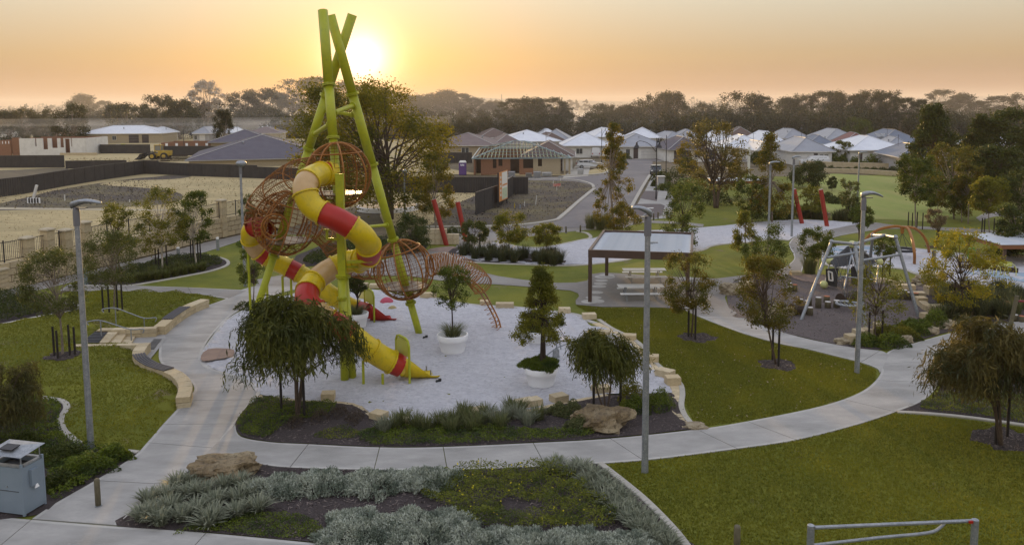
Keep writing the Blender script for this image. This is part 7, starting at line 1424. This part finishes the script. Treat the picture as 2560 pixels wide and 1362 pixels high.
FT=[(22,280,60,230,'rnd'),(64,268,46,230,'rnd2'),(110,272,44,235,'low'),(180,256,72,215,'rnd2'),(213,238,64,420,'rnd'),(262,252,50,430,'umb'),(290,262,50,260,'rnd'),(335,256,84,240,'rnd2'),(405,234,64,250,'tall'),(455,252,76,240,'rnd'),(535,246,60,260,'rnd2'),(605,228,70,330,'tall'),(655,218,76,340,'tall'),(700,236,60,350,'rnd'),(750,194,100,330,'umb2'),(795,192,90,330,'umb'),(850,200,96,340,'rnd2'),(905,214,90,340,'umb'),(945,222,80,340,'rnd'),(1000,232,84,330,'rnd2'),(1040,242,60,330,'rnd'),(1080,232,80,285,'rnd2'),(1120,228,84,280,'rnd'),(1158,234,66,290,'umb'),(1188,242,50,280,'tall'),(1237,254,60,290,'rnd'),(1278,246,60,285,'umb'),(1325,246,76,280,'rnd'),(1374,242,86,275,'umb2'),(1405,268,50,285,'rnd'),(1516,258,74,290,'rnd2'),(1566,264,60,290,'rnd'),(1640,231,84,285,'rnd2'),(1678,232,66,285,'rnd'),(1750,255,70,300,'rnd2'),(1792,262,60,310,'low'),(1850,228,98,270,'rnd2'),(1900,240,66,270,'umb'),(1966,246,78,280,'rnd'),(2012,232,46,275,'tall'),(2060,225,90,270,'umb2'),(2090,232,60,275,'rnd'),(2122,232,56,265,'tall'),(2150,238,50,265,'rnd'),(2180,222,60,255,'tall'),(2212,224,52,260,'tall'),(2235,245,40,250,'umb'),(2268,244,60,245,'umb'),(2296,248,40,245,'umb'),(2352,222,80,340,'umb2'),(2405,236,72,340,'rnd'),(2446,252,56,330,'umb'),(2494,240,70,330,'umb'),(2552,232,76,320,'rnd2')]
W3=['left edge','left third','centre left','middle','centre right','right third','right edge']
MA={'rnd':'round crowned gum','rnd2':'broad many domed gum','tall':'tall gappy gum','umb':'flat layered gum','umb2':'wide layered gum','low':'low spreading gum'}
mk=['above the white walls','behind the long white roof','behind the big tree','left of the sun','above the mauve roof','over the river gap','behind the street end','above the gabled house','above the burgundy roof','behind the big dark conifer']
for i,(x,ty,w,Y,k) in enumerate(FT):
    if 690<x<1250: Y=440
    land=mk[min(9,int(x/256))]; fartree(x,ty,w*1.35,Y,k,f'{MA[k]} on the misty skyline {land}',"skyline gums in the mist",l_far)
t=fartree(517,201,92,255,'umb','very tall umbrella crowned gum with a white trunk standing above the grey house',None,l_far,name='white_trunk_gum'); t.children[0].data=t.children[0].data.copy(); t.children[0].data.materials.clear(); t.children[0].data.materials.append(m_barkw); t.scale[0]*=1.05
fartree(560,277,56,185,'rnd','nearer dark round tree right of the white trunked gum',None,l_far2)
fartree(2138,292,60,225,'rnd2','pale green willow like tree above the white house by the oval, left',None,l_green); fartree(2162,302,56,220,'rnd','pale green willow like tree above the white house by the oval, right',None,l_green); fartree(2262,300,34,230,'tall','bare pale brown tree right of the solar panels',None,ML('bare twig leaf',(.20,.14,.09),(.3,.22,.14),.3))
UN='dark understorey trees below the skyline gums'
g=random.Random(3); x=-60
while x<2640:
    gapR=1425<x<1478
    if not gapR:
        Y=g.uniform(225,262) if x>700 else g.uniform(285,330); ty=g.uniform(278,298) - (10 if x>1800 else 0)
        fartree(x,ty,g.uniform(80,110),Y,'low','dark bushy understorey tree in the band below the skyline gums',UN,l_far2 if g.random()<.6 else l_far,z=0,name='understorey_tree')
    x+=g.uniform(30,42)
x=-60
while x<2640:
    if not(1400<x<1480): fartree(x,g.uniform(264,278),g.uniform(90,120),g.uniform(300,330),'low','dark bushy understorey tree in the band below the skyline gums',UN,l_far2,name='understorey_tree')
    x+=g.uniform(42,60)
# a far-off wood along the horizon
n=16000; X=rng.uniform(-900,950,n); Y=rng.uniform(650,1450,n); f=np.array([noise.noise(Vector((a*.012,b*.006,5))) for a,b in zip(X,Y)]); keep=f>-.05; X,Y,f=X[keep],Y[keep],f[keep]; Z=rng.uniform(0,1,len(X))*(9+14*f)
V3,Fq=leafquads(np.stack([X,Y,Z],1),5.0,.7); o=link('distant_wood',npmesh('distant_wood',V3,Fq),l_far2); o['kind']='stuff'
# masts on the horizon
for x,ty,Y in((1254,236,900),(2472,236,900)): b=A(x,262,Y); b.z=0; single('radio_mast','thin radio mast on the hazy horizon '+('near the river gap' if x<2000 else 'near the right edge'),'mast',MB().bar(b,A(x,ty,Y),.9),m_dsteel,b)
# ---------------------------------------------------------------- chips, grass blades, leaves on the lawn
Xc=np.concatenate([c[0] for c in CHIP]); Yc=np.concatenate([c[1] for c in CHIP]); Zc=np.concatenate([c[2] for c in CHIP]); C=np.stack([Xc,Yc,Zc+.01],1); d=rng.normal(size=C.shape); d[:,2]*=.25; d/=np.linalg.norm(d,axis=1)[:,None]
w=np.cross(d,np.array([0,0,1.0])+rng.normal(size=C.shape)*.3); w/=np.linalg.norm(w,axis=1)[:,None]; s=rng.uniform(.05,.12,len(C))[:,None]; V3=np.stack([C-d*s*.5-w*s*.15,C+d*s*.5-w*s*.15,C+d*s*.5+w*s*.15,C-d*s*.5+w*s*.15],1).reshape(-1,3)
o=link('mulch_chips',npmesh('mulch_chips',V3,np.arange(4*len(C)).reshape(-1,4)),M('grey brown wood chip',(.12,.095,.085),rough=.9,isl=.6)); o['kind']='stuff'
def blades(name,poly,n,h,zf,leaf):
    X,Y=scatter(poly,n); m=(Y>8)&(np.abs(X)<Y*.66+1); 
    for hp in NOG: m&=~inside(hp,X,Y)
    X,Y=X[m],Y[m]; k=len(X); Z=np.array([zf(a,b) for a,b in zip(X,Y)]) if zf else np.zeros(k); a=rng.uniform(0,6.283,k); wd=.012+.0006*Y; hh=h*rng.uniform(.5,1.4,k)
    b0=np.stack([X-np.cos(a)*wd,Y-np.sin(a)*wd,Z],1); b1=np.stack([X+np.cos(a)*wd,Y+np.sin(a)*wd,Z],1); t=np.stack([X+rng.normal(size=k)*h*.5,Y+rng.normal(size=k)*h*.5,Z+hh],1)
    V3=np.stack([b0,b1,t],1).reshape(-1,3); o=link(name,npmesh(name,V3,np.arange(3*k).reshape(-1,3)),leaf); o['kind']='stuff'
m_gb=ML('lawn blade',(.13,.145,.014),(.26,.25,.032),.35,.7,cc=(.245,.235,.022),s=.22)
NOG=[bed1,bed2,sandpoly]+RINGS
FL=[(1504,1160),(1610,1153),(1843,1124),(1990,1102),(2134,1066),(2242,1032),(2400,1048),(2560,1070),(2750,1100),(2800,1600),(1850,1600),(1700,1336),(1620,1256),(1560,1205)]
blades('grass_blades',WP(FL),90000,.05,None,m_gb)
LD=[(1497,797),(1530,815),(1586,845),(1628,890),(1676,930),(1712,965),(1712,1010),(1742,1068),(1868,1052),(2028,1020),(2109,997),(2160,974),(2190,948),(2190,925),(2150,908),(2084,892),(2016,875),(1949,862),(1863,838),(1796,814),(1744,794),(1712,778),(1664,772),(1506,770),(1440,764)]
blades('grass_blades',WP(LD),90000,.05,None,m_gb)
blades('grass_blades',llp,60000,.045,lambda a,b:lh(a,b),m_gb)
X,Y=scatter(WP(LD),260); C=np.stack([X,Y,np.full(len(X),.05)],1); V3,Fq=leafq2(C,.08,.5,rng); o=link('fallen_leaves',npmesh('fallen_leaves',V3,Fq),ML('dry leaf',(.30,.22,.12),(.5,.42,.3),.2)); o['kind']='stuff'
def litter(name,px,z,n,sz,leaf,h=.12):
    X,Y=scatter(WP(px,z),n); k=len(X); C=np.stack([X,Y,np.full(k,z)+rng.uniform(0,h,k)],1); V3,Fq=leafq2(C,sz,.5,rng); o=link(name,npmesh(name,V3,Fq),leaf); o['kind']='stuff'
l_dry=ML('dry weed',(.22,.18,.09),(.36,.29,.15),.2); l_clod=ML('dark clod',(.05,.04,.03),(.13,.10,.07),.1)
litter('dry_weeds',[(-40,530),(500,530),(640,560),(340,635),(60,700),(-40,715)],TZ,1300,.11,l_dry)
litter('dry_weeds',[(-60,500),(150,474),(390,444),(640,450),(660,520),(-60,522)],TZ,1300,.18,l_dry)
litter('earth_clods',[(-60,515),(150,475),(330,448),(440,478),(440,505),(100,522)],TZ,1200,.2,l_clod)
litter('dry_weeds',[(1050,564),(1075,500),(1240,470),(1320,452),(1446,455),(1484,474),(1398,541),(1306,560)],0,1800,.16,l_dry)
litter('earth_clods',[(1050,564),(1075,500),(1240,470),(1320,452),(1446,455),(1484,474),(1398,541),(1306,560)],0,1500,.2,l_clod)
litter('dry_weeds',[(165,396),(700,396),(640,404),(400,404),(320,418),(165,418)],TZ,700,.28,l_dry)
# ---------------------------------------------------------------- morning haze and ground mist
def vol(name,x0,x1,y0,y1,z0,z1,den,colr,an):
    mb=MB(); mb.box(((x0+x1)/2,(y0+y1)/2,(z0+z1)/2),(x1-x0,y1-y0,z1-z0)); m=bpy.data.materials.new(name); m.use_nodes=True; t=m.node_tree; t.nodes.clear(); o=t.nodes.new('ShaderNodeOutputMaterial'); v=t.nodes.new('ShaderNodeVolumePrincipled')
    v.inputs['Density'].default_value=den; v.inputs['Color'].default_value=(*colr,1); v.inputs['Anisotropy'].default_value=an; t.links.new(v.outputs[0],o.inputs['Volume']); return struct(name,mb,m,kind='stuff')
vol('haze',-1000,1000,-30,1650,-1.2,62,.00014,(.96,.88,.80),.15)
vol('river_mist',-900,900,207,1600,-1.0,24,.0009,(.96,.88,.80),.15)
vol('ground_mist',-420,-30,210,800,3.4,6.6,.004,(.98,.95,.92),.3)
vol('ground_mist',-90,420,262,820,.8,6.0,.0035,(.98,.95,.92),.3)

# ---------------------------------------------------------------- alike things: say which one by its place in the row
def scrx(o):
    q=(o.location-Vector((0,0,CH))); return F*q.dot(RT)/q.dot(FW)
OR=lambda n:f"{n}{'th' if 10<=n%100<=20 else {1:'st',2:'nd',3:'rd'}.get(n%10,'th')}"
byl={}
for o in SC.objects:
    if o.parent is None and 'label' in o and 'category' in o: byl.setdefault(o['label'],[]).append(o)
for l,os_ in byl.items():
    if len(os_)>1:
        for i,o in enumerate(sorted(os_,key=scrx)): o['label']=f"{l}, {OR(i+1)} from the left"; assert len(o['label'].split())<=16,o['label']

vol('ground_mist',-150,-14,188,202,6.6,8.3,.008,(.98,.95,.92),.15)
